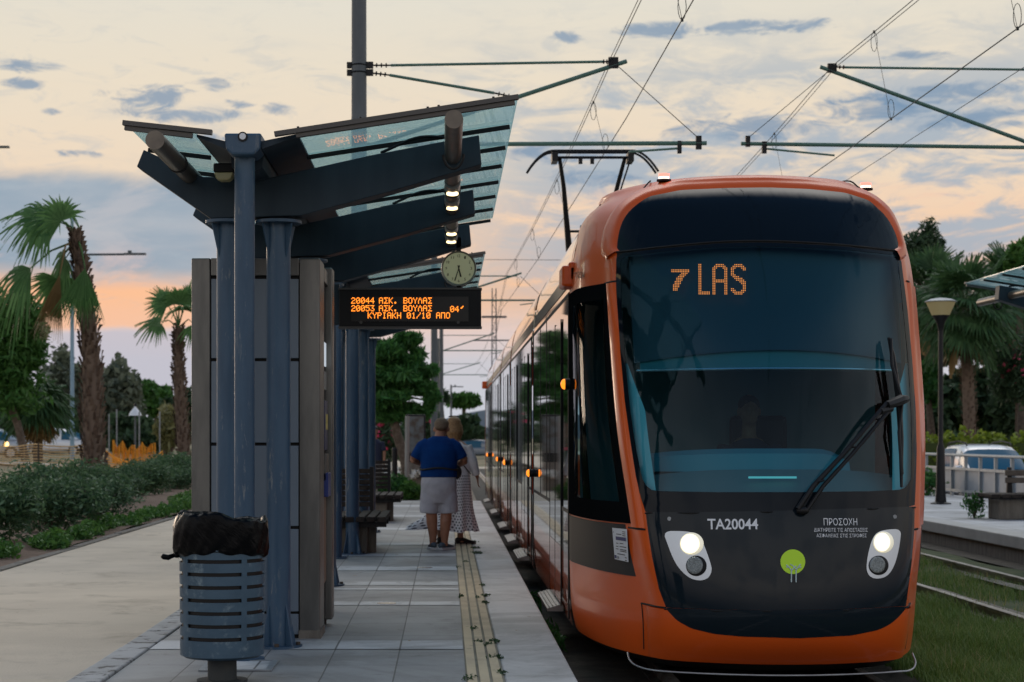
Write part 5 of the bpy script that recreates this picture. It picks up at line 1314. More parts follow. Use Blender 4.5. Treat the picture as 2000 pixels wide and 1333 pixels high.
# ------------------------------------------------------------------ cars
def car(x, y, z, rz, paint, label, cat='car', tall=1.0):
    C_ = thing('parked_car', (x, y, z), label, cat)
    L2, W2 = 2.1, .88
    secs = [(-2.1, .42, .78, .80), (-1.95, .28, .86, .86), (-1.2, .22, .92, .88), (0, .2, .96, .88), (1.2, .22, .98, .88), (1.95, .28, .94, .86), (2.12, .45, .85, .78)]   # y, zlow, zhigh, half width
    b = MB(); vs = []; n = 10
    for (yy, zl, zh, hw_) in secs:
        for (fx, fz) in ((-.8, 0), (-1, .2), (-1, .6), (-.97, .85), (-.9, 1), (.9, 1), (.97, .85), (1, .6), (1, .2), (.8, 0)): vs.append((x+fx*hw_, y+yy, z+zl+(zh-zl)*fz))
    fs = [(i*n+k, i*n+(k+1) % n, (i+1)*n+(k+1) % n, (i+1)*n+k) for i in range(len(secs)-1) for k in range(n)]+[tuple(range(n-1, -1, -1)), tuple((len(secs)-1)*n+k for k in range(n))]
    b.add(vs, fs); b.build('body', paint, C_, smooth=True, bevel=.02)
    def gh(b, k0, k1, grow=0):
        for (zz, ya, yb2, hw_) in (k0, k1): pass
        (za, ya, yb2, ha), (zb3, yc, yd, hb) = k0, k1
        b.hexa([(x-ha, y+ya, z+za), (x+ha, y+ya, z+za), (x+ha, y+yb2, z+za), (x-ha, y+yb2, z+za), (x-hb, y+yc, z+zb3), (x+hb, y+yc, z+zb3), (x+hb, y+yd, z+zb3), (x-hb, y+yd, z+zb3)])
    t_ = tall
    ys_ = [(-1.52, .95), (-1.15, 1.21), (-.78, 1.44), (-.55, 1.52), (-.1, 1.57), (.6, 1.58), (1.2, 1.54), (1.58, 1.46), (1.78, 1.25), (1.95, .95)]
    xs_ = [(-1, 0), (-.955, .45), (-.87, .82), (-.74, .955), (-.4, .995), (0, 1), (.4, .995), (.74, .955), (.87, .82), (.955, .45), (1, 0)]
    vs = []
    for yy, top_ in ys_:
        for fx, fz in xs_: vs.append((x+fx*.83*(1-.04*(top_-.95)), y+yy, z+.92+(top_*t_-.92)*fz))
    b = MB(); b.add(vs, [(i*11+k, (i+1)*11+k, (i+1)*11+k+1, i*11+k+1) for i in range(9) for k in range(10)]); b.build('cabin', paint, C_, smooth='all')
    GL = MATS.get('car_glass') or mat('car_glass', (.02, .10, .17, 1), .12, spec=.12)
    pt = lambda f, s_, zz: None
    def wall(nm, a0, a1, b0, b1, off):              # window quad inset on a cabin face
        vs_ = [Vector(q) for q in (a0, a1, b1, b0)]; c = sum(vs_, Vector())/4; nn = (vs_[1]-vs_[0]).cross(vs_[3]-vs_[0]).normalized(); cen = Vector((x, y+.2, z+1.2))
        if nn.dot(c-cen) < 0: nn = -nn
        vs_ = [c+(q-c)*.88+nn*off for q in vs_]; bb = MB(); bb.prism(vs_, nn*.01); bb.build(nm, GL, C_)
    za, zb3 = .96, 1.47*t_
    def pane(nm, i0, i1, k0, k1):
        bb = MB(); vv = []
        for i in range(i0, i1+1):
            for k in range(k0, k1+1):
                q = Vector(vs[i*11+k]); c_ = Vector((x, y+.3, z+1.1)); vv.append(q+(q-c_).normalized()*.012)
        m_ = k1-k0+1; bb.add(vv, [(i*m_+k, i*m_+k+1, (i+1)*m_+k+1, (i+1)*m_+k) for i in range(i1-i0) for k in range(k1-k0)]); bb.build(nm, GL, C_, smooth='all')
    pane('windscreen', 0, 2, 2, 8); pane('rear_window', 7, 9, 2, 8)
    for k0 in (0, 8):
        pane('side_window', 1, 3, k0, k0+2); pane('side_window', 4, 5, k0, k0+2); pane('side_window', 5, 6, k0, k0+2)
    for s_ in (-1, 1):
        b = MB(); b.tube([(x+s_*.58, y-.62, z+1.53*t_), (x+s_*.58, y-.5, z+1.60*t_), (x+s_*.58, y+.3, z+1.64*t_), (x+s_*.58, y+1.2, z+1.60*t_), (x+s_*.58, y+1.35, z+1.53*t_)], .022, 6); b.build('roof_rail', GREYLAC, C_, smooth=True)
        b = MB(); b.ball((x+s_*.92, y-1.15, z+1.02), .10, .06, .07); b.build('wing_mirror', paint, C_, smooth=True)
        b = MB(); b.ball((x+s_*.66, y-2.03, z+.72), .16, .08, .08); b.build('headlight', CHROME, C_, smooth=True)
        b = MB(); b.box(x+s_*.74-.08, x+s_*.74+.08, y+2.02, y+2.10, z+.7, z+.92); b.build('tail_lamp', REDL if False else mat('red_lens', (.3, .01, .01, 1), .3), C_)
        for yy in (-1.3, 1.35):
            b = MB(); b.disc((x+s_*.76, y+yy, z+.32), (s_, 0, 0), .32, .14, 24); wh = b.build('wheel', BLACK, C_, bevel=.02)
            b = MB(); b.disc((x+s_*.90, y+yy, z+.32), (s_, 0, 0), .2, .012, 20); b.build('rim', CHROME, wh)
    b = MB(); b.tube([(x, y-.66, z+1.53*t_), (x-.02, y-.74, z+1.68*t_)], .008, 5); b.build('aerial', BLACK, C_)
    b = MB(); b.box(x-.5, x+.5, y-2.12, y-2.08, z+.5, z+.62); b.build('grille', BLACK, C_)
    b = MB(); b.box(x-.26, x+.26, y-2.135, y-2.11, z+.40, z+.50); b.build('plate', WHITEP, C_)
    C_.rotation_euler = (0, 0, rz); return C_
WHITECAR = mat('white_car_paint', (.72, .74, .76, 1), .25, coat=1)
car(14.35, 47.0, GZ+.02, R(-2), WHITECAR, 'white estate car with roof rails parked behind the grey railing', tall=1.05)
# ------------------------------------------------------------------ people
SKIN = mat('tanned_skin', (.36, .17, .10, 1), .55, var=(.31, .14, .08, 1), vs=12)
HAIRB = mat('short_grey_brown_hair', (.13, .085, .05, 1), .7, var=(.2, .14, .09, 1), vs=60, bump=.4, bs=200)
HAIRBL = mat('blonde_hair', (.34, .20, .085, 1), .5, var=(.22, .12, .05, 1), vs=45, bump=.4, bs=160)
SHIRT = mat('royal_blue_cotton', (.006, .046, .19, 1), .9, spec=.1, var=(.005, .036, .155, 1), vs=6, bump=.9, bs=9)
SHORTS = mat('pale_grey_cotton', (.50, .50, .54, 1), .9, var=(.42, .42, .46, 1), vs=7, bump=.9, bs=9)
BLOUSE = mat('white_cotton', (.82, .80, .80, 1), .85, var=(.72, .70, .71, 1), vs=9, bump=.8, bs=11)
SHOEM = mat('grey_blue_trainer', (.06, .085, .11, 1), .8, var=(.10, .125, .15, 1), vs=30)
SOLEM = mat('white_sole', (.55, .55, .55, 1), .7)
BAGP = mat('black_waist_bag', (.012, .012, .014, 1), .6)
# polka dots
DOTM = bpy.data.materials.new('polka_dot_cotton'); DOTM.use_nodes = True
t = NT(DOTM.node_tree); uvn = t.new('ShaderNodeUVMap'); ux, uy, uz = t.sep(uvn.outputs[0])
row = t.m('FLOOR', uy); ux2 = t.m('ADD', ux, t.m('MULTIPLY', t.m('MODULO', row, 2.0), .5))
fx = t.m('SUBTRACT', t.m('FRACT', ux2), .5); fy = t.m('MULTIPLY', t.m('SUBTRACT', t.m('FRACT', uy), .5), .8)
dd = t.m('SQRT', t.m('ADD', t.m('MULTIPLY', fx, fx), t.m('MULTIPLY', fy, fy)))
t.put(t.n['Principled BSDF'].inputs['Base Color'], t.mix(t.sm(dd, .27, .22), (.80, .78, .78, 1), (.04, .04, .06, 1)))
t.n['Principled BSDF'].inputs['Roughness'].default_value = .9

def rings(b, specs, n=28, cap=True):               # stacked ellipses (x, y, z, rx, ry)
    vs = [(x+rx*math.cos(2*math.pi*k/n), y+ry*math.sin(2*math.pi*k/n), z) for x, y, z, rx, ry in specs for k in range(n)]
    fs = [(i*n+k, i*n+(k+1) % n, (i+1)*n+(k+1) % n, (i+1)*n+k) for i in range(len(specs)-1) for k in range(n)]
    if cap: fs += [tuple(range(n-1, -1, -1)), tuple((len(specs)-1)*n+k for k in range(n))]
    b.add(vs, fs); return b
def hand_shape(b, wrist, d, side, pal=(0, 0, 1), s_=1.0, curl=.5):
    """palm, four curled fingers of different lengths and a thumb from the palm's edge"""
    wr = Vector(wrist); d = Vector(d).normalized(); side = Vector(side).normalized(); nrm = d.cross(side).normalized()
    pts = [wr, wr+d*.04*s_, wr+d*.085*s_]
    for o in (-.024, -.008, .008, .024): b.tube([wr, wr+d*.045*s_+side*o*s_, wr+d*.085*s_+side*o*s_], [.018*s_, .016*s_, .012*s_], 8)
    for o, l in ((-.030, .060), (-.010, .075), (.010, .082), (.030, .072)):
        q = wr+d*.082*s_+side*o*s_; p1 = q+d*l*.45*s_; p2 = p1+(d*(1-curl)+nrm*curl).normalized()*l*.35*s_; p3 = p2+(d*(1-curl*1.6)+nrm*curl*1.5).normalized()*l*.3*s_
        b.tube([q, p1, p2, p3], [.0105*s_, .010*s_, .009*s_, .007*s_], 7)
    q = wr+d*.025*s_+side*.024*s_; b.tube([q, q+d*.025*s_+side*.022*s_, q+d*.055*s_+side*.028*s_+nrm*.01*s_], [.014*s_, .012*s_, .009*s_], 7)
def shoe(Pn, x, y, ang, m_up=SHOEM, m_sole=SOLEM):
    M_ = Matrix.Translation((x, y, 0)) @ Matrix.Rotation(ang, 4, 'Z')
    def prof(b, ws, zt, zb_):
        pass
    b = MB(); L = [(-.10, .034), (-.08, .041), (-.03, .040), (.04, .046), (.10, .052), (.15, .046), (.185, .028)]
    out = [(yy, w_) for yy, w_ in L]
    poly = [M_ @ Vector((w_+.004, yy, 0)) for yy, w_ in out]+[M_ @ Vector((-w_-.004, yy, 0)) for yy, w_ in out[::-1]]
    b.prism(poly, (0, 0, .032)); b.build('sole', m_sole, Pn, bevel=.006)
    b = MB(); n = 14; vs = []
    for yy, w_, h in ((-.10, .030, .085), (-.07, .038, .10), (-.02, .040, .10), (.04, .044, .085), (.10, .048, .06), (.15, .042, .048), (.18, .022, .04)):
        for k in range(n):
            tt = 2*math.pi*k/n; vs.append(M_ @ Vector((w_*math.cos(tt), yy, .030+(h-.030)*(.5+.5*math.sin(tt)))))
    fs = [(i*n+k, i*n+(k+1) % n, (i+1)*n+(k+1) % n, (i+1)*n+k) for i in range(6) for k in range(n)]+[tuple(range(n-1, -1, -1)), tuple(6*n+k for k in range(n))]
    b.add(vs, fs); b.build('shoe', m_up, Pn, smooth='all')
def head(b, c, tilt=(0, 0, 0), s_=1.0, face=1):
    """skull, jaw, nose, ears, brow; face = +1 looks towards +Y, -1 towards the camera"""
    c = Vector(c); Rm = Matrix.Rotation(tilt[2], 3, 'Z') @ Matrix.Rotation(tilt[0], 3, 'X')
    def bl(o, r):
        q = MB(); q.ball((0, 0, 0), r[0]*s_, r[1]*s_, r[2]*s_, 14, 10)
        off = Vector(o)*s_; off.y *= face
        b.add([c+Rm @ (Vector(v)+off) for v in q.v], q.f)
    bl((0, -.01, .02), (.077, .096, .10)); bl((0, .02, -.05), (.062, .075, .075)); bl((0, .055, -.085), (.035, .035, .03))
    bl((0, .098, -.025), (.015, .022, .026)); bl((.082, -.005, -.015), (.012, .022, .034)); bl((-.082, -.005, -.015), (.012, .022, .034))
    bl((0, .082, -.068), (.024, .012, .009)); bl((0, .075, .012), (.055, .022, .014))

# the man in blue, seen from behind, looking down at something held before him
mx, my = P(857, 1075, 22.4).x, 22.45
M1 = thing('person', (mx, my, 0), 'man in royal blue T-shirt and pale grey shorts seen from behind, head bowed', 'person')
b = MB()
HZ = 1.585
head(b, (mx+.035, my+.15, HZ-.035), (R(-42), 0, R(-12)), 1.16)
b.tube([(mx+.01, my+.02, 1.38), (mx+.02, my+.07, 1.50)], [.075, .066], 14)
rings(b, [(mx, my, .92, .19, .14), (mx, my, 1.1, .20, .14), (mx, my-.01, 1.3, .19, .12), (mx, my, 1.38, .13, .09), (mx, my+.01, 1.44, .08, .065)])
for s_, ex, ey, ez, wx, wy, wz in ((-1, -.335, .03, 1.16, -.16, .26, 1.10), (1, .335, .03, 1.14, .17, .26, 1.08)):
    b.tube([(mx+s_*.16, my, 1.34), (mx+s_*.26, my+.0, 1.25), (mx+ex, my+ey, ez)], [.05, .052, .050], 12)
    b.tube([(mx+ex, my+ey, ez), (mx+(ex*.62+wx*.38), my+ey+.10, ez-.035), (mx+wx, my+wy, wz)], [.050, .049, .032], 12)
    hand_shape(b, (mx+wx, my+wy, wz), (-s_*.75, .55, .15), (0, .2, 1), s_=1.05, curl=.6)
for s_, fx, fy in ((-1, -.075, .05), (1, .075, .0)):
    b.tube([(mx+s_*.10, my, .90), (mx+s_*.10, my+.01, .70), (mx+s_*.095, my+.015, .50), (mx+fx+s_*.012, my+fy-.03, .36), (mx+fx, my+fy-.02, .20), (mx+fx, my+fy-.01, .10), (mx+fx, my+fy, .05)], [.12, .105, .075, .074, .056, .044, .046], 14)
remeshed(b, 'body', SKIN, M1, .012, 5)
b = MB()
rings(b, [(mx, my, .925, .235, .175), (mx, my, .97, .238, .178), (mx, my-.005, 1.06, .236, .176), (mx, my-.015, 1.18, .235, .17), (mx, my-.02, 1.28, .235, .158), (mx, my-.01, 1.36, .215, .135), (mx+.005, my+.005, 1.42, .15, .105), (mx+.01, my+.02, 1.455, .09, .085)])
for s_ in (-1, 1): b.tube([(mx+s_*.13, my-.005, 1.375), (mx+s_*.21, my, 1.315), (mx+s_*.275, my+.01, 1.22), (mx+s_*.30, my+.012, 1.17)], [.075, .088, .078, .076], 14)
remeshed(b, 'shirt', SHIRT, M1, .012, 6)
b = MB()
rings(b, [(mx, my, .60, .17, .13), (mx, my, .72, .225, .16), (mx, my-.01, .86, .232, .172), (mx, my, .965, .215, .16)])
for s_ in (-1, 1): b.tube([(mx+s_*.10, my, .86), (mx+s_*.115, my, .65), (mx+s_*.125, my+.01, .475)], [.12, .125, .125], 18)
remeshed(b, 'shorts', SHORTS, M1, .012, 5)
b = MB(); b.ball((mx+.035, my+.115, HZ+.022), .096, .110, .088, 18, 12); b.ball((mx+.03, my+.075, HZ-.012), .088, .078, .055, 16, 10); b2 = remeshed(b, 'hair', HAIRB, M1, .012, 3)
b = MB(); b.tube([(mx+.242*math.cos(t), my-.005+.185*math.sin(t), 1.04+.012*math.sin(t*3)) for t in np.linspace(0, 2*math.pi, 40)[:-1]], .014, 6, closed=True); bl_ = b.build('belt_strap', BAGP, M1, smooth=True)
b = MB(); b.ball((mx+.22, my+.03, .995), .075, .07, .095, 14, 10); b.build('waist_bag', BAGP, bl_, smooth=True)
for s_, fx, fy, an in ((-1, -.075, .05, R(12)), (1, .075, .0, R(-38))): shoe(M1, mx+fx, my+fy, an)

# the woman beside him
wx_, wy_ = P(899, 1062, 23.6).x, 23.6
M2 = thing('person', (wx_, wy_, 0), 'blonde woman in white blouse and long polka dot skirt beside the man in blue', 'person')
b = MB(); hx = wx_-.085
head(b, (hx, wy_+.03, 1.60), (R(-8), 0, R(-35)), 1.0)
b.tube([(hx+.02, wy_, 1.36), (hx, wy_+.01, 1.52)], [.055, .05], 12)
rings(b, [(hx+.05, wy_, .85, .16, .12), (hx+.05, wy_, 1.0, .13, .10), (hx+.04, wy_, 1.2, .155, .11), (hx+.03, wy_, 1.34, .15, .09), (hx+.02, wy_, 1.40, .07, .06)])
for s_, (ex, ey, ez), (hx2, hy2, hz2) in ((1, (.235, -.02, 1.12), (.285, .03, .90)), (-1, (-.20, .05, 1.12), (-.12, .22, 1.02))):
    b.tube([(hx+.03+s_*.16, wy_, 1.33), (hx+.03+ex, wy_+ey, ez), (hx+.03+hx2, wy_+hy2, hz2)], [.048, .040, .026], 10)
    hand_shape(b, (hx+.03+hx2, wy_+hy2, hz2), (.1, .15, -1) if s_ > 0 else (.5, .8, .1), (0, 1, 0) if s_ > 0 else (0, 0, 1), s_=.92, curl=.35)
for fx, fy in ((.0, .0), (-.27, .12)):
    b.tube([(hx+.05, wy_, .85), (wx_+fx*.8-.0, wy_+fy*.7, .45), (wx_+fx, wy_+fy, .18), (wx_+fx, wy_+fy, .06)], [.11, .07, .045, .04], 12)
    b.ball((wx_+fx+.02, wy_+fy+.03, .035), .04, .09, .03, 10, 8)
remeshed(b, 'body', SKIN, M2, .011, 5)
b = MB()
rings(b, [(hx+.05, wy_, .90, .165, .13), (hx+.05, wy_, 1.0, .160, .125), (hx+.05, wy_, 1.18, .172, .13), (hx+.04, wy_, 1.31, .168, .115), (hx+.02, wy_, 1.385, .085, .08)])
b.tube([(hx+.17, wy_, 1.32), (hx+.255, wy_-.02, 1.12), (hx+.30, wy_+.02, .93)], [.075, .062, .055], 12); b.tube([(hx-.11, wy_, 1.32), (hx-.17, wy_+.05, 1.12), (hx-.09, wy_+.2, 1.03)], [.075, .06, .05], 12)
remeshed(b, 'blouse', BLOUSE, M2, .012, 5)
n = 96; lv = np.linspace(0, 1, 22); vs = []; uv = []; fs = []
for i, t in enumerate(lv):
    z = .94-.76*t; r = .165+.06*t+.11*max(0, t-.6)**1.2
    cx2 = hx+.05-.0*t
    for k in range(n):
        an = 2*math.pi*k/n; fl = 1+(.05+.08*t)*t*math.sin(an*9+1.5*t)
        x = r*math.cos(an)*fl; y = r*.85*math.sin(an)*fl
        if math.cos(an) < 0: x *= 1+2.7*max(0, t-.3)**1.4*(-math.cos(an))   # hem swings out to the left
        vs.append((cx2+x, wy_+y, z+.035*max(0, -math.cos(an))*t*t+.012*t*math.sin(an*5)))
        uv.append((k/n*40, t*20))
for i in range(len(lv)-1):
    for k in range(n): fs.append((i*n+k, i*n+(k+1) % n, (i+1)*n+(k+1) % n, (i+1)*n+k))
b = MB(); b.add(vs, fs); sk = b.build('skirt', DOTM, M2, smooth='all')
ul = sk.data.uv_layers.new(name='UVMap')
for poly in sk.data.polygons:
    k0 = (poly.index % n)
    for li, vi in zip(poly.loop_indices, poly.vertices):
        q = uv[vi]; ul.data[li].uv = (40.0 if (k0 == n-1 and vi % n == 0) else q[0], q[1])
b = MB(); c = Vector((hx, wy_+.01, 1.625)); b.ball(c, .098, .108, .10, 18, 12); b.ball(c+Vector((.01, -.045, -.08)), .088, .062, .12, 16, 12)
for k in range(9):
    an = math.pi*(1.05+.9*k/8); b.tube([c+Vector((.085*math.cos(an), .08*math.sin(an), -.02)), c+Vector((.092*math.cos(an)+.01, .085*math.sin(an)-.015, -.12)), c+Vector((.07*math.cos(an)+.012, .07*math.sin(an)-.015, -.215+.02*math.sin(k*2.3)))], [.03, .028, .010], 8)
hr = remeshed(b, 'hair', HAIRBL, M2, .011, 3)
b = MB(); b.tube([c+Vector((.07*math.cos(t), .01+.03*math.cos(t), .088+.012*math.sin(t))) for t in np.linspace(0, math.pi, 9)], .008, 6); b.build('sunglasses', BAGP, hr, smooth=True)
b = MB(); b.tube([(hx-.06, wy_-.13, 1.36), (hx+.10, wy_-.14, 1.1), (hx+.22, wy_-.05, .95)], .008, 6); b.build('bag_strap', BAGP, M2)
for fx, fy, an in ((.0, .0, R(-70)), (-.27, .12, R(-10))): shoe(M2, wx_+fx+(.03 if fx == 0 else 0), wy_+fy, an, BAGP, BAGP)

# two walkers further off and the driver
def simple_person(x, y, z, top_m, leg_m, hair_m, label, face=1, bag=None):
    M_ = thing('person', (x, y, z), label, 'person')
    b = MB(); head(b, (x, y, z+1.62), (0, 0, 0), 1.0, face); b.tube([(x, y, z+1.38), (x, y, z+1.54)], [.06, .052], 10)
    rings(b, [(x, y, z+.86, .16, .11), (x, y, z+1.05, .15, .11), (x, y, z+1.3, .18, .11), (x, y, z+1.41, .09, .07)])
    for s_ in (-1, 1):
        b.tube([(x+s_*.18, y, z+1.34), (x+s_*.235, y, z+1.1), (x+s_*.23, y+.05*face, z+.86)], [.05, .042, .03], 8)
        hand_shape(b, (x+s_*.23, y+.05*face, z+.86), (0, .2*face, -1), (0, 1, 0), curl=.3)
        b.tube([(x+s_*.09, y, z+.86), (x+s_*.095, y+s_*.08, z+.48), (x+s_*.1, y+s_*.14, z+.06)], [.09, .065, .042], 10); b.ball((x+s_*.1, y+s_*.14+.05*face, z+.04), .045, .11, .04, 10, 6)
    remeshed(b, 'body', SKIN, M_, .014, 4)
    b = MB(); rings(b, [(x, y, z+.88, .185, .135), (x, y, z+1.1, .175, .13), (x, y, z+1.32, .20, .13), (x, y, z+1.42, .09, .08)])
    for s_ in (-1, 1): b.tube([(x+s_*.16, y, z+1.35), (x+s_*.225, y, z+1.14)], [.075, .065], 10)
    remeshed(b, 'shirt', top_m, M_, .015, 4)
    b = MB(); rings(b, [(x, y, z+.80, .17, .125), (x, y, z+.93, .178, .13)])
    for s_ in (-1, 1): b.tube([(x+s_*.09, y, z+.88), (x+s_*.095, y+s_*.08, z+.48), (x+s_*.1, y+s_*.13, z+.12)], [.105, .085, .065], 12)
    remeshed(b, 'trousers', leg_m, M_, .015, 4)
    b = MB(); b.ball((x, y-.015*face, z+1.655), .086, .10, .085, 14, 10); b.ball((x, y-.045*face, z+1.60), .08, .06, .07, 12, 8); remeshed(b, 'hair', hair_m, M_, .014, 3)
    return M_
NAVYC = mat('navy_cotton', (.02, .025, .05, 1), .9); BRIGHTB = mat('bright_blue_cotton', (.03, .17, .45, 1), .9); DARKH = mat('dark_hair', (.02, .014, .01, 1), .6)
p = P(661, 860, 37); simple_person(p.x+.02, 37, 0, BRIGHTB, NAVYC, DARKH, 'walker in bright blue top, half hidden behind the blue shelter columns', -1)
p = P(733, 860, 41.5); simple_person(p.x-.02, 41.5, -.03, NAVYC, mat('pale_shorts', (.3, .28, .27, 1), .9), DARKH, 'walker in dark navy top by the pink flowers, half behind a column', -1)
# driver
p = P(1463, 800, 13.95); dx_, dy_ = p.x, 13.95
M3 = thing('person', (dx_, dy_, .45), 'tram driver in dark uniform dimly seen behind the windscreen', 'person')
b = MB(); head(b, (dx_, dy_, 1.66), (0, 0, 0), 1.05, -1); b.tube([(dx_, dy_+.02, 1.42), (dx_, dy_, 1.58)], [.062, .055], 10)
rings(b, [(dx_, dy_+.1, .90, .18, .13), (dx_, dy_+.05, 1.15, .18, .12), (dx_, dy_+.02, 1.34, .19, .11), (dx_, dy_, 1.44, .09, .07)])
for s_ in (-1, 1):
    b.tube([(dx_+s_*.19, dy_, 1.37), (dx_+s_*.26, dy_-.08, 1.14), (dx_+s_*.2, dy_-.36, 1.14)], [.052, .045, .03], 8); hand_shape(b, (dx_+s_*.2, dy_-.36, 1.14), (0, -1, .1), (1, 0, 0), curl=.5)
    b.tube([(dx_+s_*.1, dy_+.08, .92), (dx_+s_*.12, dy_-.36, .9), (dx_+s_*.12, dy_-.42, .46)], [.09, .07, .05], 10)
remeshed(b, 'body', SKIN, M3, .013, 4)
b = MB(); rings(b, [(dx_, dy_+.1, .88, .20, .15), (dx_, dy_+.05, 1.15, .20, .14), (dx_, dy_+.02, 1.34, .21, .13), (dx_, dy_, 1.44, .08, .075)])
for s_ in (-1, 1): b.tube([(dx_+s_*.18, dy_, 1.37), (dx_+s_*.26, dy_-.06, 1.15), (dx_+s_*.21, dy_-.3, 1.14)], [.075, .062, .05], 10)
remeshed(b, 'uniform', NAVYC, M3, .014, 4)
b = MB(); b.ball((dx_, dy_+.015, 1.70), .088, .10, .085, 14, 10); remeshed(b, 'hair', DARKH, M3, .013, 2)
# ------------------------------------------------------------------ vegetation
def unit(v): return v/np.maximum(np.linalg.norm(v, axis=-1, keepdims=True), 1e-9)
def leaves(clumps, size, asp=.5, droop=0.0, shell=2.2):
    """leaf-sized diamond faces filled through ellipsoid clumps: (centre, radii, count)"""
    out = []
    for c, r, n in clumps:
        d = unit(NR.normal(size=(n, 3))); rr = NR.random(n)**(1/shell)
        lump = 1+.22*np.sin(d[:, :1]*5+c[0]*3)*np.sin(d[:, 1:2]*4+c[1])+.15*np.sin(d[:, 2:]*7+c[2])
        p = np.array(c)+d*rr[:, None]*np.array(r)*lump
        u = unit(NR.normal(size=(n, 3))+np.array([0, 0, -droop])); v = unit(np.cross(u, NR.normal(size=(n, 3))))
        L = size*(.6+.8*NR.random(n))[:, None]
        out.append(np.stack([p-u*L*.5, p+v*L*asp*.5, p+u*L*.5, p-v*L*asp*.5], 1).reshape(-1, 3))
    return np.concatenate(out)
def tree(name, base, label, cat, lf, trunk, clumps, size, group=None, branches=(), asp=.5, droop=0, bark=BARK, shell=2.2, flowers=None):
    T = thing(name, base, label, cat, group)
    b = MB()
    if trunk: b.tube(trunk[0], trunk[1], 10)
    for pts, rs in branches: b.tube(pts, rs, 6)
    if b.v: b.build('trunk', bark, T, smooth=True)
    raw('crown', leaves(clumps, size, asp, droop, shell), 4, lf, T)
    if flowers: raw('blossom', leaves(flowers[0], flowers[1], .9), 4, flowers[2], T)
    return T
def pc(px, py, Y, rpx, rpy, n, dyn=0, deep=1.0):   # clump from pixel position, radii in pixels at that depth
    k = Y/F; q = P(px, py, Y+dyn); return ((q.x, q.y, q.z), (rpx*k, max(rpx, rpy)*k*deep, rpy*k), n)
def autobranch(trunk_top, clumps, r):
    return [([trunk_top, tuple(Vector(trunk_top).lerp(Vector(c), .55)+Vector((0, 0, .15))), c], [r, r*.6, r*.25]) for c, _, _ in clumps]

def fan(hub, A, N, L, n=34, spread=1.9, droop=.25, lift=0.0, fold=.05):
    A = np.array(A, float); A /= np.linalg.norm(A); N = np.array(N, float); N -= A*N.dot(A); N /= np.linalg.norm(N); B = np.cross(N, A)
    q = []; dth = 2*spread/n; ts = [0, .3, .55, .8, 1.0]; wf = [.02, .30, .36, .20, .015]
    for i in range(n):
        th = -spread+(i+.5)*dth; d = math.cos(th)*A+math.sin(th)*B; s_ = -math.sin(th)*A+math.cos(th)*B
        l = L*(.72+.28*math.cos(th*.55))*(1+NR.uniform(-.08, .06)); dr = droop*(1+NR.uniform(-.4, .5)); pr = None
        for t, wv in zip(ts, wf):
            p = np.array(hub)+d*l*t+np.array([0, 0, -1])*dr*l*max(0, t-.35)**1.7*1.6+N*fold*l*t*math.cos(th*1.4)
            w2 = s_*(wv*l*dth*1.02)+N*(.02*l*(1 if i % 2 else -1)*t)
            if pr is not None: q += [pr[0], pr[1], p+w2, p-w2]
            pr = (p-w2, p+w2)
    return q
def petiole(b, pts, r0=.028, r1=.014): b.tube(pts, [r0+(r1-r0)*i/(len(pts)-1) for i in range(len(pts))], 6)
def boots(path, radii, n, size):
    q = []; pts = [np.array(p) for p in path]; seg = np.linspace(0, len(pts)-1.001, n)
    for k, s_ in enumerate(seg):
        i = int(s_); f = s_-i; c = pts[i]*(1-f)+pts[i+1]*f; r = radii[i]*(1-f)+radii[i+1]*f; an = k*2.39996+NR.uniform(-.3, .3)
        d = np.array([math.cos(an), math.sin(an), 0]); sd = np.array([-math.sin(an), math.cos(an), 0]); w_ = size*(.35+.3*NR.random()); h = size*(.8+.7*NR.random()); out = r+.01
        tw = NR.uniform(-.5, .5)
        q += [c+d*out-sd*w_*.5, c+d*out+sd*w_*.5, c+d*(out+.05+.09*NR.random())+sd*(w_*.2+tw*w_)+np.array([0, 0, h]), c+d*(out+.04)-sd*(w_*.2-tw*w_)+np.array([0, 0, h])]
    return q
def palm(base, path, radii, fronds, label, group, nb=420, bs=.16, lfp=None):
    lfp = lfp or LF_PALM
    radii = [r_*.72 for r_ in radii]; bs *= .7
    """fronds: (list of petiole points, axis, normal, length, dry, droop)"""
    T = thing('palm_tree', base, label, 'palm tree', group)
    b = MB(); b.tube(path, radii, 14); tr = b.build('trunk', PALMBARK, T, smooth=True)
    raw('leaf_bases', np.array(boots(path, radii, nb, bs)), 4, PALMBARK, tr)
    for pts, A, N, L, dry, dr, *sp_ in fronds:
        b = MB(); petiole(b, pts, .03, .014); st = b.build('frond_stalk', LF_DRY if dry else lfp, T, smooth=True)
        raw('frond', np.array(fan(pts[-1], A, N, L, droop=dr, spread=sp_[0] if sp_ else (.75 if dry else 1.85), n=int(34 if not sp_ else 30))), 4, LF_DRY if dry else lfp, st)
    return T
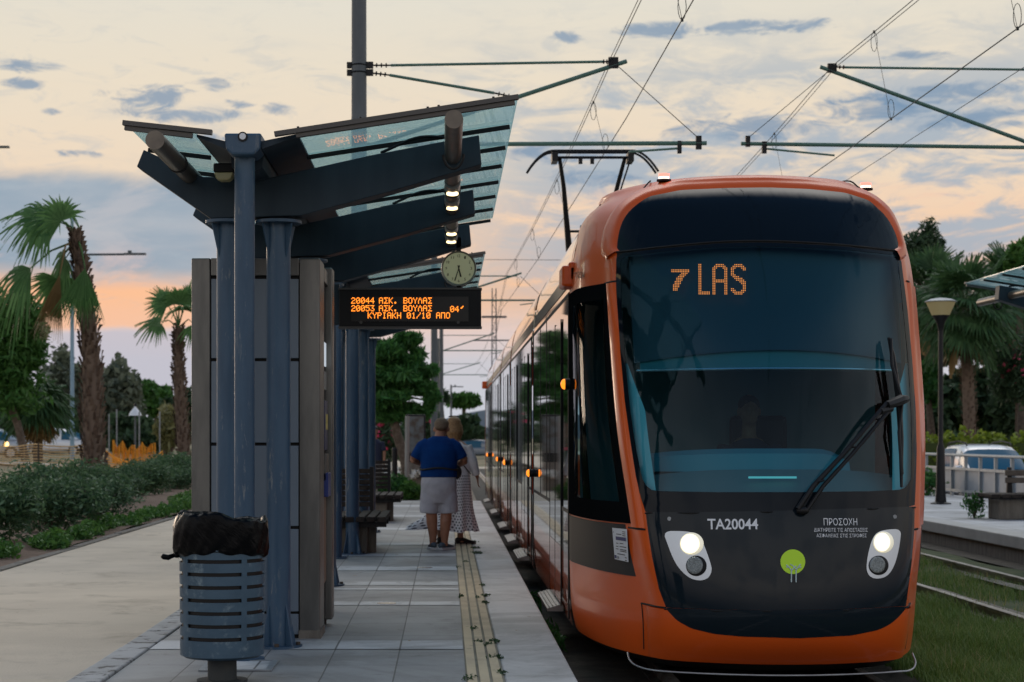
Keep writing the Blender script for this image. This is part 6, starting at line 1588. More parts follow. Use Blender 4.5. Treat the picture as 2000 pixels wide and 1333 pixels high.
# big wind-bent palm on the left
YP1 = 40.8
def q1(x, y, dy=0): return tuple(P(x, y, YP1+dy))
path = [(*q1(186, 975)[:2], 0.0), q1(182, 900), q1(180, 800), q1(178, 700), q1(170, 610), q1(160, 540), q1(151, 490), q1(146, 458)]
rad_ = [.36, .32, .31, .28, .25, .20, .15, .09]
fr = [([q1(148, 465), q1(128, 438), q1(90, 426, -.2)], (-1, -.15, .12), (-.1, -.75, .65), 1.05, False, .55),
      ([q1(149, 465), q1(140, 444), q1(121, 432, -.3)], (-.55, -.3, .75), (.2, -.9, .3), .80, False, .35),
      ([q1(148, 465), q1(130, 436, .4), q1(112, 428, .5)], (-.9, .3, .3), (-.1, -.6, .75), 1.0, False, .9),
      ([q1(150, 462), q1(160, 490, -.35), q1(166, 524, -.5)], (-.12, -.10, -1), (.12, -1, .1), 1.36, False, .05, .52),
      ([q1(146, 470), q1(128, 480, -.2), q1(117, 536, -.3)], (-.2, -.1, -1), (.3, -1, 0), 1.5, True, .05, .26),
      ([q1(146, 472), q1(100, 490, .2), q1(60, 524, .2)], (-.75, -.1, -.6), (-.3, -.7, .55), 1.15, False, .9, 1.15),
      ([q1(146, 472), q1(122, 500, .3), q1(112, 545, .3)], (-.3, .2, -1), (.5, -.8, 0), .8, False, .3),
      ([q1(148, 468), q1(142, 485, .3), q1(128, 505, .4)], (-.5, .4, -.7), (-.5, -.6, .4), .9, False, .6)]
palm((*q1(186, 975)[:2], 0), path, rad_, fr, 'tall wind-bent fan palm on the left with a large green frond hanging down', 'fan palms', 520, .24)
# second palm
YP2 = 57.5
def q2(x, y, dy=0): return tuple(P(x, y, YP2+dy))
path = [(*q2(364, 940)[:2], 0), q2(357, 850), q2(350, 760), q2(348, 690), q2(349, 640)]
fr = [([q2(348, 636), q2(338, 612), q2(327, 595)], (-.75, -.1, .6), (.4, -.8, .4), .85, False, .25), ([q2(348, 636), q2(350, 600), q2(349, 590)], (.0, -.2, .9), (.1, -1, .1), .78, False, .5),
      ([q2(349, 636), q2(358, 605), q2(366, 590)], (.5, -.1, .7), (-.3, -.9, .3), .85, False, .3), ([q2(349, 640), q2(330, 626), q2(312, 630)], (-1, -.2, -.2), (-.1, -.6, .75), .85, False, .5),
      ([q2(349, 640), q2(368, 624), q2(380, 634)], (.8, -.2, -.5), (.2, -.6, .75), .9, False, .5), ([q2(349, 636), q2(343, 605, .4), q2(340, 595, .5)], (-.2, .5, .7), (.1, -.9, .5), .85, False, .4), ([q2(349, 636), q2(356, 612, -.4), q2(356, 606, -.5)], (.3, -.7, .3), (.1, -.4, .9), .75, False, .6)]
palm((*q2(364, 940)[:2], 0), path, [.30, .27, .25, .20, .15], fr, 'smaller fan palm with a round crown just left of the kiosk', 'fan palms', 330, .22)
# full palm on the right
def full_palm(px, Y, y0, y1, L, n, label, zb_=GZ, seed=3):
    global NR
    NR = np.random.default_rng(seed)
    b0 = P(px+14, y0, Y); c = P(px, y1, Y); path = [(b0.x, Y, zb_), tuple(Vector((b0.x, Y, zb_)).lerp(c, .5)), tuple(c)]
    fr = []
    for k in range(n):
        el = 1.35-2.5*(k/n)**.9; an = k*2.39996; d = Vector((math.cos(an)*math.cos(el), math.sin(an)*math.cos(el), math.sin(el)))
        pl = L*.75*(.8+.4*NR.random()); h = c+d*pl; hp = c+d*pl*.5+Vector((0, 0, .12))
        A = (d+Vector((0, 0, -.25 if el < .6 else 0))).normalized(); N = Vector((0, 0, 1)) if abs(d.z) < .8 else Vector((-d.x, -d.y, .3)); dry = k > n*.93
        fr.append(([tuple(c), tuple(hp), tuple(h)], tuple(A), tuple(N+Vector((NR.uniform(-.3, .3), NR.uniform(-.5, 0), 0))), L, dry, .45 if el < .8 else .15))
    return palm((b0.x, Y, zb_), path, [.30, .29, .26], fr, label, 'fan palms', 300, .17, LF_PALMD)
full_palm(1885, 62, 880, 600, 1.22, 34, 'full fan palm with bushy crown behind the right platform lamp')
full_palm(1812, 74, 880, 575, 1.3, 30, 'fan palm half hidden behind the right side of the tram', seed=5)
full_palm(1975, 80, 880, 560, 1.3, 28, 'shaded fan palm behind the right shelter canopy', seed=8)
NR = np.random.default_rng(21)
# left background
k = 66
cl = [pc(20, 770, k, 70, 45, 1500), pc(15, 640, k, 55, 60, 1500), pc(60, 620, k, 34, 40, 800), pc(60, 690, k, 36, 34, 800), pc(-30, 700, k, 60, 60, 1200), pc(20, 720, k, 60, 45, 1200), pc(35, 585, k, 26, 24, 500), pc(-20, 610, k, 50, 50, 900), pc(72, 655, k, 24, 22, 400)]
tr_ = [(*tuple(P(56, 890, k))[:2], 0), tuple(P(35, 830, k)), tuple(P(12, 770, k)), tuple(P(5, 700, k))]
tree('pine_tree', (tr_[0][0], k, 0), 'dense green pine with leaning trunk at the left edge', 'pine tree', LF_PINE, (tr_, [.17, .15, .13, .10]), cl, .34, branches=autobranch(tr_[-1], cl[:5], .07), asp=.28)
def far_tree(name, px, py, Y, rx, ry, lf, label, n=2600, size=.5, zb_=.3, cat='tree', group=None, subs=7, seed=0, asp=.55, trunk_r=.2):
    r_ = np.random.default_rng(seed+int(px)); cl = [pc(px, py, Y, rx*.7, ry*.7, n//2)]
    for _ in range(subs): cl.append(pc(px+r_.uniform(-.75, .75)*rx, py+r_.uniform(-.75, .6)*ry, Y, rx*r_.uniform(.25, .45), ry*r_.uniform(.25, .4), n//(2*subs)))
    b0 = P(px, 0, Y); t0 = (b0.x, Y, zb_); t1 = tuple(P(px, py+ry*.3, Y))
    return tree(name, t0, label, cat, lf, ([t0, tuple(Vector(t0).lerp(Vector(t1), .5)+Vector((.15, 0, 0))), t1], [trunk_r, trunk_r*.8, trunk_r*.5]), cl, size, group, asp=asp, branches=autobranch(t1, cl[1:5], trunk_r*.35))
far_tree('eucalyptus_tree', 118, 770, 112, 62, 92, LF_OLIVE, 'grey green tree behind the pale blue lamp pole', 3000)
far_tree('eucalyptus_tree', 232, 780, 108, 62, 104, LF_OLIVE, 'grey green tree right of the big left palm trunk', 3000)
far_tree('pine_tree', 302, 782, 135, 50, 46, LF_PINE, 'bright green rounded pine between the two left palms', 4200)
far_tree('feathery_tree', 328, 836, 92, 34, 58, LF_YEL, 'yellowish feathery tree beside the smaller palm', 2600, asp=.25)
far_tree('dark_tree', 180, 825, 118, 66, 60, LF_DARK, 'dark tree mass behind the big left palm trunk', 3600)
far_tree('eucalyptus_tree', 168, 790, 124, 44, 80, LF_OLIVE, 'grey green tree directly behind the big left palm trunk', 2600)
far_tree('dark_tree', 275, 855, 100, 60, 46, LF_DARK, 'dark tree under the white park lamp', 3600)
far_tree('dark_tree', 100, 838, 104, 45, 42, LF_DARK, 'dark tree behind the pale net, left of the pale blue pole', 3200)
far_tree('dark_tree', 20, 825, 106, 60, 60, LF_DARK, 'dark tree behind the leaning pine trunk', 3400)
far_tree('dark_tree', 362, 815, 128, 50, 62, LF_DARK, 'dark tree behind the smaller palm, beside the kiosk', 2000)
# spiky palm clump under the pine
T = thing('palm_shrub', tuple(P(78, 885, 70)), 'spiky drooping palm shrub under the left pine', 'palm shrub'); T.location.z = .3
c = P(74, 790, 70); qd = []
for k_ in range(34):
    an = k_*2.4; el = 1.2-1.9*k_/34; d = Vector((math.cos(an)*math.cos(el), math.sin(an)*math.cos(el), math.sin(el))); qd += fan(c+d*.5, d, (0, 0, 1) if abs(d.z) < .8 else (1, 0, 0), 1.15, 22, 1.5, .6)
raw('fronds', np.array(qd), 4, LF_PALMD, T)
qd = []
for k_ in range(12):
    an = k_*2.4; qd += fan(c+Vector((.2*math.cos(an), .2*math.sin(an), -.4)), (.15*math.cos(an), .15*math.sin(an), -1), (math.cos(an), math.sin(an), 0), 1.2, 14, .8, 0)
raw('dry_skirt', np.array(qd), 4, LF_DRY, T)
MB().tube([(c.x, 70, .3), tuple(c)], .2, 8).build('trunk', PALMBARK, T)
# shrub row along the path (each its own thing, mesh shared)
def shrub_proto(n, r, h, lf, size, label, name='shrub', group=None, asp=.35):
    cl = [((0, 0, h*.45), (r, r, h*.5), n//2)]+[((rng.uniform(-.7, .7)*r, rng.uniform(-.7, .7)*r, h*rng.uniform(.45, .8)), (r*.4, r*.4, h*.28), n//12) for _ in range(6)]
    T = thing(name, (0, 0, 0), label, 'shrub', group)
    b = MB()
    for k_ in range(7):
        an = k_*.9; b.tube([(0, 0, 0), (.3*r*math.cos(an), .3*r*math.sin(an), h*.4), (.65*r*math.cos(an), .65*r*math.sin(an), h*.75)], [.02, .014, .006], 5)
    b.build('stems', BARK, T); raw('foliage', leaves(cl, size, asp, 0, 2.6), 4, lf, T); return T
G_ = 'blue green shrubs along the path'
sp = shrub_proto(5200, .85, 1.12, LF_SHRUB, .105, 'blue green shrub, nearest of the row at the left edge', 'oleander_shrub', G_)
spots = [(-6.25, 23.6, 1.0), (-5.95, 26.6, .92), (-6.6, 29.0, 1.05), (-6.3, 31.8, .9), (-7.0, 34.2, 1.0), (-7.3, 38.2, .95), (-7.6, 43.0, .95), (-7.9, 46.5, 1.0), (-8.0, 50.2, .95), (-8.2, 54.0, 1.05), (-8.5, 58.5, 1.0), (-7.9, 40.6, .8), (-7.4, 48.6, .8)]
ordn = ['nearest', 'second', 'third', 'fourth', 'fifth', 'sixth', 'seventh', 'eighth', 'ninth', 'tenth', 'eleventh']
sp.location = (spots[0][0], spots[0][1], .0); sp.scale = (1, 1, .88)
for i, (x, y, s_) in enumerate(spots[1:], 1):
    lb = [None, 'blue green shrub, second from the front in the row by the path', 'blue green shrub, third from the front, left of the big palm trunk', 'small blue green shrub, fourth from the front, close to the path', 'blue green shrub, fifth from the front, just before the big palm', 'blue green shrub right in front of the big palm trunk',
          'blue green shrub close behind the big palm, by the mulch', 'blue green shrub under the orange barrier netting', 'blue green shrub midway between the two left palms', 'tall blue green shrub shortly before the smaller palm', 'blue green shrub around the smaller palm trunk', 'low blue green shrub tucked behind the big palm base', 'low blue green shrub at the mulch edge before the smaller palm'][i]
    dup(sp, (x, y, 0), i*1.1, (s_, s_, s_*[.86, .92, .74, .9, .8, .85, .78, .95, .82, .9, .8, .7, .72][i-1 if i < 13 else 0]), lb)
# low bright groundcover at the path edge, grass, weeds (uncountable)
cl = []
for (x, y, rx, ry) in [(-5.45, 18.6, .5, 1.3), (-5.5, 21, .45, 1.0), (-5.2, 22.8, .35, .9), (-5.25, 25, .3, 1.0), (-5.15, 27.4, .3, 1.2), (-5.2, 30.4, .28, 1.3), (-5.3, 36, .35, 1.5), (-5.6, 39.5, .5, 1.6), (-5.5, 44, .5, 1.8), (-5.15, 33, .2, .8), (-5.8, 49, .5, 2), (-6.0, 19.5, .5, 1.3)]:
    cl += [((x+rng.uniform(-.5, .5)*rx, y+rng.uniform(-.8, .8)*ry, .07), (rx*.6, ry*.5, .15), 420) for _ in range(5)]
stuff(raw('groundcover', leaves(cl, .075, .5), 4, LF_COVER), 'low bright green groundcover spilling along the path edge', 'groundcover')
def blades(n, xr, yr, zf, h0, h1, w_, keep=None, bias=1.0):
    x = NR.uniform(xr[0], xr[1], n); y = yr[0]+(yr[1]-yr[0])*NR.random(n)**bias
    if keep is not None: m_ = keep(x, y); x, y = x[m_], y[m_]
    n = len(x); z = np.array([zf(a_, b_) for a_, b_ in zip(x, y)]); an = NR.uniform(0, 2*np.pi, n); h = NR.uniform(h0, h1, n)*(.7+.6*(.5+.5*np.sin(x*3.1)*np.sin(y*2.3+x)))
    ln = NR.uniform(.1, .9, n)*h; dr = np.stack([np.cos(an), np.sin(an), 0*an], 1); sd = np.stack([-np.sin(an), np.cos(an), 0*an], 1)*w_
    p = np.stack([x, y, z-.01], 1); mid = p+np.array([0, 0, 1])*(h*.6)[:, None]+dr*(ln*.35)[:, None]; tip = p+np.array([0, 0, 1])*h[:, None]+dr*ln[:, None]
    return np.concatenate([np.stack([p-sd, p+sd, mid+sd*.7, mid-sd*.7], 1), np.stack([mid-sd*.7, mid+sd*.7, tip+sd*.1, tip-sd*.1], 1)]).reshape(-1, 3)
def patchy(x, y): return (np.sin(x*2.1+y*.9)+np.sin(y*1.7-x*1.3)+NR.normal(0, .6, len(x))) > -.55
gr = np.concatenate([blades(52000, (3.5, 5.42), (10.8, 24), turfz, .06, .17, .0035, None, 1.5), blades(26000, (5.58, 6.92), (11, 30), turfz, .04, .13, .004, patchy, 1.2), blades(14000, (3.6, 5.4), (24, 60), turfz, .06, .16, .008), blades(8000, (5.6, 6.9), (30, 60), turfz, .05, .12, .008, patchy)])
stuff(raw('grass', gr, 4, LF_GRASS), 'green grass growing between the tram tracks', 'grass')
stuff(raw('dry_grass', blades(3600, (3.6, 6.9), (10.8, 32), turfz, .06, .19, .003, None, 1.5), 4, LF_STRAW), 'scattered straw coloured stalks in the grass between the tracks', 'grass')
wd = []
for (px_, py_, n_, r_) in [(932, 1082, 60, .07), (928, 1072, 40, .05), (925, 1060, 30, .05), (948, 1166, 30, .03), (900, 1168, 16, .025), (935, 1170, 14, .02), (943, 1145, 14, .03), (936, 1256, 10, .03), (965, 1256, 26, .03), (951, 1262, 16, .03), (975, 1287, 20, .025), (960, 1286, 12, .04), (915, 1328, 20, .04), (980, 1318, 18, .025), (910, 1100, 16, .03), (895, 1110, 8, .03), (926, 1232, 10, .03), (947, 1180, 22, .03)]:
    Y = F*CH/(py_-VY); q = P(px_, py_, Y); wd.append(((q.x, q.y, .012), (r_*1.3, r_*2.2, .02), n_*2))
stuff(raw('joint_weeds', leaves(wd, .028, .4), 4, LF_DARK), 'small dark weeds sprouting along the cream tactile strip', 'weeds')
tw = []
for y in (14.9, 15.6, 18.4): tw.append(((.9, y, GZ+.12), (.10, .14, .12), 160))
stuff(raw('track_weeds', leaves(tw, .10, .22), 4, LF_BRIGHT), 'leafy weeds growing in the dark gap beside the tram', 'weeds')
fl_ = []
for _ in range(70): fl_.append(((rng.uniform(-2, .7), rng.uniform(10.6, 34), .006), (.01, .01, .002), 1))
for _ in range(60): fl_.append(((rng.uniform(-4.6, -2.3), rng.uniform(11, 40), .003), (.01, .01, .002), 1))
v = leaves(fl_, .06, .4); v[:, 2] = np.maximum(.006, v[:, 2]*.15+.005); stuff(raw('fallen_leaves', v, 4, LF_DRY), 'small dry leaves scattered on the paving', 'fallen leaves')
# trees at the far end of the left platform
k = 52; NR = np.random.default_rng(33)
cl = [pc(755, 690, k, 48, 40, 1500), pc(800, 680, k, 30, 34, 700), pc(835, 745, k, 30, 30, 800), pc(795, 745, k, 55, 45, 1600), pc(725, 730, k, 46, 55, 1400), pc(750, 795, k, 62, 34, 1500), pc(845, 778, k, 20, 18, 400), pc(700, 700, k, 40, 50, 900), pc(805, 800, k, 34, 22, 600)]
tr_ = [(*tuple(P(800, 935, k))[:2], -.03), tuple(P(790, 895, k)), tuple(P(776, 850, k)), tuple(P(762, 790, k))]
cl2 = []
for c_, r_, n_ in cl:
    for _ in range(7):
        d_ = unit(NR.normal(size=3))*NR.random()**.4; f_ = NR.uniform(.28, .46)
        cl2.append((tuple(np.array(c_)+d_*np.array(r_)*.85), (r_[0]*f_*1.25, r_[1]*f_*1.25, r_[2]*f_*.8), int(n_*.27)))
cl = cl2
tree('leafy_tree', tr_[0], 'leafy deep green tree with drooping foliage and leaning trunk at the platform end', 'tree', LF_BRIGHT, (tr_, [.17, .15, .14, .10]), [(c_, r_, int(n_*2.2)) for c_, r_, n_ in cl], .27, branches=autobranch(tr_[-1], cl[::7], .06), asp=.26, droop=.8, shell=2.6)
def oleander(px, py, Y, rx, ry, label, n=2200, nf_=90, zb_=0):
    c0 = pc(px, py, Y, rx, ry, n); c1 = pc(px, py-ry*.2, Y-.3, rx*.8, ry*.75, nf_)
    b0 = (c0[0][0], Y, zb_); return tree('oleander_bush', b0, label, 'flowering bush', LF_DARK, ([b0, c0[0]], [.06, .03]), [c0, pc(px-rx*.5, py+ry*.2, Y, rx*.6, ry*.7, n//3), pc(px+rx*.5, py+ry*.3, Y, rx*.6, ry*.6, n//3)], .26, 'pink oleanders', asp=.25, flowers=([c1], .16, PINK))
oleander(745, 850, 60, 45, 52, 'dark bush with pink blossom behind the leafy tree trunk')
oleander(838, 835, 66, 26, 34, 'dark bush with a few pink blossoms left of the distant mast', 1500, 16)
NRs = [('leafy_shrub', 772, 952, 41.3, 34, 24, LF_BRIGHT, 'fresh green shrub at the very end of the left platform'), ('leafy_shrub', 802, 960, 41.0, 22, 18, LF_COVER, 'pale green shrub at the platform end beside the man'), ('leafy_shrub', 745, 950, 42, 24, 22, LF_COVER, 'light green shrub behind the farther bench')]
for nm, px_, py_, Y, rx, ry, lf, lb in NRs:
    c0 = pc(px_, py_, Y, rx, ry, 1500); b0 = (c0[0][0], Y, -.03); tree(nm, b0, lb, 'shrub', lf, ([b0, c0[0]], [.02, .01]), [c0, pc(px_-rx*.5, py_-ry*.3, Y, rx*.5, ry*.6, 400), pc(px_+rx*.5, py_-ry*.1, Y, rx*.5, ry*.5, 400)], .15, 'shrubs at the platform end', asp=.3)
stuff(raw('white_ground_plants', leaves([pc(742, 915, 47, 34, 12, 700), pc(755, 925, 45, 26, 9, 500), pc(820, 925, 48, 26, 10, 300)], .13, .6), 4, WHITEF), 'pale flowering ground plants beyond the platform end', 'ground plants')
k = 170
cl = [pc(905, 778, k, 30, 9, 900), pc(890, 786, k, 18, 8, 500), pc(920, 784, k, 18, 9, 500), pc(905, 790, k, 22, 7, 500)]
b0 = (P(908, 0, k).x, k, GZ); t1 = tuple(P(906, 800, k))
tree('umbrella_pine', b0, 'distant umbrella pine with flat crown above the couple', 'pine tree', LF_PINE, ([b0, t1], [.3, .18]), cl, .7, branches=autobranch(t1, cl, .12), asp=.5)
far_tree('dark_tree', 912, 835, 150, 22, 30, LF_DARK, 'dark conifer below the umbrella pine, beside the tram tail', 1800, .7, GZ)
far_tree('dark_tree', 930, 848, 190, 26, 18, LF_DARK, 'low dark tree by the distant hill at the end of the track', 1400, .8, GZ)
far_tree('dark_tree', 876, 850, 160, 24, 26, LF_DARK, 'dark tree right of the distant catenary mast', 1500, .7, GZ)
far_tree('thin_palm', 862, 776, 120, 14, 12, LF_DARK, 'thin palm top beside the distant catenary mast', 500, .9, GZ, cat='palm tree', asp=.15)
# right background
far_tree('tall_pine', 1795, 505, 88, 46, 84, LF_DARK, 'tall dark pine rising behind the right corner of the tram', 4200, .34, GZ, asp=.25, subs=9)
far_tree('tall_pine', 1830, 505, 92, 18, 40, LF_DARK, 'thinner dark pine just right of the tall one', 1200, .34, GZ, asp=.25, subs=7)
far_tree('shade_tree', 1835, 660, 84, 60, 80, LF_DARK, 'dark tree behind the right platform lamp', 3600, .5, GZ)
far_tree('shade_tree', 1925, 640, 92, 70, 90, LF_DARK, 'dark tree behind the full right palm', 3600, .5, GZ)
far_tree('shade_tree', 2010, 640, 88, 70, 100, LF_DARK, 'dark tree at the right edge behind the shelter tip', 3600, .5, GZ)
far_tree('shade_tree', 1880, 790, 78, 90, 66, LF_DARK, 'deep shaded tree low behind the white car', 6500, .5, GZ)
far_tree('shade_tree', 1985, 800, 76, 70, 60, LF_DARK, 'deep shaded tree at the right edge above the hedge', 5500, .5, GZ)
far_tree('shade_tree', 1815, 825, 74, 50, 45, LF_DARK, 'deep shaded tree low beside the right flank of the tram', 3600, .5, GZ)
far_tree('shade_tree', 1935, 835, 84, 80, 40, LF_DARK, 'dark growth behind the middle of the yellow green hedge', 4200, .5, GZ)
far_tree('leafy_tree', 1812, 745, 66, 22, 60, LF_BRIGHT, 'fresh green small tree against the right flank of the tram', 2200, .3, GZ)
far_tree('leafy_tree', 1988, 505, 70, 26, 42, LF_COVER, 'light green tree top with loose twigs at the right edge', 700, .3, GZ, subs=10)
oleander(1985, 720, 64, 44, 80, 'tall dark bush with pink blossom under the right shelter tip', 3200, 110, GZ)
hb = []
for i in range(44):
    hb.append(((13.0+i*.42, 54.5+rng.uniform(-.2, .2), .48), (.45, .6, 1.0), 1100))
T = thing('hedge', (22, 54.5, GZ), 'clipped yellow green hedge behind the white car', 'hedge')
raw('foliage', leaves(hb, .17, .6, 0, 4), 4, LF_HEDGE, T)
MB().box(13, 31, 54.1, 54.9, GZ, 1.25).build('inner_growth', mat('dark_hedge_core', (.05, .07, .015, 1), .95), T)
sp2 = shrub_proto(500, .32, .62, LF_BRIGHT, .12, 'small plant growing at the end of the right platform bench', 'small_plant', 'plants on the right platform'); sp2.location = (9.38, 31.2, 0); sp2.scale = (.6, .6, .75)
dup(sp2, (11.8, 43, 0), 1, (1.2, 1.2, 1.05), 'leafy plant at the foot of the railing beside the right lamp post')
# far-off wood closing the horizon behind the trees one can tell apart
NR = np.random.default_rng(77); fw = []
for x in list(np.arange(-120, -5, 4.2))+list(np.arange(20, 125, 4.2)):
    h = NR.uniform(3.2, 6.0); fw.append(((x+NR.uniform(-1, 1), 205+NR.uniform(-9, 9), h*.45), (3.4, 3.0, h*.6), 330))
stuff(raw('distant_wood', leaves(fw, 1.1, .6, 0, 2.6), 4, LF_DARK), 'far line of dark trees along the horizon behind the nearer trees', 'wood')
# ------------------------------------------------------------------ overhead line
def cat_pole(x, y, h, label, r0=.125, r1=.10):
    T = thing('catenary_pole', (x, y, -.4), label, 'pole', 'catenary poles')
    b = MB(); b.tube([(x, y, -.4), (x, y, h)], [r0, r1], 20); b.build('mast', POLE, T, smooth=True); return T
def clampset(T, x, y, z):
    b = MB()
    for dz in (.0, -.105):
        b.tube([(x+.105*math.cos(t), y+.105*math.sin(t), z+dz) for t in np.linspace(0, 2*math.pi, 24)[:-1]], .012, 6, closed=True)
        b.box(x-.17, x-.10, y-.035, y+.035, z+dz-.04, z+dz+.04); b.box(x+.10, x+.2, y-.035, y+.035, z+dz-.04, z+dz+.045)
    b.build_each('pole_clamp', BLACK, T)
def insulator(T, a, b_, n=3):
    a = Vector(a); b_ = Vector(b_); d = (b_-a).normalized(); b = MB(); b.tube([a, b_], .012, 8)
    L = (b_-a).length
    for k in range(n):
        p = a+d*L*(k+1)/(n+1); b.tube([p-d*.009, p+d*.009], .032, 12)
    b.build('insulator', BLACK, T)
YA = 24.7
T1 = cat_pole(-1.23, YA, 9.2, 'dark grey catenary mast rising behind the front shelter canopy')
Z1, Z2, Z3 = pz(128, YA), pz(143, YA), pz(283, YA)
clampset(T1, -1.23, YA, Z1)
xm, zm = pxx(1195, YA), pz(121, YA)
insulator(T1, (-1.05, YA, Z1), (-.78, YA, Z1)); insulator(T1, (-1.05, YA, Z2), (-.80, YA, Z2-.03))
def rod(T, a, b_, r, nm='support_tube', m_=GREENT):
    b = MB(); b.tube([a, b_], r, 10); return b.build(nm, m_, T, smooth=True)
rod(T1, (-.78, YA, Z1), (xm-.12, YA, zm+.0), .019); rod(T1, (-.80, YA, Z2-.03), (pxx(965, YA), YA, pz(182, YA)), .021)
insulator(T1, (pxx(965, YA), YA, pz(182, YA)), (pxx(1003, YA), YA, pz(190, YA))); insulator(T1, (xm-.16, YA, zm), (xm+.02, YA, zm))
rod(T1, (-1.12, YA, pz(287, YA)), (pxx(1224, YA), YA, pz(120, YA)), .031); rod(T1, (-1.12, YA, Z3), (pxx(1380, YA), YA, pz(280, YA)), .031)
b = MB(); b.box(xm-.05, xm+.09, YA-.03, YA+.03, zm-.09, zm+.06); b.build('wire_clamp', BLACK, T1)
b = MB(); b.tube([(xm+.06, YA, zm-.04), (pxx(1364, YA), YA, pz(270, YA))], .006, 6); b.build('stay_wire', WIRE, T1)
b = MB(); b.box(pxx(1359, YA), pxx(1370, YA), YA-.03, YA+.03, pz(292, YA), pz(266, YA)); b.box(pxx(1323, YA), pxx(1331, YA), YA-.03, YA+.03, pz(300, YA), pz(276, YA)); b.build_each('tube_clamp', BLACK, T1)
rod(T1, (pxx(1328, YA), YA, pz(290, YA)), (pxx(1228, YA), YA, pz(297, YA)), .016, 'registration_arm')
# right support
YB = 27.6
T2 = cat_pole(9.55, YB, 9.5, 'catenary mast of the right track, only its green arms in view at the edge')
a2 = (pxx(1625, YB), pz(131, YB))
rod(T2, (pxx(1650, YB), YB, pz(132, YB)), (9.45, YB, pz(137, YB)), .019); insulator(T2, (pxx(1625, YB), YB, pz(131, YB)), (pxx(1655, YB), YB, pz(132, YB)))
rod(T2, (pxx(1602, YB), YB, pz(131, YB)), (9.45, YB, pz(293, YB)), .031); rod(T2, (pxx(1447, YB), YB, pz(281, YB)), (9.45, YB, pz(289, YB)), .031)
b = MB(); b.box(a2[0]-.07, a2[0]+.07, YB-.03, YB+.03, a2[1]-.09, a2[1]+.05); b.build('wire_clamp', BLACK, T2)
b = MB(); b.tube([(a2[0]-.03, YB, a2[1]-.05), (pxx(1461, YB), YB, pz(270, YB))], .006, 6); b.build('stay_wire', WIRE, T2)
b = MB(); b.box(pxx(1456, YB), pxx(1465, YB), YB-.03, YB+.03, pz(287, YB), pz(266, YB)); b.box(pxx(1488, YB), pxx(1497, YB), YB-.03, YB+.03, pz(300, YB), pz(277, YB)); b.build_each('tube_clamp', BLACK, T2)
rod(T2, (pxx(1496, YB), YB, pz(291, YB)), (pxx(1630, YB), YB, pz(304, YB)), .016, 'registration_arm')
# far masts
def far_mast(x, y, side, label, h=8.6):
    T = cat_pole(x, y, h, label, .12, .10); s_ = side; tx = (CXT if x < 3 else CXR)
    zl, zu = 5.95, 6.75
    rod(T, (x+s_*.1, y, zu), (tx, y, zu), .02); rod(T, (x+s_*.1, y, zl), (tx+s_*1.0, y, zl), .032); rod(T, (x+s_*.1, y, zl), (tx+s_*.15, y, zu+.1), .032)
    rod(T, (tx+s_*.9, y, zl-.05), (tx+.1, y, zl-.15), .018, 'registration_arm')
    b = MB(); b.tube([(tx+s_*.1, y, zu), (tx+s_*.95, y, zl)], .008, 5); b.build('stay_wire', WIRE, T); return T
p = P(848, 700, 58); far_mast(p.x, 58, 1, 'grey catenary mast beyond the leafy tree, in front of the umbrella pine')
far_mast(CXT-2.6-.0, 92, 1, 'slim distant catenary mast with green arms, second beyond the leafy tree')
far_mast(CXT-2.9, 128, 1, 'faint farthest catenary mast above the tail of the tram')
LT = thing('lattice_mast', (2.85, 105, -.4), 'distant dark lattice mast standing over the roof line of the tram', 'mast')
b = MB()
for dx2 in (-.16, .16):
    for dy2 in (-.16, .16): b.tube([(2.85+dx2, 105+dy2, -.4), (2.85+dx2*.7, 105+dy2*.7, 10.3)], .03, 5)
for k in range(16): z = .2+k*.62; s_ = 1 if k % 2 else -1; b.bar((2.85-.15*s_, 104.85, z), (2.85+.15*s_, 104.85, z+.6), .03, .03); b.bar((2.85-.15, 104.85, z), (2.85+.15, 104.85, z), .03, .03)
b.build('lattice', POLE, LT)
b = MB(); b.bar((2.1, 105, 8.6), (3.6, 105, 8.6), .12, .12); b.bar((1.6, 105, 7.2), (4.2, 105, 7.2), .08, .08); b.build_each('cross_arm', POLE, LT)
# wires
def wire(T, pts, r, nm): 
    b = MB(); b.tube(pts, r, 6, caps=True); return b.build(nm, WIRE, T, smooth=True)
def ipt(pts, y):
    for p, q in zip(pts, pts[1:]):
        if p[1] <= y <= q[1]:
            t = (y-p[1])/(q[1]-p[1]); return Vector([p[i]+(q[i]-p[i])*t for i in range(3)])
def sag(a, b_, n, s_): return [tuple(Vector(a).lerp(Vector(b_), t)-Vector((0, 0, s_*4*t*(1-t)))) for t in np.linspace(0, 1, n)]
WL = thing('overhead_line', (CXT, 30, 6.7), 'overhead wires with looped droppers above the orange tram', 'overhead wire')
c_l = [(2.55, 4, 5.95), (2.53, YA, 5.93), (2.30, 45, 5.93), (1.95, 62, 5.93), (2.4, 92, 5.95), (2.1, 128, 5.95)]
m_l = sag((2.45, 2, 6.78), (xm+.01, YA, zm+.03), 12, .06)+sag((xm+.01, YA, zm+.03), (2.02, 58, 6.85), 14, .18)[1:]+sag((2.02, 58, 6.85), (2.3, 92, 6.8), 8, .3)[1:]+sag((2.3, 92, 6.8), (2.1, 128, 6.8), 8, .3)[1:]
wire(WL, c_l, .0075, 'contact_wire'); wire(WL, m_l, .0065, 'messenger_wire'); wire(WL, [(x-.045, y, z-.012) for x, y, z in m_l], .0055, 'messenger_wire')
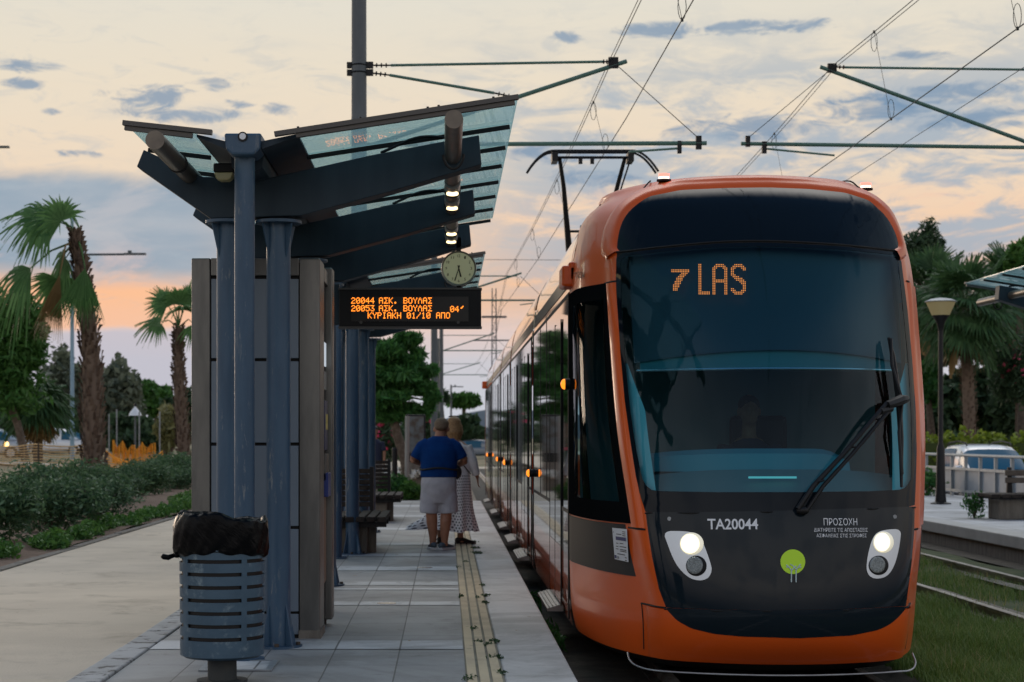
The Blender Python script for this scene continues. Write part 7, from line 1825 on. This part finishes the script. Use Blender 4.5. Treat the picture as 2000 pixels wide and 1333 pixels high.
def droppers(T, cl, ml, ys):
    for y in ys:
        a_, b_ = ipt(ml, y), ipt(cl, y); b = MB(); b.tube([a_, b_], .0035, 5)
        for c, s_ in ((a_, -1), (b_, 1)):
            b.tube([c+Vector((.0+.045*math.sin(t)*(1 if s_ < 0 else -1), 0, s_*(.14-.14*math.cos(t)))) for t in np.linspace(0, 2*math.pi, 13)], .0045, 5); b.box(c.x-.014, c.x+.014, y-.014, y+.014, c.z-.02, c.z+.02)
        b.build('dropper', WIRE, T)
droppers(WL, c_l, m_l, [12.4, 18.9, 27.6, 35.5, 44, 52.5, 66, 75, 84])
WR = thing('overhead_line', (CXR, 30, 6.9), 'overhead wires with looped droppers above the empty right track', 'overhead wire')
c_r = [(6.32, 4, 5.97), (6.30, YB, 5.95), (6.1, 60, 5.95), (6.4, 95, 5.95), (6.2, 128, 5.95)]
m_r = sag((6.1, 2, 6.9), (a2[0], YB, a2[1]+.01), 12, .12)+sag((a2[0], YB, a2[1]+.01), (6.1, 60, 7.0), 12, .35)[1:]+sag((6.1, 60, 7.0), (6.3, 95, 7.0), 8, .3)[1:]
wire(WR, c_r, .0075, 'contact_wire'); wire(WR, m_r, .0065, 'messenger_wire'); wire(WR, [(x+.06, y, z-.012) for x, y, z in m_r], .0055, 'messenger_wire')
wire(WR, [(6.75, 4, 5.75), (6.75, 60, 5.8), (6.5, 95, 5.9)], .0045, 'feeder_wire')
droppers(WR, c_r, m_r, [12.2, 19.4, 24.9, 32.5, 41, 50])
SW = thing('span_wire', (0, 62, 8), 'thin level cross wire over the far end of the tram', 'span wire')
wire(SW, [(-3.5, 62, pz(506, 62)), (6.3, 62, pz(509, 62))], .009, 'steel_wire')

# ------------------------------------------------------------------ far street furniture
def lamp_post(px, Y, ybase, ytop, arms, label, m_):
    p = P(px, ytop, Y); zb2 = 0.0; T = thing('road_lamp', (p.x, Y, zb2), label, 'street lamp')
    b = MB(); b.tube([(p.x, Y, zb2), (p.x, Y, p.z)], [.10, .075], 14); b.build('pole', m_, T, smooth=True)
    for (xe, ye) in arms:
        q = P(xe, ye, Y); dr = 1 if q.x > p.x else -1
        b = MB(); b.tube([(p.x, Y, q.z-.02), (q.x-dr*.95, Y, q.z)], .05, 8); b.build('arm', POLE, T)
        b = MB(); b.box(min(q.x, q.x-dr*.95), max(q.x, q.x-dr*.95), Y-.12, Y+.12, q.z-.03, q.z+.05); b.box(q.x-dr*.72-.08, q.x-dr*.72+.08, Y-.06, Y+.06, q.z+.05, q.z+.16); b.build('lamp_head', POLE, T)
    return T
PBL = mat('pale_blue_pole', (.28, .42, .52, 1), .5, var=(.24, .37, .46, 1), vs=2)
T = lamp_post(141, 78, 888, 412, [(285, 497)], 'tall pale blue road lamp pole beside the left palm', PBL)
p = P(141, 412, 78); b = MB()
for k in range(5): b.box(p.x-.12+.05*(k % 2), p.x+.10, 77.95, 78.05, p.z-.2-k*.7, p.z-.05-k*.7)
b.build_each('pole_bracket', GALV, T)
for (px_, Y, yt, arm, lb) in ((18, 110, 285, (18, 288), ''),): pass
lamp_post(-22, 78, 888, 280, [(18, 288)], 'road lamp at the left edge, only the tip of its lamp head in view', POLE)
lamp_post(176, 120, 888, 575, [(62, 579)], 'slim road lamp behind the left palm with its arm pointing left', POLE)
lamp_post(392, 120, 888, 650, [(330, 655)], 'slim road lamp behind the small palm, next to the kiosk', POLE)
lamp_post(881, 150, 888, 752, [(905, 756)], 'thin distant road lamp over the heads of the couple', POLE)
lamp_post(-70, 96, 888, 520, [(30, 700)], 'road lamp beyond the left edge of the view', POLE) if False else None
# orange safety netting

NETO = mat('tan_orange_net', (.62, .42, .20, 1), .8); NETY = mat('orange_net', (.85, .36, .03, 1), .8)
def net(name, pts, h, m_, label, cell=.09, sag_=.12, rows=9, posts=True):
    T = thing(name, (pts[0][0], pts[0][1], pts[0][2]), label, 'netting')
    b = MB(); L = []
    for p, q in zip(pts, pts[1:]):
        n_ = max(2, int((Vector(q)-Vector(p)).length/.35))
        for k in range(n_):
            t = k/n_; w_ = Vector(p).lerp(Vector(q), t); w_.z -= 0; L.append((w_, 4*t*(1-t)))
    L.append((Vector(pts[-1]), 0))
    for r in range(rows+1):
        f = r/rows; b.tube([w_+Vector((.05*math.sin(i*1.3+r), .05*math.sin(i*.9+r*.7), f*(h-sag_*s_*(1+.6*math.sin(i*.37)))+.012*math.sin(i*2.1+r))) for i, (w_, s_) in enumerate(L)], .017 if 0 < r < rows else .024, 4)
    for i, (w_, s_) in enumerate(L): b.tube([w_, w_+Vector((0, 0, h-sag_*s_*(1+.6*math.sin(i*.37))))], .007, 4)
    b.build('mesh', m_, T)
    if posts:
        b = MB()
        for p in pts: b.tube([(p[0], p[1], p[2]-.1), (p[0], p[1], p[2]+h+.05)], .03, 6)
        b.build_each('stake', RUST, T)
def gp(px, py, Y): q = P(px, py, Y); return (q.x, q.y, q.z)
net('safety_net', [gp(-60, 902, 62), gp(75, 920, 60), gp(160, 922, 61), gp(205, 918, 62)], .92, NETO, 'sagging pale safety net strung in front of the left trees', sag_=.16)
net('safety_net', [gp(205, 922, 63), gp(320, 922, 64)], .75, NETY, 'low orange net behind the left palm trunk', sag_=.3)
b = MB()
T = thing('barrier_netting', gp(222, 900, 72), 'bright orange barrier netting on thin posts between the two left palms', 'netting')
for k in range(9):
    q = gp(222+9.5*k, 905, 72); tz = [.95, .6, .9, .5, .75, .55, .85, .6, .8][k]
    b.tube([q, (q[0]+.05*math.sin(k*2), q[1], q[2]+tz)], .035, 5)
hs_ = [.95, .6, .9, .5, .75, .55, .85, .6, .8, .8]
for r in range(10): b.tube([Vector(gp(220+2.4*k, 905, 72))+Vector((0, .06*math.sin(k*.9), r/9*(hs_[k//4]+(hs_[min(k//4+1, 9)]-hs_[k//4])*(k % 4)/4)+.02*math.sin(k*1.9+r*2))) for k in range(36)], .013, 4)
for k in range(36):
    q = Vector(gp(220+2.4*k, 905, 72)); q.y += .06*math.sin(k*.9); b.tube([q, q+Vector((.02*math.sin(k*3), 0, hs_[k//4]+(hs_[min(k//4+1, 9)]-hs_[k//4])*(k % 4)/4))], .016, 4)
b.build('mesh', NETY, T)
for (px_, ht) in ((228, 2.6), (272, 2.5), (312, 2.5), (213, 2.4)):
    q = gp(px_, 905, 74); o = MB().tube([(q[0], q[1], 0), (q[0], q[1], ht)], .03, 6).build('thin_post', GALV)
    tag(o, 'thin grey post rising behind the orange barrier netting, '+{228: 'at its left end', 272: 'at its right end', 312: 'right of it by the small palm', 213: 'first left of it'}[px_], 'post', 'thin posts by the netting')
# white hooded park lamp
q = P(264, 808, 80); T = thing('park_lamp', (q.x, 80, .3), 'small white shaded park lamp among the trees between the left palms', 'lamp')
b = MB(); b.tube([(q.x, 80, .3), (q.x, 80, q.z)], .045, 8); b.build('post', POLE, T)
b = MB(); b.lathe((q.x, 80, q.z), [(.30, -.1), (.24, .05), (.05, .28), (.05, .32)], 16); b.build('shade', mat('white_shade', (.8, .82, .84, 1), .5), T, smooth=True)
b = MB(); b.lathe((q.x, 80, q.z), [(.05, .32), (.07, .36), (.03, .46)], 10); b.build('finial', BLACK, T)
# far cars on the left
car(P(-28, 860, 84).x, 84, .35, R(96), mat('silver_car_paint', (.35, .42, .5, 1), .3, coat=1), 'silver car at the left edge with a lit amber lamp', tall=1.0)
q = P(14, 868, 82.8); o = MB().ball((q.x, 82.6, q.z), .2, .12, .12, 14, 10).build('car_lamp', emis('amber_car_lamp', (1, .6, .2, 1), 4), smooth=True)
src = [c for c in COL.objects if c.name.startswith('parked_car') and c.parent is None][-1]
o.location = o.location - src.location if False else o.location
mw = o.location.copy(); o.parent = src; o.location = Matrix.Rotation(-src.rotation_euler[2], 3, 'Z') @ (mw-src.location); o.name = 'lit_lamp'
car(P(112, 870, 98).x, 98, .35, R(80), WHITECAR, 'white car parked under the left trees behind the pale net')
car(P(232, 870, 150).x, 150, .1, R(85), mat('pale_blue_car_paint', (.45, .55, .68, 1), .3, coat=1), 'pale blue car half hidden between the two left palms')
car(P(938, 850, 150).x, 150, -.4, R(88), mat('dark_car_paint', (.12, .15, .18, 1), .3, coat=1), 'dark car far beyond the end of the platform')
# poster column at the platform end
q = P(812, 880, 48); T = thing('poster_stand', (q.x, 48, -.03), 'upright glazed poster stand beside the leafy tree at the end of the platform', 'poster stand')
b = MB(); b.box(q.x-.27, q.x+.27, 47.95, 48.1, .75, 2.05); b.build('case', BLACK, T, bevel=.02)
b = MB(); b.box(q.x-.22, q.x+.22, 47.94, 47.95, 1.0, 2.0); b.build('poster', mat('blue_brown_poster', (.12, .15, .16, 1), .5, var=(.06, .045, .03, 1), vs=5), T)
b = MB(); b.box(q.x-.24, q.x+.24, 47.9, 48.15, -.05, .75); b.build('foot', CONC, T)
q = P(803, 880, 47); o = MB().tube([(q.x-.12, 47, -.03), (q.x-.10, 47, 2.0)], .06, 12).build('pale_post', mat('pale_post_paint', (.26, .26, .24, 1), .7)); tag(o, 'pale round post left of the poster stand', 'post')
q = P(771, 900, 44); o = MB().lathe((q.x, 44, -.03), [(.07, 0), (.07, 1.15), (.05, 1.2)], 14).build('dark_bollard', BLACK); tag(o, 'black bollard before the leaning tree trunk at the platform end', 'bollard')
